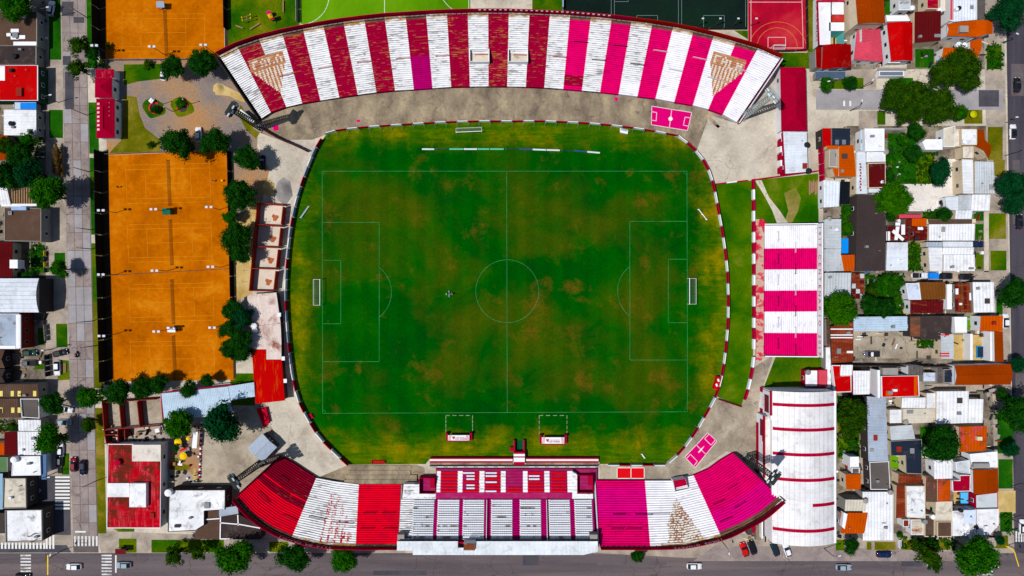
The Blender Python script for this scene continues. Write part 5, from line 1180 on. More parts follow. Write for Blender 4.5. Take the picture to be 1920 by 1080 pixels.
# ---------------- north east corner
hip = lambda ax=0, h=.3, r=1.3: {'ax': ax, 'hip': h, 'rise': r}
house('long crimson hip roofed building beside the north stand', [('G', [(1463, 126), (1510.5, 126), (1513, 245), (1465, 246)], 4.6, 'crim', 'tile', hip(1, .2, 1.8))], 'W', 'building', 'club_building')
house('pale blue roofed annex below the crimson hip roof', [('C', [(1467.5, 247), (1512.5, 247), (1514.5, 322), (1472, 326)], 4.0, 'B', 'metal', {'ax': 1})], 'r', 'annex', 'annex', tanks=[((1514, 271), 3.4, .8, 'dark'), ((1517, 320), 3.4, .8, 'dark')], extra=lambda t: [boxpart(t, 'painted_block', R(1463.5, 248 + k * 13, 1466.5, 259 + k * 13), 0, 2.6, 'crimson' if k % 2 else 'white') for k in range(6)])
def club(t):
    for px, z, m in ((R(1534.5, 4, 1557.5, 84), 5.2, 'W'), (R(1560, 4, 1582, 27), 5.3, 'W'), (R(1554.5, 42, 1583, 58), 5.2, 'W')): boxpart(t, 'roof', px, z - .2, z, roofm('clubwhite', (236, 238, 246), 'fresh'))
    boxpart(t, 'roof_terrace', R(1560.5, 28, 1583, 41), 3.0, 4.6, roofm('redterr', (190, 50, 40), 'peel'))
    b = MB(); q = [W(*p, 5) for p in R(1555, 59, 1583, 82)]; b.walls(q, 0, 4.9); b.build('courtyard_wall', WALLS['u'], t); b = MB(); b.sheet(q, .05); b.build('courtyard_floor', M['sand'], t)
    boxpart(t, 'rim', R(1532, 0, 1584, 3.6), 4.9, 5.5, 'crimson'); boxpart(t, 'rim', [(1532.5, 4), (1534.2, 4), (1537, 84), (1535, 84)], 4.9, 5.5, 'crimson')
    sx_ = W(1524, 0)[0]; y0, y1 = W(0, 2, 0)[1], W(0, 93, 0)[1]
    b = MB(); b.box((sx_ + .15, (y0 + y1) / 2, 2.5), (.3, y0 - y1, 4.9)); b.build('sign_wall', M['white'], t)
    ink = plain('sign_ink', (110, 96, 130), .8)
    for ch, y in zip('C.A. LOS ANDES', [8, 11, 15, 18, 22, 27.5, 33.5, 39.5, 44, 49, 56, 62.5, 69, 75.5]):
        if ch not in ' .': text(t, 'letter', ch, (sx_ - .02, W(0, y, 2.6)[1], 2.6), (0, -1, 0), (0, 0, 1), 1.7, ink)
house('red roofed club house with a white lettered side wall', [('G', [(1543, 84), (1595.5, 83), (1596.5, 126), (1541, 130)], 5.4, 'ind', 'fresh', {'rise': .8, 'ax': 1}), ('C', [(1528, 92), (1540, 87), (1540, 128), (1529, 127)], 4.2, 'ind', 'fresh', {'ax': 1, 'dz': .6, 'win': 0})], 'g', 'club house', 'club_house', extra=club)
house('dark blue grey entrance awning below the deep red roof', [('T', R(1529, 133.5, 1586, 147), 2.8, 'b', 'metal')], 'g', 'awning', 'awning', extra=lambda t: boxpart(t, 'dark_cloth', R(1529.5, 134, 1585.5, 146.5), 2.93, 2.97, plain('awning_cloth', (72, 92, 116))))
house('tall cream apartment block with a brown roof', [('G', [(1600, -60), (1652, -60), (1660, 44), (1608.5, 45)], 10.5, 'dor', 'tile', {'rise': .9, 'ax': 1})], 'c', 'apartment block', 'apartment_block')
house('pinkish red tiled house in front of the cream apartment block', [('G', [(1608, 47), (1650, 48), (1656, 116), (1601, 112)], 4.2, 'pink', 'tile', {'ax': 1, 'hip': .2}), ('C', [(1615, 47), (1638, 47), (1636, 76), (1615, 78)], 5.6, 'pink', 'tile', {'ax': 1})], 'W')
house('bright red gable roofed house with a white terrace', [('G', [(1663, 43), (1711, 42), (1711, 114), (1671, 115)], 4.8, 'red', 'fresh', {'ax': 1, 'rise': .9})], 'W', extra=lambda t: boxpart(t, 'terrace', R(1666, 107, 1688, 118), 2.8, 3.2, 'white'))
house('large dark maroon square roofed house north of the big trees', [('C', [(1714, 23), (1763, 21), (1764, 76), (1715, 80)], 5.0, 'mar', 'tile', {'ax': 0})], 'c')
house('pale grey and white terrace roofs beside the cream apartment block', [('F', R(1684, -60, 1706, 20), 4.4, 'L', 'flat'), ('F', [(1660, 29), (1700, 29), (1706, 40), (1662, 41)], 3.6, 'W', 'fresh', {'win': 0})], 'W', tanks=[((1712, 14), 3.2, .7, 'white')])
house('small house with red and white mottled terrace at the north edge', [('F', R(1737, -60, 1759, 18), 4.2, 'crim', 'rust'), ('F', R(1762, -60, 1772, 22), 4.6, 'beige', 'flat')], 'c', tanks=[((1764, 18), 4, .7, 'white')])
house('pale blue metal roofed house beside a grey striped roof at the north edge', [('C', [(1788, -60), (1831, -60), (1831, 37), (1788, 41)], 4.6, 'B', 'metal'), ('C', [(1831.5, -60), (1847, -60), (1847, 39), (1831.5, 37)], 4.4, 'G', 'metal', {'ax': 1}), ('F', [(1781, -60), (1787, -60), (1787, 40), (1780, 40)], 4.0, 'pink', 'flat', {'win': 0})], 'W', tanks=[((1800, 14), 4.8, .6, 'dark'), ((1796, 16), 4.8, .5, 'white')])
house('orange tiled villa with a roof chimney and dark patio beside the big trees', [('G', [(1775, 45), (1829, 38), (1829, 69), (1776, 67)], 5.4, 'ora', 'tile', {'rise': .9}), ('G', [(1829.5, 38), (1861, 42), (1861, 63), (1829.5, 70)], 5.4, 'ora', 'tile', {'ax': 1, 'rise': 1.0}), ('C', [(1818, 78), (1841, 72), (1840, 94), (1818, 91)], 4.2, 'ora', 'tile', {'ax': 1}), ('C', [(1768, 90), (1838, 94), (1831, 111), (1766, 109)], 3.6, 'ora', 'tile')], 'W', tanks=[((1799, 83), 3, .8, 'white'), ((1810, 84), 3, .8, 'white')],
      extra=lambda t: boxpart(t, 'chimney', R(1800, 48, 1816, 60), 5, 7.0, 'greywall'))
house('glass roofed carport with a white frame in front of the bright red roof', [('T', R(1648, 133, 1695, 143), 2.6, 'W', 'fresh')], 'W', 'carport', 'carport', extra=lambda t: boxpart(t, 'glass_pane', R(1650, 134.5, 1693, 141.5), 2.72, 2.78, plain('smoky_glass', (110, 120, 135), .2)))
# ---------------- second row
house('narrow bright red roof beside a navy roof', [('C', [(1541, 241), (1558, 241), (1558, 272), (1542, 276)], 4.4, 'red', 'fresh', {'ax': 1})], 'd')
house('navy blue roofed house with two skylights', [('C', R(1559, 241, 1594, 272), 4.6, 'navy', 'fresh', {'ax': 1})], 'g', extra=lambda t: [boxpart(t, 'skylight', R(x, 262, x + 7, 271), 4.9, 5.0, plain('smoky_glass', (110, 120, 135))) for x in (1566, 1579)])
house('orange tiled house wrapped round a grey patio', [('C', [(1572, 274), (1600, 272), (1605, 331), (1572, 331)], 4.4, 'ora', 'tile', {'ax': 1}), ('C', [(1560, 316), (1571.5, 316), (1571.5, 331), (1566, 331)], 4.2, 'ora', 'tile', {'win': 0}), ('C', R(1550, 273.5, 1571.5, 279), 4.3, 'ora', 'tile', {'win': 0}), ('F', R(1554, 280, 1571, 314), 2.6, 'g', 'flat')], 'c')
house('pale blue metal roof next to a black shade net', [('C', [(1543.5, 338), (1574, 341), (1573, 387), (1544.5, 389)], 3.8, 'B', 'metal')], 'W')
sn = thing('shade_net', 'black pleated shade net stretched over a patio', 'shade net', (*W(1583, 361), 0))
b = MB(); q = [W(*p, 3.0) for p in [(1575, 340.5), (1594, 340.5), (1593, 383), (1574, 383)]]; corr(b, (*q[0], 3.0), (*q[1], 3.0), (*q[2], 2.9), (*q[3], 2.9), .7, .22, 0); b.build('net', plain('net_black', (22, 26, 34), .95), sn)
for p in q: b = MB(); b.tube((*p, 0), (*p, 3), .06); b.build('post', M['steel'], sn)
house('tall white flat roofed house beside the long garden', [('F', [(1620.5, 241), (1658, 241), (1658, 283.5), (1622, 284)], 5.0, 'W', 'fresh', {'par': .12}), ('F', [(1625, 285), (1660, 285), (1660, 303), (1625, 304)], 4.4, 'W', 'flat', {'par': .12}), ('T', R(1613, 243, 1620, 283), 3.0, 'lb', 'metal')], 'W', tanks=[((1662, 284), 3.6, .8, 'greywall')])
house('dark maroon flat roof with a white dish below the tall white house', [('F', [(1627, 306), (1660, 305), (1660, 352), (1628, 353)], 3.8, 'mar', 'flat', {'par': .1})], 'c', tanks=[((1655, 341), 3.8, .45, 'white', .5)], extra=lambda t: boxpart(t, 'low_roof', R(1629, 353.5, 1653, 361), 0, 2.9, roofm('B', C['B'], 'metal')))
house('long light blue metal roof streaked with rust', [('C', [(1605.5, 285), (1622, 285), (1626, 363), (1604.5, 364)], 3.8, 'B', 'metal', {'ax': 1})], 'c', extra=lambda t: [boxpart(t, 'rust_strip', R(1612 + k % 2, 306 + k * 5.4, 1614.4 + k % 2, 309.4 + k * 5.4), 3.8, 4.22, 'brick') for k in range(10)])
house('very large brown grey asphalt roofed workshop', [('F', [(1607, 365.5), (1646, 365.5), (1661, 410), (1659, 508), (1605, 508)], 5.4, 'dg', 'tile', {'par': .1, 'pm': M['darkwall']})], 'd', 'workshop', 'workshop')
house('long pale blue metal roof running along the blue pool', [('C', [(1547, 411), (1577, 410.5), (1577, 466), (1548, 466)], 4.0, 'L', 'metal', {'ax': 1}), ('C', [(1548, 466.5), (1577, 466.5), (1575, 508), (1549, 509)], 3.9, 'L', 'metal', {'ax': 1})], 'W', tanks=[((1556, 410), 3.4, .6, 'greywall')])
house('small orange red roof with white edges below the blue pool', [('C', [(1576, 478), (1601, 477.5), (1606, 508), (1583, 508.5)], 4.2, 'ora', 'fresh', {'ax': 0})], 'W')
house('square pale blue grey roof beside the rusty shacks', [('C', R(1546, 511.5, 1595, 558), 4.0, 'L', 'metal', {'ax': 0})], 'c')
def shack(t):
    rr_ = random.Random(8)
    for k in range(15):
        x = 1597 + (k % 3) * 8; y = 513 + (k // 3) * 9.5; z = 2.4 + rr_.random() * .5
        boxpart(t, 'roof_sheet', [(x + rr_.uniform(-1, 1), y), (x + 7.6, y + rr_.uniform(-1, 1)), (x + 7.4, y + 8.6), (x, y + 8.8)], z - .1, z, [roofm('rust', C['rust'], 'rust'), roofm('mar', C['mar'], 'rust'), roofm('L', C['L'], 'metal'), roofm('rust', C['rust'], 'rust')][k % 4])
house('patchwork shack of rusty and pale sheets beside the leafy garden', [('T', R(1597, 513, 1621, 560), 2.2, 'brn', 'rust')], 'd', 'shack', 'shack', extra=shack)
house('light blue ribbed metal shed beside the brown grey workshop', [('C', [(1662, 454.5), (1702, 454.5), (1702, 507), (1660, 507.5)], 4.2, 'B', 'metal', {'ax': 1, 'pitch': 1.3, 'amp': .09})], 'g', 'shed', 'shed')
def junk(t):
    for px, z in (([(1672, 435), (1676, 430), (1696, 448), (1692, 452)], 3.4), (R(1690, 421, 1697, 440), 3.1), (R(1662, 434, 1669, 451), 2.9), ([(1680, 424), (1687, 424), (1683, 450), (1677, 450)], 2.9), (R(1679, 417, 1688, 423), 3.0)): boxpart(t, 'loose_sheet', px, z - .08, z, 'white')
house('dark shed heaped with loose white sheets', [('F', R(1662, 424, 1704, 452), 2.6, 'mar', 'rust', {'win': 0})], 'd', 'shed', 'shed', extra=junk)
house('cluster of pink, orange and maroon small roofs beside the loose white sheets', [('C', [(1685, 402), (1728, 403), (1727, 409), (1686, 409)], 3.0, 'pink', 'fresh'), ('C', [(1709, 410), (1736, 409.5), (1736, 424), (1710, 424)], 3.4, 'ora', 'tile'), ('C', R(1715, 425, 1738, 450.5), 3.2, 'mar', 'rust')], 'b', extra=lambda t: boxpart(t, 'white_sheet', R(1721, 425.5, 1731, 431), 3.3, 3.6, 'white'), tanks=[((1720, 446), 3.3, .55, 'dark')])
house('long white metal roofed house with a brown strip roof along its north side', [('C', [(1740.5, 421), (1826, 420), (1827, 451), (1742, 451)], 4.2, 'W', 'metal', {'ax': 0, 'dz': .5}), ('F', [(1737, 411), (1824, 411), (1824, 420), (1739, 420.6)], 3.6, 'brn', 'flat', {'par': .1})], 'c')
house('low pale blue flat roof above the brown strip roof', [('C', R(1791, 394.5, 1822, 410.5), 3.2, 'B', 'metal')], 'c')
house('white translucent sheet roofs in two bands above the driveway of parked cars', [('C', R(1736, 454, 1766, 463), 3.2, 'b', 'metal'), ('C', R(1766.5, 453, 1824, 463), 3.3, 'B', 'metal', {'ax': 1}), ('C', [(1739, 464), (1767, 464), (1767, 508), (1742, 508)], 3.8, 'W', 'metal', {'ax': 1, 'pitch': .9}), ('C', R(1767.5, 464, 1825, 477), 3.9, 'W', 'metal', {'ax': 0}), ('C', [(1768, 477.5), (1826, 477.5), (1828, 508), (1769, 508)], 3.7, 'W', 'metal', {'ax': 0, 'pitch': .9})], 'c')
house('white ribbed roof beside a pale translucent terrace roof', [('C', [(1802, 299), (1824, 299.5), (1825, 363), (1804, 363)], 4.4, 'W', 'metal', {'ax': 1}), ('C', [(1827, 303), (1862, 304), (1866, 363), (1828, 363)], 4.2, 'L', 'metal', {'ax': 0, 'pitch': .7})], 'c')
house('bluish translucent sheets and a white roof joined in a row beside the pale patio', [('C', [(1771, 370), (1796, 368), (1796, 394), (1772, 395)], 3.2, 'B', 'metal', {'ax': 1}), ('C', [(1796.5, 366), (1820, 365), (1820, 393), (1796.5, 394)], 3.4, 'L', 'metal', {'ax': 1}), ('C', R(1821, 365, 1855.5, 395), 4.0, 'W', 'metal', {'ax': 0, 'pitch': .9})], 'W', tanks=[((1770, 379), 1.0, .8, 'dark')])
house('white angular roof beside a pale concrete terrace', [('F', [(1729, 266), (1735, 261), (1767, 261), (1767, 281), (1735, 281)], 4.4, 'W', 'fresh', {'par': .1}), ('F', [(1768, 241), (1790, 236), (1790, 276), (1768, 276)], 3.6, 'cream', 'flat', {'par': .3})], 'W')
house('ochre house with a white flat roof and dark orange roof along its street side', [('F', [(1802, 242), (1831, 242), (1831, 272), (1803, 272)], 5.0, 'W', 'flat', {'par': .15}), ('F', [(1790, 242), (1801, 243), (1801, 275), (1790, 275)], 3.6, 'beige', 'flat', {'win': 0}), ('F', R(1804, 275, 1824, 297), 3.4, 'beige', 'flat'), ('C', [(1831.5, 243), (1845, 243), (1847, 262), (1831.5, 272)], 4.2, 'dor', 'tile', {'ax': 1}), ('G', [(1826, 273), (1847, 262), (1857, 288), (1853, 297), (1826, 297)][:4], 4.2, 'dor', 'tile', {'ax': 0})], 'c', tanks=[((1811, 265), 5, .7, 'white')])
# ---------------- third row
house('white angled roof beside a chestnut brown roof', [('F', [(1698, 531), (1722, 531), (1727, 562), (1703, 562)], 4.0, 'B', 'flat', {'par': .12}), ('C', [(1723, 529), (1771, 529), (1775, 561), (1728, 562)], 4.4, 'bro', 'tile'), ('C', [(1706, 563), (1768, 563), (1768, 587), (1707, 588)], 3.8, 'mar', 'rust')], 'W', extra=lambda t: boxpart(t, 'side_house', R(1776, 533, 1785, 580), 0, 5.2, 'white'))
def ruststrips(t):
    for k in range(6): boxpart(t, 'roof_sheet', [(1791 + k * 5.3, 531), (1795.6 + k * 5.3, 531), (1796.4 + k * 5.3, 586 - (k % 2) * 6), (1791.8 + k * 5.3, 586)], 3.3, 3.45 + .08 * (k % 3), [roofm('mar', C['mar'], 'rust'), roofm('rust', C['rust'], 'rust'), roofm('bro', C['bro'], 'rust')][k % 3])
    for px in (R(1792, 541, 1797, 552), R(1818, 549, 1823, 563), R(1799, 568, 1804, 572)): boxpart(t, 'pale_sheet', px, 3.5, 3.75, 'white')
house('roof of long rusty strips joined to a bright white roof by the east street', [('C', [(1822.5, 529), (1862, 529), (1865, 585), (1826, 586)], 4.6, 'W', 'metal', {'ax': 0, 'pitch': .9}), ('T', R(1791, 531, 1822, 586), 3.2, 'mar', 'rust')], 'g', extra=ruststrips)
house('long light blue roof with deep parallel corrugations', [('C', [(1600, 594), (1701, 593), (1701, 620), (1600, 621)], 4.0, 'lb', 'metal', {'ax': 1, 'pitch': .62, 'amp': .16, 'dz': .1})], 'd', 'shed', 'shed')
house('wide dark brown felt roof beside the deeply corrugated blue roof', [('F', [(1706, 593), (1726, 593), (1726, 632), (1706, 632)], 3.8, 'brn', 'rust', {'par': .08}), ('F', [(1726.5, 593), (1785, 592), (1783, 625), (1762, 637), (1726.5, 637)], 4.0, 'dg', 'flat', {'par': .1})], 'd')
house('pale metal roof with red rust bars above the dark wall', [('C', [(1762.5, 625), (1780, 626), (1788, 634), (1788, 673), (1763, 673)][0:1] + [(1788, 627), (1788, 673), (1763, 673)], 3.8, 'L', 'metal', {'ax': 1})], 'c', extra=lambda t: [boxpart(t, 'rust_bar', R(1764, y, 1780, y + 2.2), 3.9, 4.3, 'red') for y in (627, 662, 666.5)])
house('orange L shaped tiled house with a covered pool in its white court', [('C', [(1838, 592.5), (1879, 592), (1880, 621), (1838, 621)], 4.6, 'ora', 'tile'), ('C', [(1863, 621.5), (1880, 621.5), (1882, 678), (1864, 678)], 4.6, 'dor', 'tile', {'ax': 1})], 'W', extra=lambda t: [boxpart(t, 'inner_wall', R(1857, 622, 1861, 677), 0, 3.6, 'white'), boxpart(t, 'inner_wall', R(1819, 626, 1824, 675), 0, 3.2, 'white'), boxpart(t, 'chimney', R(1863, 603, 1869, 609), 4.6, 5.8, 'brick')])
house('narrow white two storey house with a curved side wall', [('F', [(1788, 594), (1812, 594), (1812, 624), (1790, 624)], 5.0, 'W', 'fresh', {'par': .3})], 'W')
house('long rusty brown shed roof with pale streaks behind the east stand', [('C', [(1557, 612), (1599, 603), (1600, 678), (1560, 681)], 3.6, 'rust', 'rust', {'ax': 0})], 'd', 'shed', 'shed', extra=lambda t: [boxpart(t, 'pale_sheet', R(1558, y, 1599, y + 2.2), 3.6, 4.02, 'white') for y in (616, 627, 632)] + [boxpart(t, 'pale_sheet', R(1588, 658, 1599.5, 662), 3.6, 3.9, 'white')])
house('narrow weathered lean to between the east stand and the rusty shed', [('C', [(1548, 598), (1556, 598), (1557, 649), (1549, 649)], 3.0, 'brn', 'rust', {'ax': 1, 'win': 0}), ('F', [(1547, 650), (1557, 650), (1558, 728), (1547, 728)], 2.6, 'W', 'flat', {'win': 0})], 'g', 'lean to', 'lean_to')
house('small block with half white, half pink red roof and a round tank', [('F', R(1509, 693.5, 1533, 725), 3.0, 'W', 'flat', {'par': .12}), ('F', R(1533.5, 693, 1551, 725), 3.0, 'pink', 'peel', {'par': .12})], 'r', 'annex', 'annex', tanks=[((1516, 698.5), 3.0, .75, 'steel', .9)])
house('bright red roof stepping round a small white roof', [('F', [(1560, 684.5), (1575, 684.5), (1575, 704), (1596, 704.5), (1596, 735), (1566, 736)], 4.2, 'red', 'fresh', {'par': .15})], 'W')
house('white metal roofed house with a red and white window facade', [('C', [(1576, 684), (1598, 684), (1598, 704), (1576, 704)], 4.0, 'W', 'metal'), ('C', [(1598.5, 695), (1631, 695), (1631, 739), (1600, 740)], 4.4, 'W', 'metal', {'ax': 0})], 'r', extra=lambda t: boxpart(t, 'upper_wall', [(1645, 694), (1650, 694), (1650, 746), (1646, 746)], 0, 5.2, 'white'))
house('large red membrane roof with orange patches', [('F', [(1651.5, 705), (1722, 704), (1723.5, 743), (1652.5, 745)], 5.0, 'red', 'fresh', {'par': .2}), ('C', [(1702.5, 686), (1730, 686), (1731, 703), (1703.5, 703.5)], 4.4, 'G', 'metal')], 'W', extra=lambda t: [boxpart(t, 'orange_patch', R(1661, 733, 1672, 742), 5.06, 5.12, plain('orange_paint', (200, 80, 0))), boxpart(t, 'orange_patch', R(1714, 706, 1720, 742), 5.06, 5.13, plain('orange_paint', (200, 80, 0))), boxpart(t, 'roof_box', R(1655, 690, 1684, 703), 3.0, 5.2, 'greywall')])
house('long orange ridged roof reaching the east street', [('G', [(1790, 685.5), (1895, 682.5), (1895, 721), (1790.5, 722)], 5.0, 'dor', 'tile', {'rise': .9})], 'W')
house('black roofed yard shelter beside the long orange ridged roof', [('F', R(1769, 692, 1788, 718), 3.0, 'navy', 'flat', {'par': .15}), ('C', R(1757, 688, 1767, 718), 3.2, 'G', 'metal', {'ax': 1}), ('F', R(1729, 698, 1754, 716), 3.0, 'B', 'flat')], 'g')
# ---------------- fourth row
house('very long pale blue roof with a wet dark lower end', [('C', [(1625, 743), (1661, 746), (1665, 864), (1628, 865)], 4.4, 'b', 'metal', {'ax': 1, 'dz': .1}), ('F', [(1630, 866), (1666, 864.5), (1669, 918), (1632, 918)], 4.0, 'G', 'flat', {'par': .15, 'pm': M['white']})], 'd', 'warehouse', 'warehouse')
house('white patchwork metal roofs spread in front of the red membrane roof', [('C', R(1690.5, 745, 1735, 765), 3.6, 'W', 'metal'), ('C', R(1736, 737, 1754, 765), 3.7, 'W', 'metal', {'ax': 1}), ('C', [(1755, 733.5), (1815, 733), (1815, 793), (1755.5, 795)], 4.4, 'W', 'metal', {'pitch': .9}), ('C', R(1815.5, 748, 1842.5, 793), 4.3, 'W', 'metal', {'pitch': .9}), ('C', [(1692, 766), (1753, 765.5), (1753, 792), (1692, 794)], 3.4, 'cream', 'metal', {'ax': 1}), ('C', R(1667, 768, 1690, 793), 3.5, 'W', 'metal', {'ax': 1})], 'c', tanks=[((1700, 792), 3.4, .7, 'greywall'), ((1855, 740), 2, .7, 'greywall')])
house('light grey slanted roof beside the navy L shaped roof', [('C', [(1667, 799), (1710, 796.5), (1716, 823), (1670, 825)], 3.8, 'L', 'metal', {'ax': 1})], 'c')
house('navy L shaped flat roof wrapped round a tiny lawn', [('F', [(1668.5, 826.5), (1728, 823.5), (1729, 889), (1699.5, 888), (1698, 853), (1669, 854)], 4.0, 'navy', 'fresh', {'par': .15, 'pm': M['greywall']})], 'c')
house('rusty ribbed roof below the navy L shaped roof', [('C', [(1684, 888.5), (1727, 891), (1728, 905), (1684.5, 907)], 3.6, 'rust', 'rust', {'ax': 0})], 'c')
house('orange roof blotched with brown moss beside the round tree', [('C', [(1797.5, 800), (1849, 798), (1850, 845), (1800, 847.5)], 4.2, 'ora', 'peel', {'ax': 0})], 'c', extra=lambda t: boxpart(t, 'chimney', R(1833, 819, 1842, 826), 4.3, 5.3, 'cream'))
house('bright white ribbed roof between the round tree and the crimson roof', [('C', [(1750, 862), (1785, 861), (1786, 897), (1752, 898)], 4.2, 'W', 'metal'), ('F', [(1790, 866), (1816, 862), (1818, 888), (1792, 884)], 3.6, 'L', 'flat')], 'W')
house('crimson stepped flat roof above the small blue pool', [('F', [(1784.5, 901), (1800, 900), (1800, 890.5), (1819.5, 890.5), (1819, 921), (1786, 922)], 3.8, 'crim', 'fresh', {'par': .1})], 'W')
house('orange brown ridged roof by the green verge', [('G', [(1825, 881), (1857.5, 880.5), (1871, 877), (1872, 921), (1826, 927)][:1] + [(1871, 878), (1872, 922), (1826, 927)], 4.8, 'dor', 'tile', {'ax': 1, 'rise': .8})], 'W')
house('white stained flat roof with a grey roof box by the east street', [('F', [(1817, 851), (1869.5, 846), (1870, 876), (1822, 878)], 4.0, 'W', 'flat', {'par': .2})], 'W', extra=lambda t: boxpart(t, 'roof_box', R(1826, 869, 1856, 878), 4, 5.2, 'greywall'))
house('plain light grey garage roof by the east street', [('F', [(1828.5, 928), (1870.5, 923), (1871, 953), (1829, 953)], 3.4, 'L', 'fresh', {'par': .1})], 'r', 'garage', 'garage')
house('mottled rust and orange roof with moss', [('C', [(1735, 893), (1757, 896), (1757, 942), (1735, 940)], 3.9, 'brn', 'peel', {'ax': 1}), ('C', [(1757.5, 896), (1782, 900), (1782, 938), (1757.5, 942)], 3.9, 'ora', 'peel', {'ax': 1})], 'c')
house('white rectangular flat roof beside a narrow rusty strip', [('F', [(1699, 911), (1733.5, 911), (1735, 972), (1700, 970)], 4.4, 'W', 'flat', {'par': .1}), ('C', [(1680, 909.5), (1697.5, 909.5), (1698, 970), (1679, 971)], 3.6, 'rust', 'rust', {'ax': 1})], 'c')
house('pale flat roof with dark oval stains', [('F', [(1754, 940.5), (1785, 939.5), (1785, 976), (1753, 976)], 4.2, 'cream', 'flat', {'par': .2}), ('F', R(1757, 977.5, 1784, 1006), 3.8, 'brn', 'flat', {'par': .2}), ('F', R(1733, 964, 1751, 1006), 3.4, 'brn', 'flat')], 'c', tanks=[((1751, 970), 4, .7, 'white'), ((1736, 979), 3.6, .7, 'steel')])
house('small patio house with mixed rust and white scraps of roof', [('F', R(1708, 974, 1731, 1003), 2.9, 'cream', 'rust', {'par': .1}), ('F', R(1693, 974, 1704, 988), 3.0, 'rust', 'fresh', {'par': .1})], 'W')
house('white corner house with cut corner by the southeast crossing', [('F', [(1785.5, 958), (1829, 955.5), (1829, 1003.5), (1785.5, 1005)], 4.4, 'W', 'flat', {'par': .12}), ('F', [(1831, 955), (1872, 954), (1872, 984), (1855, 1003), (1832, 1003)], 4.4, 'W', 'metal', {'par': .15})], 'W', tanks=[((1804, 958), 4.4, .55, 'dark'), ((1833, 990), 4.4, .5, 'dark')], extra=lambda t: boxpart(t, 'blue_sheet', R(1807, 956.5, 1829, 981), 4.5, 4.56, plain('pale_blue_sheet', (205, 220, 244))))
house('large white ribbed roof meeting an orange roof near the gym', [('C', [(1616.5, 921.5), (1674, 921.5), (1675, 1013), (1618, 1013.5)], 4.4, 'W', 'metal', {'ax': 0, 'pitch': .8}), ('C', [(1584.5, 936), (1625, 936.5), (1622, 958), (1584, 958)], 5.2, 'cream', 'metal'), ('C', [(1575, 960.5), (1626, 961), (1621, 1000), (1577, 1000)], 4.5, 'ora', 'tile', {'ax': 0})], 'g', extra=lambda t: boxpart(t, 'roof_wall', [(1582, 961), (1589, 964), (1584, 992), (1579, 988)], 4.3, 6.0, 'white'), tanks=[((1671, 924), 4.4, .7, 'greywall'), ((1624, 940), 4.8, .7, 'greywall')])
house('small square orange roof beside the gym', [('C', [(1584.5, 888.5), (1614, 889), (1614, 917.5), (1585.5, 917)], 4.0, 'ora', 'tile', {'ax': 1})], 'c')
house('tiny two storey white house between the gym and the alley', [('F', R(1593, 856, 1610, 876), 4.6, 'W', 'fresh', {'par': .2}), ('F', R(1596, 877, 1611, 887), 3.0, 'G', 'flat')], 'W')
# ---------------- gym
gm = thing('gymnasium', 'large white barrel roofed gymnasium with crimson stripes by the southeast stand', 'gymnasium', (*W(1506, 876), 0))
Z = 8.4; q = [W(*p, Z) for p in R(1447, 733, 1566.5, 1018)]
b = MB(); b.prism(shrink(q, .15), 0, Z - .05); b.build('wall', M['white'], gm)
GR = roofm('gym_roof', (240, 240, 244), 'metal')
y_cuts = [1018, 919, 826, 733]
vault(gm, 1447, 733, 1566.5, 1018, Z, 2.6, GR, 13, 'roof_panel', 'y')
A_, B_ = W(1447, 1018, Z), W(1566.5, 733, Z)
fz = lambda u: Z + 2.6 * (1 - (2 * u - 1) ** 2)
for yy in (B_[1], A_[1]):
    b = MB(); b.add([(A_[0], yy, Z - .1)] + [(A_[0] + (B_[0] - A_[0]) * k / 12, yy, fz(k / 12)) for k in range(13)] + [(B_[0], yy, Z - .1)], [tuple(range(15))]); b.build('gable_end', plain('gym_gable', (170, 180, 196)), gm)
for py, full in ((757.5, 1), (803, 1), (849, 1), (896, 1), (942.5, 0), (990, 1)):
    wy = W(0, py, Z)[1]; b = MB()
    for k in range(24 if full else 10):
        u0, u1 = (.01 + .98 * k / 24, .01 + .98 * (k + 1) / 24) if full else (.58 + .41 * k / 10, .58 + .41 * (k + 1) / 10)
        x0, x1 = A_[0] + (B_[0] - A_[0]) * u0, A_[0] + (B_[0] - A_[0]) * u1; z0, z1 = fz(u0) + .1, fz(u1) + .1
        b.quad((x0, wy - .42, z0), (x1, wy - .42, z1), (x1, wy + .42, z1), (x0, wy + .42, z0))
        b.quad((x0, wy - .42, z0 - .12), (x1, wy - .42, z1 - .12), (x1, wy - .42, z1), (x0, wy - .42, z0)); b.quad((x1, wy + .42, z1 - .12), (x0, wy + .42, z0 - .12), (x0, wy + .42, z0), (x1, wy + .42, z1))
    b.build('roof_stripe', M['crimson'], gm)
b = MB(); b.prism([W(*p, 8.6) for p in R(1562.5, 733, 1567.5, 1018)], 8.2, 8.75); b.build('gutter', M['white'], gm)
b = MB(); b.prism([W(*p, 8.4) for p in R(1444.2, 733, 1446.8, 779)], 8.0, 8.8); b.build('wall_trim', M['crimson'], gm)
x0 = W(1447, 0, Z)[0]
b = MB(); b.prism([(x0 - .25, W(0, 728, 0)[1]), (x0 + .2, W(0, 728, 0)[1]), (x0 + .2, W(0, 777, 0)[1]), (x0 - .25, W(0, 777, 0)[1])], 0, 8.2); b.build('front_wall', M['white'], gm)
b = MB(); b.box((x0 - .3, W(0, 755, 4)[1], 5.3), (.12, 4.8, 3.2)); b.build('front_window', [plain('maroon_window', (110, 10, 40), .3)], gm)
for y in (730.5, 770): b = MB(); b.box((x0 - .3, W(0, y, 1)[1], 1.1), (.14, 1.3, 2.2)); b.build('side_door', M['crimson'], gm)
text(gm, 'emblem_lettering', 'CLUB', (x0 - .3, W(0, 752, 2.4)[1], 2.6), (0, -1, 0), (0, 0, 1), 1.2, plain('faded_lettering', (220, 150, 150)))
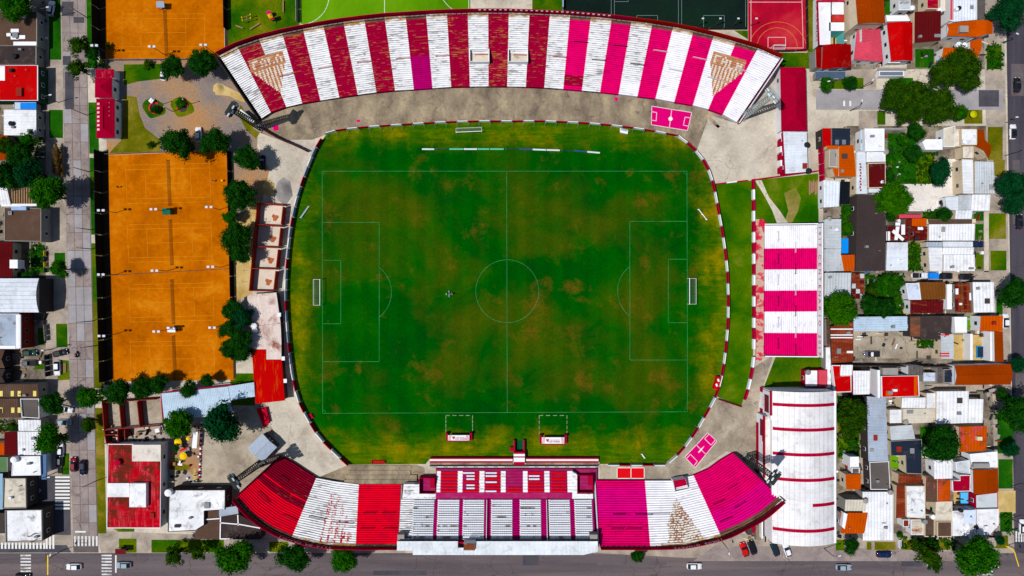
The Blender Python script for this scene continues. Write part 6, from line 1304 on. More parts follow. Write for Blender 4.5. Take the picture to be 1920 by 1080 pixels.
# lower annex along the west wall
z = 6.6; ax0, ax1 = 1434, 1446
b = MB(); b.prism([W(*p, z) for p in [(ax0, 781), (ax1, 781), (ax1, 911), (ax0, 898)]], 0, z); b.build('annex_wall', M['white'], gm)
b = MB(); b.prism([W(*p, z + .1) for p in [(ax0 + .3, 781.5), (ax1, 781.5), (ax1, 910), (ax0 + .3, 897)]], z, z + .1); b.build('annex_roof', roofm('annexroof', (236, 230, 222), 'flat'), gm)
b = MB(); b.prism([W(*p, z + .5) for p in R(ax0 - 1, 780.5, ax0 + .8, 897)], z - .7, z + .5); b.build('wall_trim', M['crimson'], gm)
xa = W(ax0, 0, z)[0]
b = MB(); b.box((xa - .12, W(0, 850, 1)[1], .9), (.2, W(0, 775, 1)[1] - W(0, 890, 1)[1], 1.6)); b.build('wall_base', M['crimson'], gm)
b = MB(); b.box((xa - .1, W(0, 806, 4)[1], 4.3), (.14, 6.0, 2.2)); b.build('front_window', plain('maroon_window', (110, 10, 40)), gm)
b = MB(); b.box((xa - .14, W(0, 822, 3)[1], 3.9), (.1, 2.2, 2.0)); b.build('notice_board', plain('board_white', (225, 228, 232)), gm)
b = MB(); b.prism([W(*p, 7.2) for p in R(1446.2, 780, 1448, 895)], 6.5, 7.0); b.build('rusty_gutter', plain('rusty_gutter', (206, 160, 76), .9, var=.3), gm)
dw = thing('outbuilding', 'low dark roofed service strip between the southeast stand and the gym', 'outbuilding', (*W(1437, 985), 0))
boxpart(dw, 'roof', R(1431, 955, 1445, 1005), 0, 2.6, roofm('dg', C['dg'], 'flat')); boxpart(dw, 'side_wall', R(1428, 955, 1430.6, 1010), 0, 3.0, 'white'); boxpart(dw, 'gate', R(1412, 985, 1416, 1000), 0, 2.6, 'crimson'); boxpart(dw, 'shed_roof', R(1402, 990, 1411, 1003), 0, 2.4, 'darkwall'); boxpart(dw, 'concrete_wall', R(1417, 985, 1427, 1012), 0, 1.2, 'oldcon')
# ================================================================== TREES
def leafmat(name, a, b_, c_):
    n = N(name); f = n.noise(n.pos(), .7, 4, .7); f2 = n.noise(n.pos(), 3.6, 3, .8)
    c = n.ramp(n.math('ADD', n.math('MULTIPLY', f, .6), n.math('MULTIPLY', f2, .4)), [(.36, a), (.5, b_), (.64, c_)])
    return n.done(c, .7, .12)
LEAF = {'dark': leafmat('leaf_dark', (4, 40, 8), (12, 60, 8), (38, 90, 10)), 'mid': leafmat('leaf_mid', (6, 54, 4), (22, 82, 2), (62, 114, 6)), 'olive': leafmat('leaf_olive', (14, 42, 4), (30, 64, 2), (66, 92, 6)),
        'blue': leafmat('leaf_blue', (2, 42, 22), (6, 58, 28), (18, 78, 34)), 'brown': leafmat('leaf_brown', (56, 42, 20), (88, 66, 30), (122, 94, 46)), 'bright': leafmat('leaf_bright', (14, 62, 0), (34, 88, 0), (68, 114, 4))}
BARK = plain('bark', (92, 76, 60), .95)
def crown(seed, nclump, nleaf, flat=.78, lump=.34, leaf=.085, hole=0.0, ex=1.0):
    r = random.Random(seed); b = MB(); cl = []
    lobes = [(r.uniform(0, 2 * pi), r.uniform(.75, 1.2)) for _ in range(7)]
    for k in range(nclump):
        u = r.uniform(-.35, 1); a = r.uniform(0, 2 * pi); rad = sqrt(max(0, 1 - u * u * .8)) * r.uniform(.2, .82) * (lobes[int(a / (2 * pi) * 7) % 7][1])
        cl.append((cos(a) * rad * ex, sin(a) * rad, u * flat * r.uniform(.5, .8), lump * r.uniform(.6, 1.15)))
    for cx, cy, cz, cr in cl:
        for _ in range(nleaf):
            v = Vector((r.gauss(0, 1), r.gauss(0, 1), r.gauss(0, 1) * .9 + .35)).normalized(); d = cr * r.uniform(.72, 1.08)
            p = Vector((cx, cy, cz)) + v * d
            nrm = (v + Vector((r.uniform(-.8, .8), r.uniform(-.8, .8), r.uniform(-.2, 1.0)))).normalized(); t = nrm.orthogonal().normalized(); t = Matrix.Rotation(r.uniform(0, 6.3), 3, nrm) @ t; s = nrm.cross(t)
            L = leaf * r.uniform(.6, 1.35); w = L * .55
            b.add([p - t * L, p - s * w, p + t * L, p + s * w], [(0, 1, 2, 3)])
        for _ in range(nleaf // 6):
            v = Vector((r.gauss(0, 1), r.gauss(0, 1), r.uniform(-.2, .8))).normalized(); p = Vector((cx, cy, cz)) + v * cr * r.uniform(1.05, 1.4); t = v.orthogonal().normalized(); s = v.cross(t); L = leaf * r.uniform(.5, 1.1)
            b.add([p - v * L, p - t * L * .5, p + v * L, p + t * L * .5], [(0, 1, 2, 3)])
        # a ragged inner mass keeps the crown from being see-through
        if r.random() < 1 - hole:
            m = [Vector((cx, cy, cz)) + Vector((cos(a) * sin(e), sin(a) * sin(e), cos(e))) * cr * r.uniform(.5, .75) for e in (.6, 1.5, 2.4) for a in [i * 2 * pi / 6 for i in range(6)]]
            top = Vector((cx, cy, cz + cr * .7)); bot = Vector((cx, cy, cz - cr * .6)); vs = m + [top, bot]
            fs = [(i, (i + 1) % 6, 18) for i in range(6)] + [(6 + i, 6 + (i + 1) % 6, (i + 1) % 6, i) for i in range(6)] + [(12 + i, 12 + (i + 1) % 6, 6 + (i + 1) % 6, 6 + i) for i in range(6)] + [((i + 1) % 6 + 12, 12 + i, 19) for i in range(6)]
            b.add(vs, fs)
    return b
def trunk(seed):
    r = random.Random(seed); b = MB(); b.tube((0, 0, 0), (.02, .01, .75), .075, .055, 7); b.tube((.02, .01, .75), (.0, .03, 1.2), .055, .03, 6)
    for k in range(6):
        a = k * 1.05 + r.random(); z = .6 + .1 * k * .8; b.tube((.01, .01, z), (cos(a) * .45, sin(a) * .45, z + .42), .035, .012, 5)
    return b
PROTO = []
for k, (nc_2, nl, fl_, lu, lf, ho, ex) in enumerate(((44, 110, .8, .34, .066, 0, 1), (54, 100, .7, .31, .06, 0, 1.05), (40, 116, .85, .37, .07, 0, .95), (48, 100, .75, .32, .062, 0, 1.1), (30, 66, .8, .27, .08, .5, 1.1), (30, 100, .9, .4, .075, 0, 1))):
    PROTO.append((crown(20 + k, nc_2, nl, fl_, lu, lf, ho, ex).build('crown', LEAF['dark']), trunk(40 + k).build('trunk', BARK)))
for c_, t_ in PROTO:
    for o in (c_, t_): COL.objects.unlink(o)
TN = [0]
def tree(px, py, r, label, leaf='dark', kind=None, h=None, rx=1.0, name='tree', group=None, trunk_z=None):
    """r: crown radius in photo pixels as seen"""
    TN[0] += 1; rs = random.Random(TN[0] * 7)
    k = kind if kind is not None else (TN[0] % 4)
    R_ = r * K * 1.1; hh = h or max(1.2, R_ * 1.15 + 1.2)      # hh: height of the crown centre
    x, y = W(px, py, hh)
    root = thing(name, label, 'tree' if name != 'shrub' else 'shrub', (x, y, 0), group)
    c = PROTO[k][0].copy(); c.name = 'crown'; COL.objects.link(c); c.parent = root; c.location = (0, 0, hh); c.scale = (R_ * rx * .92, R_ / rx * .92, min(R_, hh * 1.0) * .95); c.rotation_euler = (0, 0, rs.uniform(0, 6.28) if rx == 1 else 0)
    c.material_slots[0].link = 'OBJECT'; c.material_slots[0].material = LEAF[leaf]
    t = PROTO[k][1].copy(); t.name = 'trunk'; COL.objects.link(t); t.parent = root; t.scale = (R_ * .8, R_ * .8, hh * .8); t.rotation_euler = (0, 0, rs.uniform(0, 6.28))
    return root
for a in [
    (30, 6, 32, 'large dark tree over the brown roof at the northwest corner', 'mid'), (152, 88, 22, 'olive tree with ragged crown over the west street, northern half of a pair', 'olive', 4), (147, 130, 20, 'olive tree with ragged crown over the west street, southern half of a pair', 'olive', 4), (176, 102, 14, 'small dark tree on the verge against the windbreak', 'dark'),
    (38, 292, 26, 'dark tree on the north side of the westside grove', 'dark'), (8, 330, 30, 'dark tree at the west edge of the grove', 'dark'), (52, 328, 28, 'dark round tree in the middle of the westside grove', 'blue'), (92, 366, 32, 'broad dark tree casting a shadow on the west street', 'mid'), (12, 272, 17, 'palm like tree above the orange roof', 'olive'), (55, 264, 18, 'feathery tree at the pavement end of the grove', 'mid', 4),
    (112, 505, 18, 'small round tree with its shadow on the west street', 'mid'), (98, 756, 23, 'tree over the pavement beside the brown sheds', 'dark'), (167, 797, 15, 'small roadside tree near the crossing end of the west street', 'olive'), (98, 822, 27, 'leafy green tree in front of the white terrace house', 'mid'), (25, 800, 9, 'small bush in the messy backyard', 'olive'),
    (325, 124, 23, 'dark tree above the parked white car', 'dark'), (379, 120, 27, 'large dark tree beside the corner of the north stand', 'dark'), (337, 268, 30, 'wide dark tree on the north edge of the clay courts', 'dark'), (404, 266, 28, 'dark tree next to the wide one on the north edge of the clay courts', 'dark'),
    (461, 299, 25, 'dark tree shading a parked car beside the sandy yard', 'dark'), (448, 364, 30, 'dense dark tree beside the grey gravel heap', 'dark'), (433, 408, 14, 'small tree between two dense trees by the clay courts', 'mid'), (443, 441, 29, 'dense tree level with the roofless rooms', 'dark'), (447, 474, 22, 'lower tree touching the fence between two clay courts', 'dark'),
    (438, 580, 21, 'tree at the top of the clump beside the stained roof', 'dark'), (457, 593, 21, 'bluish tree overhanging the stained roof', 'blue'), (430, 617, 20, 'tree on the court side of the clump', 'dark'), (450, 636, 23, 'tree in the middle of the clump by the white tanks', 'dark'), (432, 655, 19, 'tree at the foot of the clump by the clay courts', 'dark'), (457, 660, 18, 'tree at the foot of the clump by the red roof', 'dark'),
    (170, 744, 24, 'dark street tree at the corner of the windbreak', 'mid'), (226, 738, 24, 'dark tree over the roofless pens', 'dark'), (266, 729, 21, 'dark tree on the south edge of the clay courts', 'dark'), (298, 718, 18, 'shaded dark tree at the end of the pale blue canopy', 'dark'), (354, 730, 17, 'small round tree poking through the pale blue canopy edge', 'dark'), (388, 714, 13, 'small dark bush on the southern fence of the clay courts', 'dark'),
    (336, 798, 28, 'bright green tree beside the small playground', 'mid'), (416, 794, 36, 'big bluish green tree in the paved club yard', 'blue'), (331, 840, 7, 'small bush among the play equipment', 'mid'),
    (330, 1040, 21, 'tree at the start of the avenue row, beside the red club hall', 'olive', 4), (372, 1035, 16, 'small tree beside the first tree of the avenue row', 'olive', 4), (443, 1044, 34, 'largest tree of the avenue row, in front of the brown extension', 'mid'), (552, 1043, 30, 'tree of the avenue row below the red terrace corner', 'dark'), (650, 1046, 27, 'tree of the avenue row next to the white canopy', 'mid'), (1196, 1041, 13, 'lone small tree of the avenue row below the magenta bay', 'dark'),
    (1885, 24, 32, 'big bluish tree at the northeast corner', 'blue'), (1800, 124, 34, 'large olive tree over the orange villa', 'olive', 1), (1764, 143, 25, 'olive tree on the west flank of the large one', 'olive', 2), (1816, 150, 23, 'olive tree on the lower flank of the large one', 'olive', 3), (1678, 186, 32, 'spreading olive tree over the side street', 'olive', 0), (1722, 186, 32, 'olive tree in the middle of the side street mass', 'olive', 1), (1764, 196, 30, 'olive tree on the east side of the street mass', 'olive', 3), (1800, 214, 15, 'green tree at the east end of the side street mass', 'mid', 2), (1700, 212, 25, 'low olive tree over the side street pavement', 'olive', 2), (1750, 218, 22, 'low olive tree on the south side of the street mass', 'olive', 0),
    (1547, 157, 14, 'round shrub like tree on the club house lawn, by the awning', 'mid'), (1594, 157, 14, 'round shrub like tree on the club house lawn, by the drive', 'dark'), (1733, 98, 6, 'small clipped bush in a square lawn', 'mid'),
    (1717, 247, 17, 'dark tree at the corner of the white angular roof', 'dark'), (1712, 291, 17, 'round dark tree in the long garden', 'dark'), (1678, 376, 33, 'bright green round tree between the workshop and the pale patio', 'bright'), (1762, 328, 22, 'dark conical tree beside the pale patio', 'blue', 0, None, .82), (1768, 306, 11, 'smaller dark cone next to the patio tree', 'blue'), (1693, 262, 11, 'small garden tree near the tall white house', 'mid'),
    (1770, 403, 14, 'dark tree behind the brown strip roof', 'dark'), (1896, 345, 28, 'big bluish street tree on the east street, upper of two', 'blue'), (1899, 378, 25, 'big bluish street tree on the east street, lower of two', 'blue'), (1900, 545, 29, 'dark green street tree east of the white roof', 'dark'), (1908, 682, 16, 'small bluish street tree at the end of the long orange roof', 'blue'), (1902, 775, 33, 'largest dark tree of the east street', 'dark'), (1880, 740, 13, 'dark small tree in front of the white patchwork roofs', 'dark'), (1894, 840, 15, 'small bluish tree on the east verge', 'blue'),
    (1575, 582, 33, 'big bright green round tree behind the east stand', 'bright'), (1655, 536, 20, 'leafy tree in the overgrown garden, north side', 'mid'), (1680, 528, 14, 'small leafy tree in the overgrown garden, by the driveway', 'mid'), (1633, 572, 20, 'dark tree in the overgrown garden, next to the big bright tree', 'dark'), (1662, 576, 19, 'dark tree in the overgrown garden, near the blue corrugated roof', 'dark'), (1635, 545, 12, 'low tree in the middle of the overgrown garden', 'olive'),
    (1596, 772, 30, 'tall olive green tree against the gym wall', 'olive', 1), (1592, 800, 23, 'lower part tree against the gym wall by the alley', 'olive', 2), (1600, 830, 8, 'small bush at the foot of the gym trees', 'mid'), (1765, 834, 34, 'dense round tree beside the mossy orange roof', 'dark'), (1588, 395, 10, 'leafy garden tree by the shade net', 'mid'), (1587, 428, 11, 'bushy garden tree above the blue pool', 'bright'), (1670, 408, 10, 'small tree squeezed beside the workshop', 'dark'), (1709, 248, 8, 'slim tree at the garden wall', 'dark'),
    (1595, 1023, 16, 'round dark tree at the gym corner of the avenue', 'dark'), (1738, 1040, 24, 'thin ragged tree leaning over the avenue', 'olive', 4), (1722, 1022, 15, 'sparse tree by the white roadside box', 'olive', 4), (1748, 1020, 14, 'sparse dark tree beside the mottled patio houses', 'dark', 4), (1752, 1060, 14, 'ragged tree over the silver car on the avenue', 'olive', 4), (1828, 1036, 38, 'big round dark tree at the southeast crossing', 'mid'), (1875, 1014, 9, 'clipped bush on the southeast corner', 'blue'), (1737, 640, 7, 'small bush on the parking yard lawn', 'mid'), (1700, 620, 1, None)]:
    if a[3]: tree(*a)
sh = lambda *a, **k: tree(*a, name='shrub', **k)
sh(108, 303, 14, 'dried brown vine shrub on the west pavement, northern clump', 'brown', 4, 1.6, .75); sh(109, 318, 13, 'dried brown vine shrub on the west pavement, southern clump', 'brown', 4, 1.6, .8); sh(108, 284, 12, 'dried brown vine shrub on the west pavement, nearest the grove', 'brown', 4, 1.6, .8)
sh(45, 515, 12, 'low dark hedge shrub in front of the white warehouse', 'dark', 3, 1.2, 1.6); sh(291, 204, 9, 'dark clipped shrub inside the closed red ring', 'dark', 5, 1.0); sh(340, 194, 10, 'green shrub behind the open red ring', 'mid', 5, 1.0); sh(191, 121, 9, 'scrub at the end of the northern windbreak', 'olive', 4, 1.0)
sh(277, 120, 10, 'dark scrub on the fence south of the northern clay court', 'olive', 4, 1.0); sh(283, 272, 8, 'spiky yucca shrub near the courts', 'olive', 4, .8); sh(204, 85, 6, 'scrub poking over the clay court edge', 'olive', 4, 1.0); sh(1647, 578, 9, 'bush by the overgrown garden wall', 'dark', 3, 1.2)
sh(1668, 300, 11, 'leafy hedge along the tall white house, upper', 'mid', 2, 1.4, .8); sh(1668, 330, 11, 'leafy hedge along the tall white house, lower', 'dark', 2, 1.4, .8); sh(1758, 397, 6, 'rosy flowering bush by the garden wall', 'bright', 2, 1.0); sh(1687, 1003, 6, 'small bush in the patio house yard', 'mid', 2, 1.0)

# low planting and household clutter: real pieces, too small and too many to pick apart
def inside(x, y, poly):
    c = False; j = len(poly) - 1
    for i in range(len(poly)):
        if (poly[i][1] > y) != (poly[j][1] > y) and x < (poly[j][0] - poly[i][0]) * (y - poly[i][1]) / (poly[j][1] - poly[i][1]) + poly[i][0]: c = not c
        j = i
    return c
rg = random.Random(77); b = MB()
for px, cnt in ((R4(1622, 515, 1692, 592), 420), (R4(1664, 250, 1718, 345), 150), (R4(1577, 385, 1600, 442), 260), (R4(1718, 270, 1752, 345), 160), (R4(1730, 398, 1792, 411), 150), (R4(1570, 742, 1612, 860), 160), (R4(1703, 455, 1725, 507), 140), (R4(1718, 638, 1756, 652), 60), (R4(58, 459, 84, 515), 60), (R4(0, 256, 82, 345), 260), (R4(-10, 788, 34, 808), 80), (R4(1846, 80, 1880, 130), 70), (R4(1845, 965, 1900, 1000), 40), (R4(1690, 1008, 1790, 1030), 120)):
    for _ in range(cnt):
        x, y = W(rg.uniform(px[0][0], px[2][0]), rg.uniform(px[0][1], px[2][1])); z = rg.uniform(.1, .8)
        if rg.random() < .45: continue
        for _k in range(5):
            p = Vector((x + rg.gauss(0, .35), y + rg.gauss(0, .35), z + rg.uniform(0, .4))); nrm = Vector((rg.uniform(-.7, .7), rg.uniform(-.7, .7), 1)).normalized(); t = nrm.orthogonal().normalized(); t = Matrix.Rotation(rg.uniform(0, 6.3), 3, nrm) @ t; s = nrm.cross(t); L = rg.uniform(.2, .5)
            b.add([p - t * L, p - s * L * .6, p + t * L, p + s * L * .6], [(0, 1, 2, 3)], rg.randrange(3))
struct(b.build('garden_plants', [LEAF['mid'], LEAF['dark'], LEAF['olive']]), 'stuff')
b = MB(); cmats = [M['white'], M['greywall'], M['darkwall'], M['brick'], M['wood'], M['steel'], M['dark'], M['crimson'], M['blue'], M['cream']]; wts = [4, 6, 8, 2.5, 4, 4, 7, .15, .25, 3]
for px, cnt in ((R4(1545, 240, 1690, 600), 260), (R4(1725, 400, 1840, 600), 140), (R4(1560, 600, 1872, 1006), 560), (R4(1535, -20, 1850, 125), 200), (R4(-20, 0, 88, 900), 340), (R4(200, 800, 310, 830), 60), (R4(318, 800, 376, 905), 40), (R4(1398, 985, 1446, 1012), 40)):
    for _ in range(cnt):
        qx, qy = rg.uniform(px[0][0], px[2][0]), rg.uniform(px[0][1], px[2][1]); x, y = W(qx, qy); k = rg.choices(range(10), wts)[0]
        a = rg.choice([0, 0, 0, .3, 1.2]); dx, dy, dz = rg.choice([(.5, .5, .7), (1.6, .3, .3), (.9, .6, .5), (.3, 2.2, .2), (1.2, 1.1, .12), (1.8, .2, .9), (.4, .4, .4), (.7, .9, .8)])
        b.box((x, y, dz / 2 + .02), (dx, dy, dz), a, k)
struct(b.build('yard_clutter', cmats), 'stuff')

# ================================================================== VEHICLES
def carproto(L=4.3, w=1.76, hgt=1.45, pickup=False):
    root = thing('car', 'proto', 'car')
    secs = [(-.5, .62, .50), (-.485, .8, .66), (-.43, .94, .80), (-.3, 1.0, .88), (0, 1.0, .90), (.22, 1.0, .90), (.36, .97, .86), (.45, .88, .74), (.49, .74, .62), (.5, .6, .5)]
    b = MB(); rings = []
    for x, ww, zz in secs:
        hw = w / 2 * ww; rings.append([(x * L, -hw * .97, .22), (x * L, -hw, .45), (x * L, -hw * .96, zz * .93), (x * L, -hw * .8, zz), (x * L, 0, zz + .02), (x * L, hw * .8, zz), (x * L, hw * .96, zz * .93), (x * L, hw, .45), (x * L, hw * .97, .22)])
    n_ = 9; vs = [v for r in rings for v in r]; fs = []
    for i in range(len(rings) - 1):
        for j in range(n_ - 1): fs.append((i * n_ + j, i * n_ + j + 1, (i + 1) * n_ + j + 1, (i + 1) * n_ + j)[::-1])
    fs += [tuple(range(n_)), tuple(range((len(rings) - 1) * n_, len(rings) * n_))[::-1]]
    b.add(vs, fs); b.build('body', CARP['white'], root, True)
    x0, x1, x2, x3 = (-.44, -.30, .06, .22) if not pickup else (-.06, -.02, .14, .26)
    hw = w / 2
    g = [(x0 * L, hw * .78, .88), (x1 * L, hw * .68, hgt - .03), (x2 * L, hw * .68, hgt - .03), (x3 * L, hw * .78, .88)]
    b = MB(); P = [[(x, s * y, z) for x, y, z in g] for s in (-1, 1)]
    b.quad(P[0][0], P[0][1], P[0][2], P[0][3]); b.quad(P[1][3], P[1][2], P[1][1], P[1][0]); b.quad(P[0][3], P[0][2], P[1][2], P[1][3]); b.quad(P[1][0], P[1][1], P[0][1], P[0][0]); b.quad(P[0][1], P[1][1], P[1][2], P[0][2])
    b.build('windows', M['glass'], root)
    b = MB(); b.prism([((x1 + .015) * L, -hw * .66), ((x2 - .01) * L, -hw * .66), (x2 * L + .04, -hw * .5), (x2 * L + .04, hw * .5), ((x2 - .01) * L, hw * .66), ((x1 + .015) * L, hw * .66)], hgt - .025, hgt + .015); b.build('roof', CARP['white'], root)
    if pickup:
        b = MB(); b.prism([(-.47 * L, -hw * .82), (-.08 * L, -hw * .82), (-.08 * L, hw * .82), (-.47 * L, hw * .82)], .9, .96); b.build('load_bed', M['dark'], root)
    for x in (-.3 * L, .3 * L):
        for s in (-1, 1):
            b = MB(); b.tube((x, s * (hw - .2), .31), (x, s * (hw + .01), .31), .31, n=12); wl = b.build('wheel', M['black'], root); b = MB(); b.tube((x, s * (hw - .02), .31), (x, s * (hw + .02), .31), .19, n=10); b.build('rim', M['steel'], wl)
    for s in (-1, 1):
        b = MB(); b.box((.482 * L, s * hw * .6, .66), (.12, .34, .12)); b.build('headlight', plain('headlight', (230, 232, 240), .2), root)
        b = MB(); b.box((-.492 * L, s * hw * .6, .66), (.08, .3, .14)); b.build('tail_light', M['red'], root)
        b = MB(); b.box((.2 * L, s * (hw + .06), .95), (.14, .18, .12)); b.build('mirror', M['dark'], root)
    return root
def paint(c, rough=.38): return plain('car_paint_%d_%d_%d' % c, c, rough, .5, var=.03, **{'Coat Weight': .15})
CARP = {'white': paint((228, 230, 236)), 'dark': paint((26, 28, 34)), 'navy': paint((14, 24, 52)), 'teal': paint((24, 46, 54)), 'silver': paint((150, 166, 180)), 'red': paint((206, 12, 16)), 'wine': paint((120, 4, 40)), 'grey': paint((96, 98, 104)), 'green': paint((18, 60, 52)), 'blue': paint((16, 38, 84))}
CARS = [(95, 15, 80, 'white', 'white car standing at the kerb in the northwest corner'), (307, 137, 82, 'white', 'white car half under the dark trees by the gravel yard'), (371.5, 252, 90, 'white', 'white car between two dark trees on the north edge of the clay courts'), (491, 304, 88, 'navy', 'dark car in deep tree shade by the sandy yard'),
        (55, 662, 2, 'green', 'dark green car with bright windscreen on the private driveway'), (112, 662, 14, 'dark', 'black car parked at an angle across the pavement'), (107, 690, -88, 'white', 'white hatchback on the lawn beside a wooden pallet'), (122, 767, -12, 'white', 'white car mostly hidden under the tree by the brown sheds'), (118.5, 792, 0, 'silver', 'silver car in shade beside the white terrace house'), (113, 843, 90, 'white', 'white car just showing below the leafy green tree'), (111, 862, 88, 'grey', 'grey car in shade on the pavement by the dark poles'),
        (137.5, 871, 90, 'wine', 'wine red car parked beside the dark blue one'), (155, 877, -90, 'navy', 'dark blue car driving down the west street'), (138, 1063, 180, 'white', 'white car on the avenue between the two crosswalks'), (231, 1060, 180, 'silver', 'grey blue van waiting at the stop line on the avenue'), (42, 1081, 0, 'dark', 'dark car cut by the bottom edge near the west crosswalk'),
        (1302, 1062, 0, 'white', 'white car driving on the avenue below the southeast terrace'), (1582, 1064, 0, 'silver', 'silver car driving on the avenue below the gym corner'), (1396, 1031, 110, 'red', 'bright red coupe parked at an angle by the service yard'), (1411, 1027, 110, 'dark', 'black car parked right beside the red coupe'), (1453.5, 1030, 112, 'teal', 'dark teal saloon parked at an angle by the gym'), (1476, 1032, 110, 'white', 'white hatchback parked at an angle at the gym entrance'),
        (1658, 1040, 0, 'blue', 'dark blue car parked along the avenue kerb'), (1752, 1060, 0, 'silver', 'silver car half hidden under the ragged avenue tree'), (1862, 1059, 180, 'white', 'white car coming out from under the big round tree'), (1918, 988, 90, 'white', 'white van at the southeast crosswalk, cut by the edge'), (1908, 159, 90, 'dark', 'black car on the east street beside the asphalt patch'), (1900, 247, 90, 'white', 'white car with dark roof on the east street'), (1912, 416, 90, 'dark', 'black car on the east street below the bluish trees'), (1832, 458, 180, 'blue', 'dark blue car nosing out beside the white sheet roofs'),
        (1773, 517.5, 180, 'dark', 'black car next to the blue tarpaulin in the driveway'), (1813, 519, 0, 'dark', 'black car with a green windscreen reflection at the driveway mouth'), (1886, 602, 90, 'white', 'white car tail showing beside the orange L shaped house'), (1884, 746, 0, 'navy', 'dark car in shade by the white patchwork roofs')]
cp0 = carproto(); pk0 = carproto(4.7, 1.8, 1.6, True); first = [True, True]
for px, py, a, c, lab in CARS:
    x, y = W(px, py, .8); m = {'body': CARP[c], 'roof': CARP['dark'] if 'dark roof' in lab or 'beside a wooden' in lab and False else CARP[c]}
    o = dup(cp0, lab, (x, y, .03), radians(a), mats=m, group='cars on the streets and driveways')
for px, py, a, c, lab in ((1635, 664, 180, 'grey', 'dark pickup parked beside the tall dark wall'), (1725, 516.5, 0, 'white', 'white pickup in the narrow driveway beside the checkered paving'), (54, 681, 180, 'grey', 'grey covered pickup on the private driveway')):
    x, y = W(px, py, .8); dup(pk0, lab, (x, y, .03), radians(a), mats={'body': CARP[c], 'roof': CARP['white'] if c == 'grey' and px > 1000 else CARP[c]}, group='cars on the streets and driveways')
for r0 in (cp0, pk0):
    for c in kids(r0):
        for g in kids(c): bpy.data.objects.remove(g)
        bpy.data.objects.remove(c)
    bpy.data.objects.remove(r0)
tb = thing('covered_trailer', 'box trailer covered with a bright blue tarpaulin in the driveway', 'trailer', (*W(1752, 517, 1), 0))
b = MB(); b.prism([W(*p, 1.6) for p in R4(1743, 511.5, 1760.5, 523)], .4, 1.6); b.build('tarpaulin', M['blue'], tb); b = MB(); b.bar((*W(1760, 517, .5), .5), (*W(1764, 517, .5), .5), .1); b.build('drawbar', M['dark'], tb)
for x in (1747, 1756):
    b = MB(); p = W(x, 511.8, .3); q = W(x, 522.6, .3); b.tube((*p, .3), (*q, .3), .3, n=10); b.build('wheel', M['black'], tb)
tr = thing('site_trailer', 'long white box trailer at the foot of the northwest floodlight tower', 'trailer', (*W(461, 221), 0))
q = [W(*p, 2.6) for p in [(447, 209.5), (452, 205), (478, 226), (473.5, 231)]]; b = MB(); b.prism(q, .5, 2.7); b.build('body', M['white'], tr)
b = MB(); b.prism(shrink(q, .3), .2, .5); b.build('chassis', M['dark'], tr); b = MB(); b.prism(shrink(q, .35), 2.7, 2.78); b.build('roof_panel', plain('trailer_roof', (236, 238, 242)), tr)
for t in (.3, .7):
    b = MB(); p = lerp(q[0], q[3], t); c2 = lerp(q[1], q[2], t); b.tube((*p, .35), (*c2, .35), .35, n=10); b.build('wheel', M['black'], tr)

# ================================================================== FLOODLIGHT TOWERS
def tower(px, py, h, label, mat, w=1.7):
    x, y = W(px, py); t = thing('floodlight_tower', label, 'floodlight tower', (x, y, 0), 'floodlight towers at the stadium corners')
    a = atan2(-y, -x); ca, sa = cos(a), sin(a)
    def P(u, v, z): return (x + u * ca - v * sa, y + u * sa + v * ca, z)
    for su in (-1, 1):
        for sv in (-1, 1): b = MB(); b.bar(P(su * w / 2, sv * w / 2, 0), P(su * w * .34, sv * w * .34, h), .22); b.build('leg', mat, t)
    n_ = 15; wd = lambda z: w / 2 * (1 - .32 * z / h)
    b = MB()
    for k in range(n_ + 1):
        z = h * k / n_; d = wd(z)
        for c1, c2 in (((-1, -1), (1, -1)), ((1, -1), (1, 1)), ((1, 1), (-1, 1)), ((-1, 1), (-1, -1))):
            b.bar(P(c1[0] * d, c1[1] * d, z), P(c2[0] * d, c2[1] * d, z), .12)
            if k < n_:
                z2 = h * (k + 1) / n_; d2 = wd(z2); b.bar(P(c1[0] * d, c1[1] * d, z), P(c2[0] * d2, c2[1] * d2, z2), .1)
    b.build('lattice', mat, t)
    b = MB(); b.box(P(0, 0, h), (2.2, 3.6, .15), a); b.build('platform', mat, t)
    for k in range(8):
        r_, c_ = k // 4, k % 4; ln = MB(); tilt = Matrix.Rotation(a, 3, 'Z') @ Matrix.Rotation(radians(28), 3, 'Y')
        ln.box(P(.9, (c_ - 1.5) * 1.15, h + .6 + r_ * 1.3), (.35, .95, 1.0), 0, 0, tilt); ln.build('lamp', M['lampw'] if (k + r_) % 2 else mat, t)
    b = MB()
    for v in (-2, 0, 2): b.bar(P(.5, v, h), P(.5, v, h + 2.6), .12)
    for z in (h + .6, h + 1.9, h + 2.6): b.bar(P(.5, -2.2, z), P(.5, 2.2, z), .12)
    b.build('lamp_frame', mat, t)
    b = MB(); b.box(P(0, 0, .2), (2.6, 2.6, .4), a); b.build('base', M['greywall'], t)
M['lampw'] = plain('lamp_housing', (206, 212, 222), .4)
TD = plain('tower_dark', (52, 58, 58), .6); TL = plain('tower_galvanised', (160, 170, 168), .5)
tower(487, 238, 20.5, 'dark floodlight tower by the white trailer at the northwest corner', TD); tower(489, 868, 19.5, 'dark floodlight tower beside the diagonal kiosk roof', TD); tower(1396, 217, 22, 'pale grey floodlight tower beside the crimson hip roof', TL); tower(1400, 858, 21.5, 'floodlight tower leaning over the gym annex', TD)
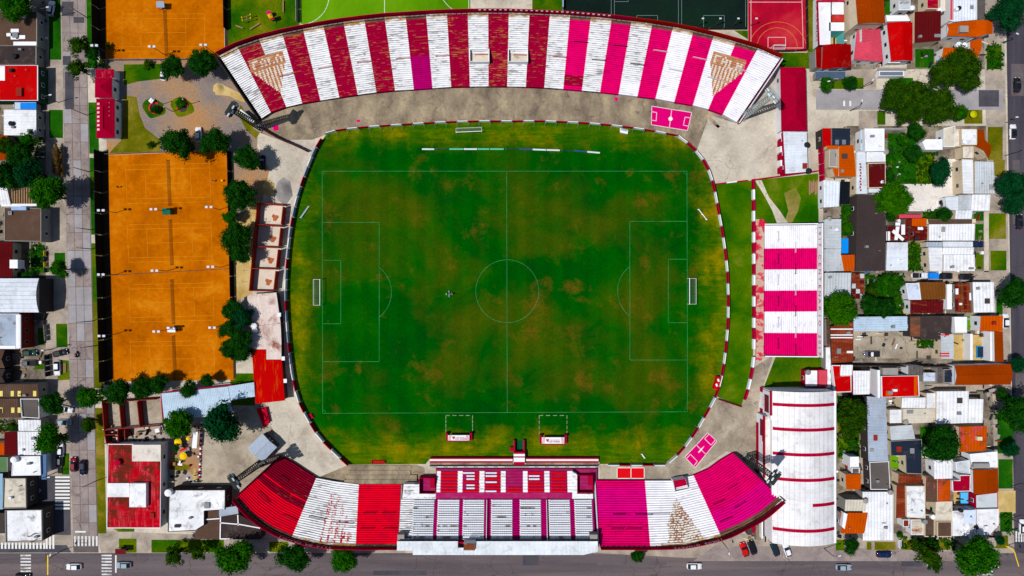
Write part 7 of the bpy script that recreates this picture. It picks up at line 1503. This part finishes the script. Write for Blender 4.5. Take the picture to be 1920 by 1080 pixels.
# poles
POLE = [None]
def pole(px, py, h, label, arm=None, name='street_lamp', cat='street lamp', group='street lamps and poles', head=True):
    x, y = W(px, py); t = thing(name, label, cat, (x, y, 0), group)
    b = MB(); b.tube((x, y, 0), (x, y, h), .13, .08, 8); b.build('pole', M['greypole'], t)
    if arm:
        ex, ey = x + arm[0], y + arm[1]; b = MB(); b.bar((x, y, h - .1), (ex, ey, h + .25), .09); b.build('arm', M['greypole'], t)
        if head: b = MB(); b.box((ex, ey, h + .25), (.75, .34, .16), atan2(arm[1], arm[0])); b.build('lamp_head', M['lampw'], t)
    else:
        b = MB(); b.bar((x - .7, y, h - .4), (x + .7, y, h - .4), .1); b.bar((x - .6, y, h - .9), (x + .6, y, h - .9), .1); b.build('crossbar', M['wood'], t)
M['greypole'] = plain('pole_grey', (88, 84, 80), .8)
for px, py, lab in ((105, 33, 'street lamp by the white car in the northwest corner'), (110, 192, 'street lamp in front of the red flat roof'), (96, 655, 'street lamp beside the black angled car'), (107, 885, 'street lamp by the wine red car')): pole(px, py, 6.6, lab, (2.0, .3))
for px, py, lab in ((163, 33, 'utility pole on the verge by the northern clay court'), (163, 216, 'utility pole on the verge by the crimson lodge'), (167, 322, 'utility pole on the verge by the top clay court'), (172, 431, 'utility pole on the verge by the middle of the clay courts'), (173, 467, 'utility pole on the verge above the bare patch'), (173, 602, 'utility pole on the verge by the lower clay court'), (180, 648, 'utility pole on the verge by the lowest clay court'), (184, 900, 'utility pole on the verge beside the red club hall'), (86, 990, 'utility pole at the white corner building'), (90, 1000, 'second utility pole at the white corner building')): pole(px, py, 7.4, lab, None, 'utility_pole', 'utility pole')
for px, py, lab, ar in ((1880, 80, 'street lamp on the east street below the bluish tree', (-.5, .2)), (1886, 230, 'street lamp on the east street by the white car', (-1.5, 0)), (1884, 292, 'street lamp on the east street by the dark orange roof', (1.6, .4)), (1895, 912, 'street lamp on the east street by the orange brown roof', (1.6, -.4)), (1894, 972, 'street lamp on the east street by the corner house', (1.6, -.4)), (1352, 1013, 'street pole below the white bay of the southeast terrace', (.3, -1.4)), (1545, 1028, 'street pole in front of the gym', (1.4, .3)), (119, 1031, 'traffic pole at the southwest crossing', (.5, 1.0)), (1890, 1022, 'traffic pole at the southeast crossing', (.4, -1.4)), (1544, 163, 'street lamp on the side street by the club lawn', (-1.4, -.3)), (1612, 165, 'street pole on the side street by the brown paving', (.4, .4)), (1593, 208, 'green street pole on the south side of the side street', (.3, 1.2))): pole(px, py, 6.4, lab, ar)
def flood(px, py, lab, arm=(-.2, 0)):
    x, y = W(px, py); t = thing('court_floodlight', lab, 'floodlight', (x, y, 0), 'floodlights of the clay courts'); h = 7.2
    b = MB(); b.tube((x, y, 0), (x, y, h), .1, .07, 6); b.build('pole', M['greypole'], t)
    b = MB(); b.bar((x - .8, y, h), (x + .8, y, h), .1); b.build('crossbar', M['greypole'], t)
    for dx in (-.65, .65): b = MB(); b.box((x + dx, y - .1, h + .15), (.75, .6, .3)); b.build('lamp', M['lampw'], t)
for px, py, lab in ((217, 399, 'court floodlight on the windbreak by the upper clay court'), (217, 515, 'court floodlight on the windbreak by the middle clay court'), (218, 626, 'court floodlight on the windbreak by the lower clay court'), (312, 397, 'court floodlight by the green shelter'), (314, 508, 'court floodlight in the middle of the pale court fence'), (317, 618, 'court floodlight by the white shelters'), (412, 393, 'court floodlight on the east screen by the upper clay court'), (415, 501, 'court floodlight at the east end of the pale court fence'), (418, 611, 'court floodlight on the east screen by the lower clay court'), (205, 101, 'court floodlight at the west side of the northern clay court'), (309, 103, 'court floodlight at the foot of the northern clay court'), (402, 100, 'court floodlight at the east side of the northern clay court')): flood(px, py, lab)
for px, py, lab in ((1309, 48, 'small floodlight by the south edge of the dark court, left'), (1341, 48, 'small floodlight by the south edge of the dark court, middle'), (1374, 48, 'small floodlight by the south edge of the dark court, right'), (1407, 48, 'small floodlight at the corner of the red court')):
    x, y = W(px, py); t = thing('court_floodlight', lab, 'floodlight', (x, y, 0), 'floodlights of the dark court'); b = MB(); b.tube((x, y, 0), (x, y, 5), .08, n=6); b.build('pole', M['greypole'], t); b = MB(); b.box((x, y + .1, 5.1), (.6, .4, .25)); b.build('lamp', M['lampw'], t)
# ================================================================== COURT AND PITCH FURNITURE
NETC = plain('net_cord', (84, 52, 20), .9)
def net(x, y0, y1, lab):
    a = W(x, y0); c = W(x + 3.5, y1); t = thing('tennis_net', lab, 'tennis net', (*a, 0), 'tennis nets'); A2, C2 = Vector((*a, 0)), Vector((*c, 0)); b = MB()
    for k in range(6): b.bar(A2 + Vector((0, 0, .08 + k * .17)), C2 + Vector((0, 0, .08 + k * .17)), .022)
    for k in range(46): q = A2.lerp(C2, k / 45); b.bar(q, q + Vector((0, 0, 1.0)), .02)
    n_ = b.build('net', NETC, t); b = MB(); b.bar(A2 + Vector((0, 0, 1.02)), C2 + Vector((0, 0, 1.02)), .05, .06); b.build('tape', plain('net_tape', (150, 100, 50)), t)
    for q in (A2, C2): b = MB(); b.tube(q, q + Vector((0, 0, 1.1)), .08, n=8); b.build('post', M['dark'], t)
for x, y0, y1, lab in ((309, 21, 105, 'tennis net of the single northern clay court'), (315, 301, 385, 'tennis net above the green shelter'), (319, 413, 497, 'tennis net below the green shelter'), (322, 525, 607, 'tennis net above the white shelters'), (325, 630, 711, 'tennis net below the white shelters')): net(x, y0, y1, lab)
def shelter(px, lab, mat, z=2.2):
    q = [W(*p, z) for p in px]; t = thing('court_shelter', lab, 'shelter', (q[0][0], q[0][1], 0)); b = MB(); corr(b, (*q[0], z + .15), (*q[1], z + .15), (*q[2], z - .05), (*q[3], z - .05), .3, .04); b.build('roof', M[mat], t)
    for p in shrink(q, .25): b = MB(); b.tube((*p, 0), (*p, z - .05), .06, n=6); b.build('post', M['dark'], t)
    b = MB(); b.prism(shrink(q, .5), .02, .45); b.build('bench', M['wood'], t)
M['shgreen'] = plain('shelter_green', (24, 104, 80), .6)
shelter(R4(304, 390.5, 319, 402.5), 'green roofed shelter between the two upper clay courts', 'shgreen'); shelter(R4(313, 613, 328.5, 617.6), 'white shelter roof between the lower clay courts, upper one', 'white'); shelter(R4(314, 618.4, 329, 623), 'white shelter roof between the lower clay courts, lower one', 'white'); shelter(R4(293, 3, 308, 14), 'grey blue shelter roof on the northern clay court', 'bluegrey')
def goal(x, y, d, lab, half=3.66, dep=2.0, hgt=2.44, rot=0):
    gx, gy = W(x, y); t = thing('football_goal', lab, 'goal', (gx, gy, 0)); ca, sa = cos(rot), sin(rot)
    def P(u, v, z): return Vector((gx + u * d * ca - v * sa, gy + u * d * sa + v * ca, z))
    for s in (-1, 1): b = MB(); b.tube(P(0, s * half, 0), P(0, s * half, hgt), .09, n=8); b.build('post', M['white'], t); b = MB(); b.bar(P(0, s * half, hgt), P(dep, s * half, hgt * .8), .07); b.bar(P(dep, s * half, hgt * .8), P(dep, s * half, 0), .07); b.build('side_frame', M['white'], t)
    b = MB(); b.tube(P(0, -half, hgt), P(0, half, hgt), .1, n=8); b.build('crossbar', M['white'], t); b = MB(); b.bar(P(dep, -half, hgt * .8), P(dep, half, hgt * .8), .07); b.build('back_bar', M['white'], t)
    b = MB()
    for k in range(19): v = -half + 2 * half * k / 18; b.bar(P(0, v, hgt), P(dep, v, hgt * .8), .012); b.bar(P(dep, v, hgt * .8), P(dep, v, 0), .012)
    for k in range(1, 7): b.bar(P(dep * k / 6, -half, hgt - hgt * .2 * k / 6), P(dep * k / 6, half, hgt - hgt * .2 * k / 6), .012)
    for k in range(1, 7): b.bar(P(dep, -half, hgt * .8 * k / 7), P(dep, half, hgt * .8 * k / 7), .012)
    b.build('net', plain('goal_net', (150, 158, 150), .9), t)
goal(604, 548, -1, 'white football goal at the west end of the pitch'); goal(1289, 546, 1, 'white football goal at the east end of the pitch'); goal(880, 250, 1, 'spare white goal standing by the north fence', 3.66, 1.2, 2.2, pi / 2 + .04)
goal(1457, 89, 1, 'small white goal at the foot of the red court', 1.6, 1.0, 2.0, -pi / 2)
BOARD = {'w': plain('board_white2', (206, 216, 222), .6), 'g': plain('board_green', (90, 190, 150), .6), 'b': plain('board_blue', (50, 76, 120), .6), 'd': plain('board_dark', (40, 70, 80), .6)}
pts_ = [(791, 280), (815, 280.2), (842, 280), (869, 280), (895, 280), (918, 280), (945, 280), (972, 280), (998, 280.6), (1024, 281.5), (1050, 282.3), (1075, 283), (1100, 285), (1125, 287)]
for k, (a, c) in enumerate(zip(pts_, pts_[1:])):
    m = 'wdgwg' 'gdbwwdbw'; o = 'wdgwg gdbwwdbw'.replace(' ', '')[k]
    labs = ['pale board at the west end of the board line', 'thin dark board next to the first pale board', 'green white board before the small gap', 'white board near the spare goal', 'pale green board right of the spare goal', 'faded green board over the halfway line', 'thin dark board near the halfway line', 'dark blue board right of the halfway line', 'long white board with a small stake', 'white board with a red corner', 'thin dark board right of the stake', 'blue board near the east end of the line', 'white board at the east end of the line']
    t = thing('advertising_board', 'low pitch side ' + labs[k], 'board', (*W(*a), 0), 'advertising boards lying along the north touchline'); b = MB(); wdt = .12 if o == 'd' else .42
    b.bar((*W(a[0] + .6, a[1]), .22), (*W(c[0] - .6, c[1]), .22), wdt, .35); b.build('panel', BOARD[o], t); b = MB(); b.bar((*W(a[0] + 3, a[1] + 1), .1), (*W(a[0] + 3, a[1] - 2.2), .05), .08); b.build('foot', M['greywall'], t)
for (a, c, lab) in (((565, 408), (579, 388), 'pale hurdle lying beside the west fence'), ((1309, 393), (1324, 412), 'white training hurdle with yellow tape near the east fence'), ((1203, 851), (1208, 858), 'thin training pole frame near the south fence')):
    t = thing('training_hurdle', lab, 'hurdle', (*W(*a), 0)); p, q = Vector((*W(*a), .5)), Vector((*W(*c), .5)); b = MB(); b.bar(p, q, .4 if a[0] < 1200 else .22, .08); b.build('crossbar', M['bluegrey'] if a[0] < 600 else M['white'], t)
    for e in (p, q, p.lerp(q, .5)): b = MB(); b.box((e.x, e.y, .26), (.5, .18, .5)); b.build('foot', M['white'], t)
bx = thing('equipment_box', 'white box standing against the north fence', 'box', (*W(1170, 246), 0)); b = MB(); b.prism([W(*p, 1) for p in [(1163, 240), (1178, 244), (1177, 251), (1163, 248)]], .03, 1.0); b.build('body', M['white'], bx); b = MB(); b.prism([W(*p, 1) for p in [(1164, 240.8), (1177, 244.2), (1176, 247), (1164, 244)]], 1.0, 1.06); b.build('lid', M['bluegrey'], bx)
ab = thing('red_booth', 'red booth with white lettering leaning on the east fence', 'booth', (*W(1346, 718), 0)); b = MB(); q = [W(*p, 1.8) for p in [(1345, 706), (1353, 708), (1345, 732), (1338, 729)]]; b.prism(q, .03, 1.9); b.build('body', M['red'], ab); b = MB(); b.prism(shrink(q, .35), 1.9, 1.95); b.build('roof_plate', plain('booth_panel', (176, 6, 20)), ab)
for dx, dy in ((0, 0), (-3.2, 9)): b = MB(); b.box((*W(1347 + dx, 713 + dy, 2), 1.98), (.5, .8, .05), .35); b.build('painted_mark', M['white'], ab)
for px, lab in ((R4(696, 864, 722, 869), 'low red bench frame on the south edge of the pitch'), ([(577, 778), (583, 775), (588, 783), (582, 786)], 'small crimson booth on the southwest fence')):
    t = thing('pitch_bench', lab, 'bench', (*W(*px[0]), 0)); q = [W(*p, .6) for p in px]; P_ = ccw(q); S_ = ccw(shrink(q, .35))
    b = MB()
    for i in range(4): j = (i + 1) % 4; b.quad((*P_[i], .6), (*P_[j], .6), (*S_[j], .6), (*S_[i], .6)); b.quad((*P_[i], .03), (*P_[j], .03), (*P_[j], .6), (*P_[i], .6))
    b.build('frame', M['crimson'], t); b = MB(); b.prism(S_, .03, .3); b.build('seat', M['red'], t)
bp = thing('lumber_stack', 'stack of pale planks on the northeast lawn against the crimson wall', 'planks', (*W(1526, 352), 0))
for k in range(5): b = MB(); b.prism([W(*p, .4) for p in R4(1517 + k * 3.6, 338 + (k % 2) * 3, 1520 + k * 3.6, 365 - (k % 3) * 3)], .03, .35 + .1 * (k % 2)); b.build('plank', M['wood'], bp)
# west yard bits
for px, py, lab, hgt, rad in ((410.5, 166, 'round heap of yellow sand by the north stand corner', 1.1, 1.7), (504, 353, 'low heap of sand beside the gravel heap', .7, 2.2), (532, 358, 'pointed heap of grey gravel by the pitch fence', 1.7, 3.2)):
    b = MB(); x, y = W(px, py); r_ = random.Random(int(px)); rings = []
    for rr_, zz in ((1, 0.0), (.8, .12), (.6, .38), (.38, .68), (.16, .93)):
        rings.append([(x + cos(a) * rad * rr_ * (1 + r_.uniform(-.12, .12)) * (.8 if px > 500 else 1), y + sin(a) * rad * rr_ * (1.15 if px > 500 else 1) * (1 + r_.uniform(-.12, .12)), .014 + hgt * zz) for a in [i * 2 * pi / 16 for i in range(16)]])
    vs = [v for r0 in rings for v in r0] + [(x, y, hgt)]; fs = [(i * 16 + j, i * 16 + (j + 1) % 16, (i + 1) * 16 + (j + 1) % 16, (i + 1) * 16 + j) for i in range(4) for j in range(16)] + [(64 + j, 64 + (j + 1) % 16, 80) for j in range(16)]
    b.add(vs, fs); o = b.build('sand_heap' if px < 520 else 'gravel_heap', M['sand'] if px < 520 else ground('grey_gravel', [(.3, (126, 122, 122)), (.6, (152, 148, 146))], .3, 3), None, True); tag(o, lab, 'heap')
for px, py, a0, a1, lab in ((291, 203, 20, 330, 'closed red ring planter on the oval garden'), (343, 202, 190, 370, 'open red ring planter on the oval garden')):
    t = thing('ring_planter', lab, 'planter', (*W(px, py), 0)); b = MB(); p = [W(*q) for q in arc(px, py, 10, a0 - 30, a1 - 20, 20)]
    for u, v in zip(p, p[1:]): b.bar((*u, .2), (*v, .2), .35, .36)
    b.build('ring', M['pinkring'] if 'pinkring' in M else plain('planter_red', (226, 40, 60), .7), t); b = MB(); x, y = W(px, py); b.sheet([(x + 1.3 * cos(i * pi / 8), y + 1.3 * sin(i * pi / 8)) for i in range(16)], .03); b.build('soil', M['darkwall'], t)
for px, py, top, lab in ((306, 195, 0, 'crimson lamp post beside the closed ring planter'), (358, 195, 0, 'crimson lamp post beside the open ring planter'), (324, 209, 0, 'dark lamp post between the oval gardens')): 
    x, y = W(px, py); t = thing('lamp_post', lab, 'lamp post', (x, y, 0)); b = MB(); b.tube((x, y, 0), (x, y, 5), .1, .07, 6); b.build('post', M['crimson'] if px != 324 else M['dark'], t); b = MB(); b.tube((x, y, 5), (x, y, 5.35), .2, .12, 8); b.build('lamp', M['lampw'], t)
sg = thing('parking_sign', 'small white sign board with a blue mark on the oval garden', 'sign', (*W(284, 189), 0)); b = MB(); b.box((*W(284, 189, 1), 1.2), (1.15, 1.15, .08), pi / 4); b.build('board', M['white'], sg); b = MB(); b.tube((*W(284, 189, 1), 0), (*W(284, 189, 1), 1.15), .06); b.build('post', M['dark'], sg)
text(sg, 'lettering', '?', (*W(284, 189, 1.2), 1.26), (1, 0, 0), (0, 1, 0), .9, plain('sign_blue', (50, 80, 190)))
# playground by the club hall
def disc(px, py, lab, r=1.45, mat='yellow', h=1.9):
    x, y = W(px, py, h); t = thing('play_canopy', lab, 'play canopy', (x, y, 0)); b = MB(); b.tube((x, y, h), (x, y, h + .25), r * .72, r * .3, 14); b.tube((x, y, h - .05), (x, y, h), r * .72, r * .72, 14); b.build('roof', M[mat], t); b = MB(); b.tube((x, y, 0), (x, y, h), .1); b.build('post', M['red'], t)
disc(333.5, 829, 'round yellow play canopy next to the green tree'); disc(343.5, 855, 'round yellow play canopy above the white slide'); disc(352.5, 822.5, 'small yellow play canopy beside the tree', .8)
def bench(a, c, lab, mat='red'):
    t = thing('play_bench', lab, 'bench', (*W(*a), 0)); b = MB(); b.bar((*W(*a), .5), (*W(*c), .5), .5, .1); b.build('seat', M[mat], t)
    for u in (.12, .88): p = lerp(W(*a), W(*c), u); b = MB(); b.box((*p, .24), (.3, .4, .46)); b.build('foot', M['dark'], t)
bench((338.5, 844.5), (354, 839), 'red seesaw bench between the yellow canopies'); bench((320.5, 875), (323.5, 863.5), 'red bench on the dry grass by the hall')
sl_ = thing('slide', 'small white slide with a ladder below the yellow canopy', 'slide', (*W(338, 870), 0)); b = MB(); b.bar((*W(341, 862), 1.2), (*W(337, 870.5), .1), .5, .08); b.build('chute', M['white'], sl_); b = MB(); b.bar((*W(333.5, 871), .1), (*W(342, 870.5), .1), .7, .1); b.build('foot', M['white'], sl_)
ws = thing('sheet_canopy', 'long white sheet roof beside the tyre row', 'canopy', (*W(366, 825), 0)); q = [W(*p, 2.3) for p in [(362.5, 810), (371, 810), (368.5, 840.5), (359.5, 840.5)]]; b = MB(); b.prism(q, 2.2, 2.3, bottom=True); b.build('roof', M['white'], ws)
for p in shrink(q, .2): b = MB(); b.tube((*p, 0), (*p, 2.2), .06); b.build('post', M['steel'], ws)
hp = thing('hopscotch', 'yellow hopscotch squares painted on the yard', 'hopscotch', (*W(365, 890), 0)); hs = []
for px in (R4(363.5, 879, 366.5, 884), R4(363, 884.5, 367, 889.5), R4(361.5, 890, 365, 894), R4(365, 890, 368.5, 894), R4(363, 894.5, 367, 898), R4(361.5, 898.5, 365, 902), R4(365, 898.5, 368.5, 902)):
    P_ = ccw([W(*p) for p in px]); S_ = ccw(shrink(P_, .14)); b = MB()
    for i in range(4): j = (i + 1) % 4; b.quad((*P_[i], .024), (*P_[j], .024), (*S_[j], .024), (*S_[i], .024))
    b.build('square', M['yellow'], hp)
gk = thing('steps', 'red painted steps south of the red roofed club building', 'steps', (*W(492, 790), 0))
for k in range(4): b = MB(); b.prism([W(*p, .5) for p in [(480 + k * 5.2, 767 - k), (484.6 + k * 5.2, 766 - k), (499 + k * 2.6, 800 - k * 3), (494 + k * 2.6, 802 - k * 3)]], .03, .3 + .22 * k); b.build('step', M['crimson'] if k % 2 else M['red'], gk)
bs = thing('bus_shelter', 'maroon roofed bus shelter on the avenue kerb', 'bus shelter', (*W(226, 1034), 0)); q = [W(*p, 2.4) for p in R4(216, 1029.5, 235, 1039)]; b = MB(); b.prism(q, 2.3, 2.45, bottom=True); b.build('roof', M['mar'] if 'mar' in M else plain('shelter_maroon', (104, 22, 30)), bs)
for p in shrink(q, .2): b = MB(); b.tube((*p, 0), (*p, 2.3), .06); b.build('post', M['steel'], bs)
b = MB(); b.prism(shrink(q, .55), .03, .5); b.build('bench', M['dark'], bs)
# park play equipment on the north lawn
pt = thing('play_tower', 'play tower with a yellow roof and green slide on the park lawn', 'play tower', (*W(507, 30), 0)); q = [W(*p, 3.2) for p in [(501, 27.5), (509, 24.5), (512, 32), (505, 35)]]; b = MB(); c_ = (sum(p[0] for p in q) / 4, sum(p[1] for p in q) / 4, 3.9); P_ = ccw(q); b.add([(*p, 3.2) for p in P_] + [c_], [(0, 1, 4), (1, 2, 4), (2, 3, 4), (3, 0, 4)]); b.build('roof', M['yellow2'] if 'yellow2' in M else plain('roof_yellow', (240, 180, 20)), pt)
for p in shrink(q, .15): b = MB(); b.tube((*p, 0), (*p, 3.2), .08); b.build('post', M['blue'], pt)
b = MB(); b.prism(shrink(q, .2), 1.4, 1.5, bottom=True); b.build('deck', M['red'], pt); b = MB(); b.bar((*W(508, 34, 1.4), 1.45), (*W(517, 45), .15), .8, .1); b.build('slide', plain('slide_green', (70, 130, 20)), pt); b = MB(); b.tube((*W(504, 24, 2), 0), (*W(504, 24, 2), 2.2), .6, .6, 10); b.build('climbing_tube', M['pink'], pt)
sw_ = thing('climbing_frame', 'climbing frame with four yellow capped posts on the park lawn', 'climbing frame', (*W(463, 33), 0))
for p in ((454, 33), (455, 38.5), (470, 27.5), (470.5, 34)): b = MB(); x, y = W(*p, 2); b.tube((x, y, 0), (x, y, 2.1), .1); b.tube((x, y, 2.1), (x, y, 2.4), .26, .15); b.build('post', M['yellow'], sw_)
for a, c in (((454, 33), (470, 27.5)), ((455, 38.5), (470.5, 34)), ((462, 30), (463, 36.5))): b = MB(); b.bar((*W(*a, 2), 1.9), (*W(*c, 2), 1.9), .14); b.build('rail', M['wood'], sw_)
for px, py, lab in ((449, 52, 'short wooden seesaw on the park lawn by the screen'), (479, 50, 'long curved wooden beam on the park lawn'), (531, 14, 'upright wooden play wall at the east side of the park lawn')):
    t = thing('play_beam', lab, 'play beam', (*W(px, py), 0)); b = MB(); L_ = {449: (-6, -3, 8, 2), 479: (-9, 6, 9, -5), 531: (1, -12, 1, 10)}[px]; b.bar((*W(px + L_[0], py + L_[1]), .5), (*W(px + L_[2], py + L_[3]), .5), .35, .12); b.build('beam', M['wood'], t)
    for u in (.15, .85): p = lerp(W(px + L_[0], py + L_[1]), W(px + L_[2], py + L_[3]), u); b = MB(); b.tube((*p, 0), (*p, .45), .1); b.build('post', M['dark'], t)
# pools, garden bits
for px, lab, m, deep in ((R4(1578, 447, 1592, 476.5), 'bright blue covered pool beside the long pale blue roof', plain('pool_cover', (10, 140, 245), .5), 0), (R4(1800.5, 922.5, 1815.5, 944.5), 'small light blue pool below the crimson roof', plain('pool_water', (90, 190, 245), .08, .5), 1), (R4(1832, 649, 1850, 671), 'dark covered pool with a blue rim in the white court', plain('pool_dark', (20, 44, 70), .2), 1)):
    t = thing('swimming_pool', lab, 'pool', (*W(*px[0]), 0)); b = MB(); q = [W(*p, .5) for p in px]; b.prism(q, .03, .5); b.build('rim', plain('pool_rim', (30, 140, 200), .5), t); b = MB(); b.prism(shrink(q, .25), .5, .54); b.build('water' if deep else 'cover', m, t)
cz = thing('trough', 'white long trough standing on the avenue verge', 'trough', (*W(1688, 1020), 0)); b = MB(); b.prism([W(*p, .8) for p in R4(1686.5, 1013, 1690.5, 1028)], .03, .8); b.build('body', M['white'], cz); b = MB(); b.prism(shrink([W(*p, .8) for p in R4(1686.5, 1013, 1690.5, 1028)], .2), .8, .83); b.build('lid', M['bluegrey'], cz)
plt = thing('pallet', 'pale wooden pallet standing beside the white hatchback', 'pallet', (*W(121, 690), 0))
for k in range(4): b = MB(); b.prism([W(*p, .3) for p in R4(118.4 + k * 1.4, 681, 119.4 + k * 1.4, 699)], .03, .3); b.build('slat', M['wood'], plt)
um = thing('garden_umbrella', 'round yellow bush like parasol on the side street corner', 'parasol', (*W(1826, 214), 0)); x, y = W(1826, 214, 2); b = MB(); b.tube((x, y, 1.9), (x, y, 2.5), 1.0, .05, 12); b.build('canopy', plain('parasol_lime', (186, 190, 10), .8), um); b = MB(); b.tube((x, y, 0), (x, y, 1.9), .06); b.build('pole', M['steel'], um)
for px, lab in ((R4(1645, 127, 1700, 130.5), 'pale garden wall behind the glass roofed carport'), (R4(1659, 240, 1700, 243), 'white garden wall along the long garden')):
    t = thing('garden_wall', lab, 'wall', (*W(*px[0]), 0)); b = MB(); b.prism([W(*p, 1.6) for p in px], 0, 1.6); b.build('wall_block', M['white'], t); b = MB(); b.prism(shrink([W(*p, 1.6) for p in px], -.05), 1.6, 1.68); b.build('coping', M['greywall'], t)

# ================================================================== PEOPLE
def person_proto(ride=False):
    """one skinned body, 1.72 m, arms relaxed, plus clothing and hair"""
    J = {'pel': (0, 0, .95, .15), 'wai': (0, .0, 1.1, .13), 'che': (0, 0, 1.32, .165), 'nec': (0, .0, 1.48, .06), 'hed': (0, .02, 1.60, .10), 'top': (0, .02, 1.68, .085),
         'shl': (-.19, 0, 1.40, .07), 'ell': (-.27, .03, 1.12, .05), 'hal': (-.27, .14, .9, .04), 'shr': (.19, 0, 1.40, .07), 'elr': (.27, .03, 1.12, .05), 'har': (.26, .14, .9, .04),
         'hil': (-.1, 0, .9, .1), 'knl': (-.11, .03, .5, .07), 'anl': (-.12, 0, .09, .05), 'tol': (-.13, .16, .04, .04), 'hir': (.1, 0, .9, .1), 'knr': (.11, .03, .5, .07), 'anr': (.12, 0, .09, .05), 'tor': (.13, .16, .04, .04)}
    if ride: J.update(knl=(-.22, .42, .78, .07), anl=(-.24, .3, .36, .05), tol=(-.25, .46, .3, .04), knr=(.22, .42, .78, .07), anr=(.24, .3, .36, .05), tor=(.25, .46, .3, .04), ell=(-.36, .22, 1.16, .05), hal=(-.34, .5, 1.05, .04), elr=(.36, .22, 1.16, .05), har=(.34, .5, 1.05, .04))
    E = ['pel-wai', 'wai-che', 'che-nec', 'nec-hed', 'hed-top', 'che-shl', 'shl-ell', 'ell-hal', 'che-shr', 'shr-elr', 'elr-har', 'pel-hil', 'hil-knl', 'knl-anl', 'anl-tol', 'pel-hir', 'hir-knr', 'knr-anr', 'anr-tor']
    ks = list(J); me = bpy.data.meshes.new('body'); me.from_pydata([J[k][:3] for k in ks], [tuple(ks.index(a) for a in e.split('-')) for e in E], [])
    o = bpy.data.objects.new('body', me); COL.objects.link(o); md = o.modifiers.new('skin', 'SKIN')
    for i, k in enumerate(ks): me.skin_vertices[0].data[i].radius = (J[k][3],) * 2
    me.skin_vertices[0].data[0].use_root = True
    o.modifiers.new('sub', 'SUBSURF').levels = 1
    dg = bpy.context.evaluated_depsgraph_get(); dg.update(); m2 = bpy.data.meshes.new_from_object(o.evaluated_get(dg)); bpy.data.objects.remove(o); m2.name = 'body'
    return m2
BODY = {False: person_proto(), True: person_proto(True)}
SKIN = plain('skin', (206, 150, 120), .6); HAIR = plain('hair_dark', (30, 20, 16), .8)
def person(px, py, rot, lab, shirt, pants, ride=False):
    x, y = W(px, py, 1.3); t = thing('person', lab, 'person', (x, y, .03)); t.rotation_euler = (0, 0, rot)
    me = BODY[ride].copy(); me.materials.clear()
    for m in (shirt, pants, SKIN, HAIR): me.materials.append(m)
    for p in me.polygons:
        z = p.center.z; ax = abs(p.center.x); p.use_smooth = True
        p.material_index = 3 if z > 1.62 or (z > 1.56 and p.center.y < .0) else 2 if z > 1.47 or (ax > .22 and z < 1.16 and not ride) or (z > .98 and ride and p.center.y > .3) else 0 if (z > 1.0 and ax < .5) else 1
    o = bpy.data.objects.new('body', me); COL.objects.link(o); o.parent = t
    return t
SH_ = {c: plain('cloth_' + c, v, .9) for c, v in dict(blue=(10, 90, 180), lilac=(150, 160, 240), cream=(236, 226, 216), dark=(34, 10, 16), aqua=(40, 150, 200), navy=(20, 24, 40), red=(170, 20, 24)).items()}
person(840, 551, 1.2, 'person in a blue top at the left of the group on the pitch', SH_['blue'], SH_['navy']); person(844.3, 551.3, -1.4, 'person in a pale lilac top in the middle of the group on the pitch', SH_['lilac'], SH_['dark']); person(847.5, 551, 1.6, 'person in a cream top at the right of the group on the pitch', SH_['cream'], SH_['navy'])
person(219.5, 350, -1.5, 'tennis player in dark clothes behind the west baseline', SH_['dark'], SH_['dark']); person(398.3, 338.5, 1.5, 'tennis player in an aqua top behind the east baseline', SH_['aqua'], SH_['cream'])
bk = thing('ball_basket', 'small yellow ball basket near the east baseline of the clay court', 'basket', (*W(416, 338), 0)); b = MB(); x, y = W(416, 338.5, .8); b.tube((x, y, .5), (x, y, .9), .24, .28, 8); b.build('basket', M['yellow'], bk); b = MB(); b.tube((x, y, 0), (x, y, .5), .05); b.build('stand', M['dark'], bk)
cm = thing('white_frame', 'thin white cross shaped frame beside the three people on the pitch', 'frame', (*W(842.5, 551), 0)); b = MB(); b.bar((*W(842.3, 545), 1.0), (*W(842.6, 557), 1.0), .14, .1); b.build('arm', plain('rig_grey', (170, 190, 190)), cm); b = MB(); b.bar((*W(837, 550), .6), (*W(837.2, 553), .6), .2, .1); b.build('side_bar', plain('rig_grey', (170, 190, 190)), cm)
for dx in (-.3, .3): b = MB(); p = W(842.4, 551); b.tube((p[0] + dx * .2, p[1] + dx, 0), (p[0] + dx * .2, p[1] + dx, 1.0), .05); b.build('leg', M['steel'], cm)
mo = thing('motorbike', 'dark motorbike ridden along the west street', 'motorbike', (*W(146, 664), .03)); mx, my = W(146, 664)
b = MB()
for d in (-.65, .65): b.tube((mx - .06, my + d, .33), (mx + .06, my + d, .33), .3, n=12)
w_ = b.build('wheel', M['black'], mo); b = MB(); b.box((mx, my, .62), (.3, 1.1, .34)); b.build('body', M['dark'], mo); b = MB(); b.box((mx, my - .15, .84), (.26, .7, .1)); b.build('saddle', M['black'], mo); b = MB(); b.bar((mx - .36, my + .45, 1.05), (mx + .36, my + .45, 1.05), .06); b.build('handlebar', M['steel'], mo)
b = MB(); b.box((mx, my - .6, 1.0), (.4, .35, .35)); b.build('top_box', M['dark'], mo)
pr = person(146, 664.4, 0, 'rider in a red jacket on the dark motorbike', SH_['red'], SH_['dark'], True); pr.location = (mx, my - .1, .03)
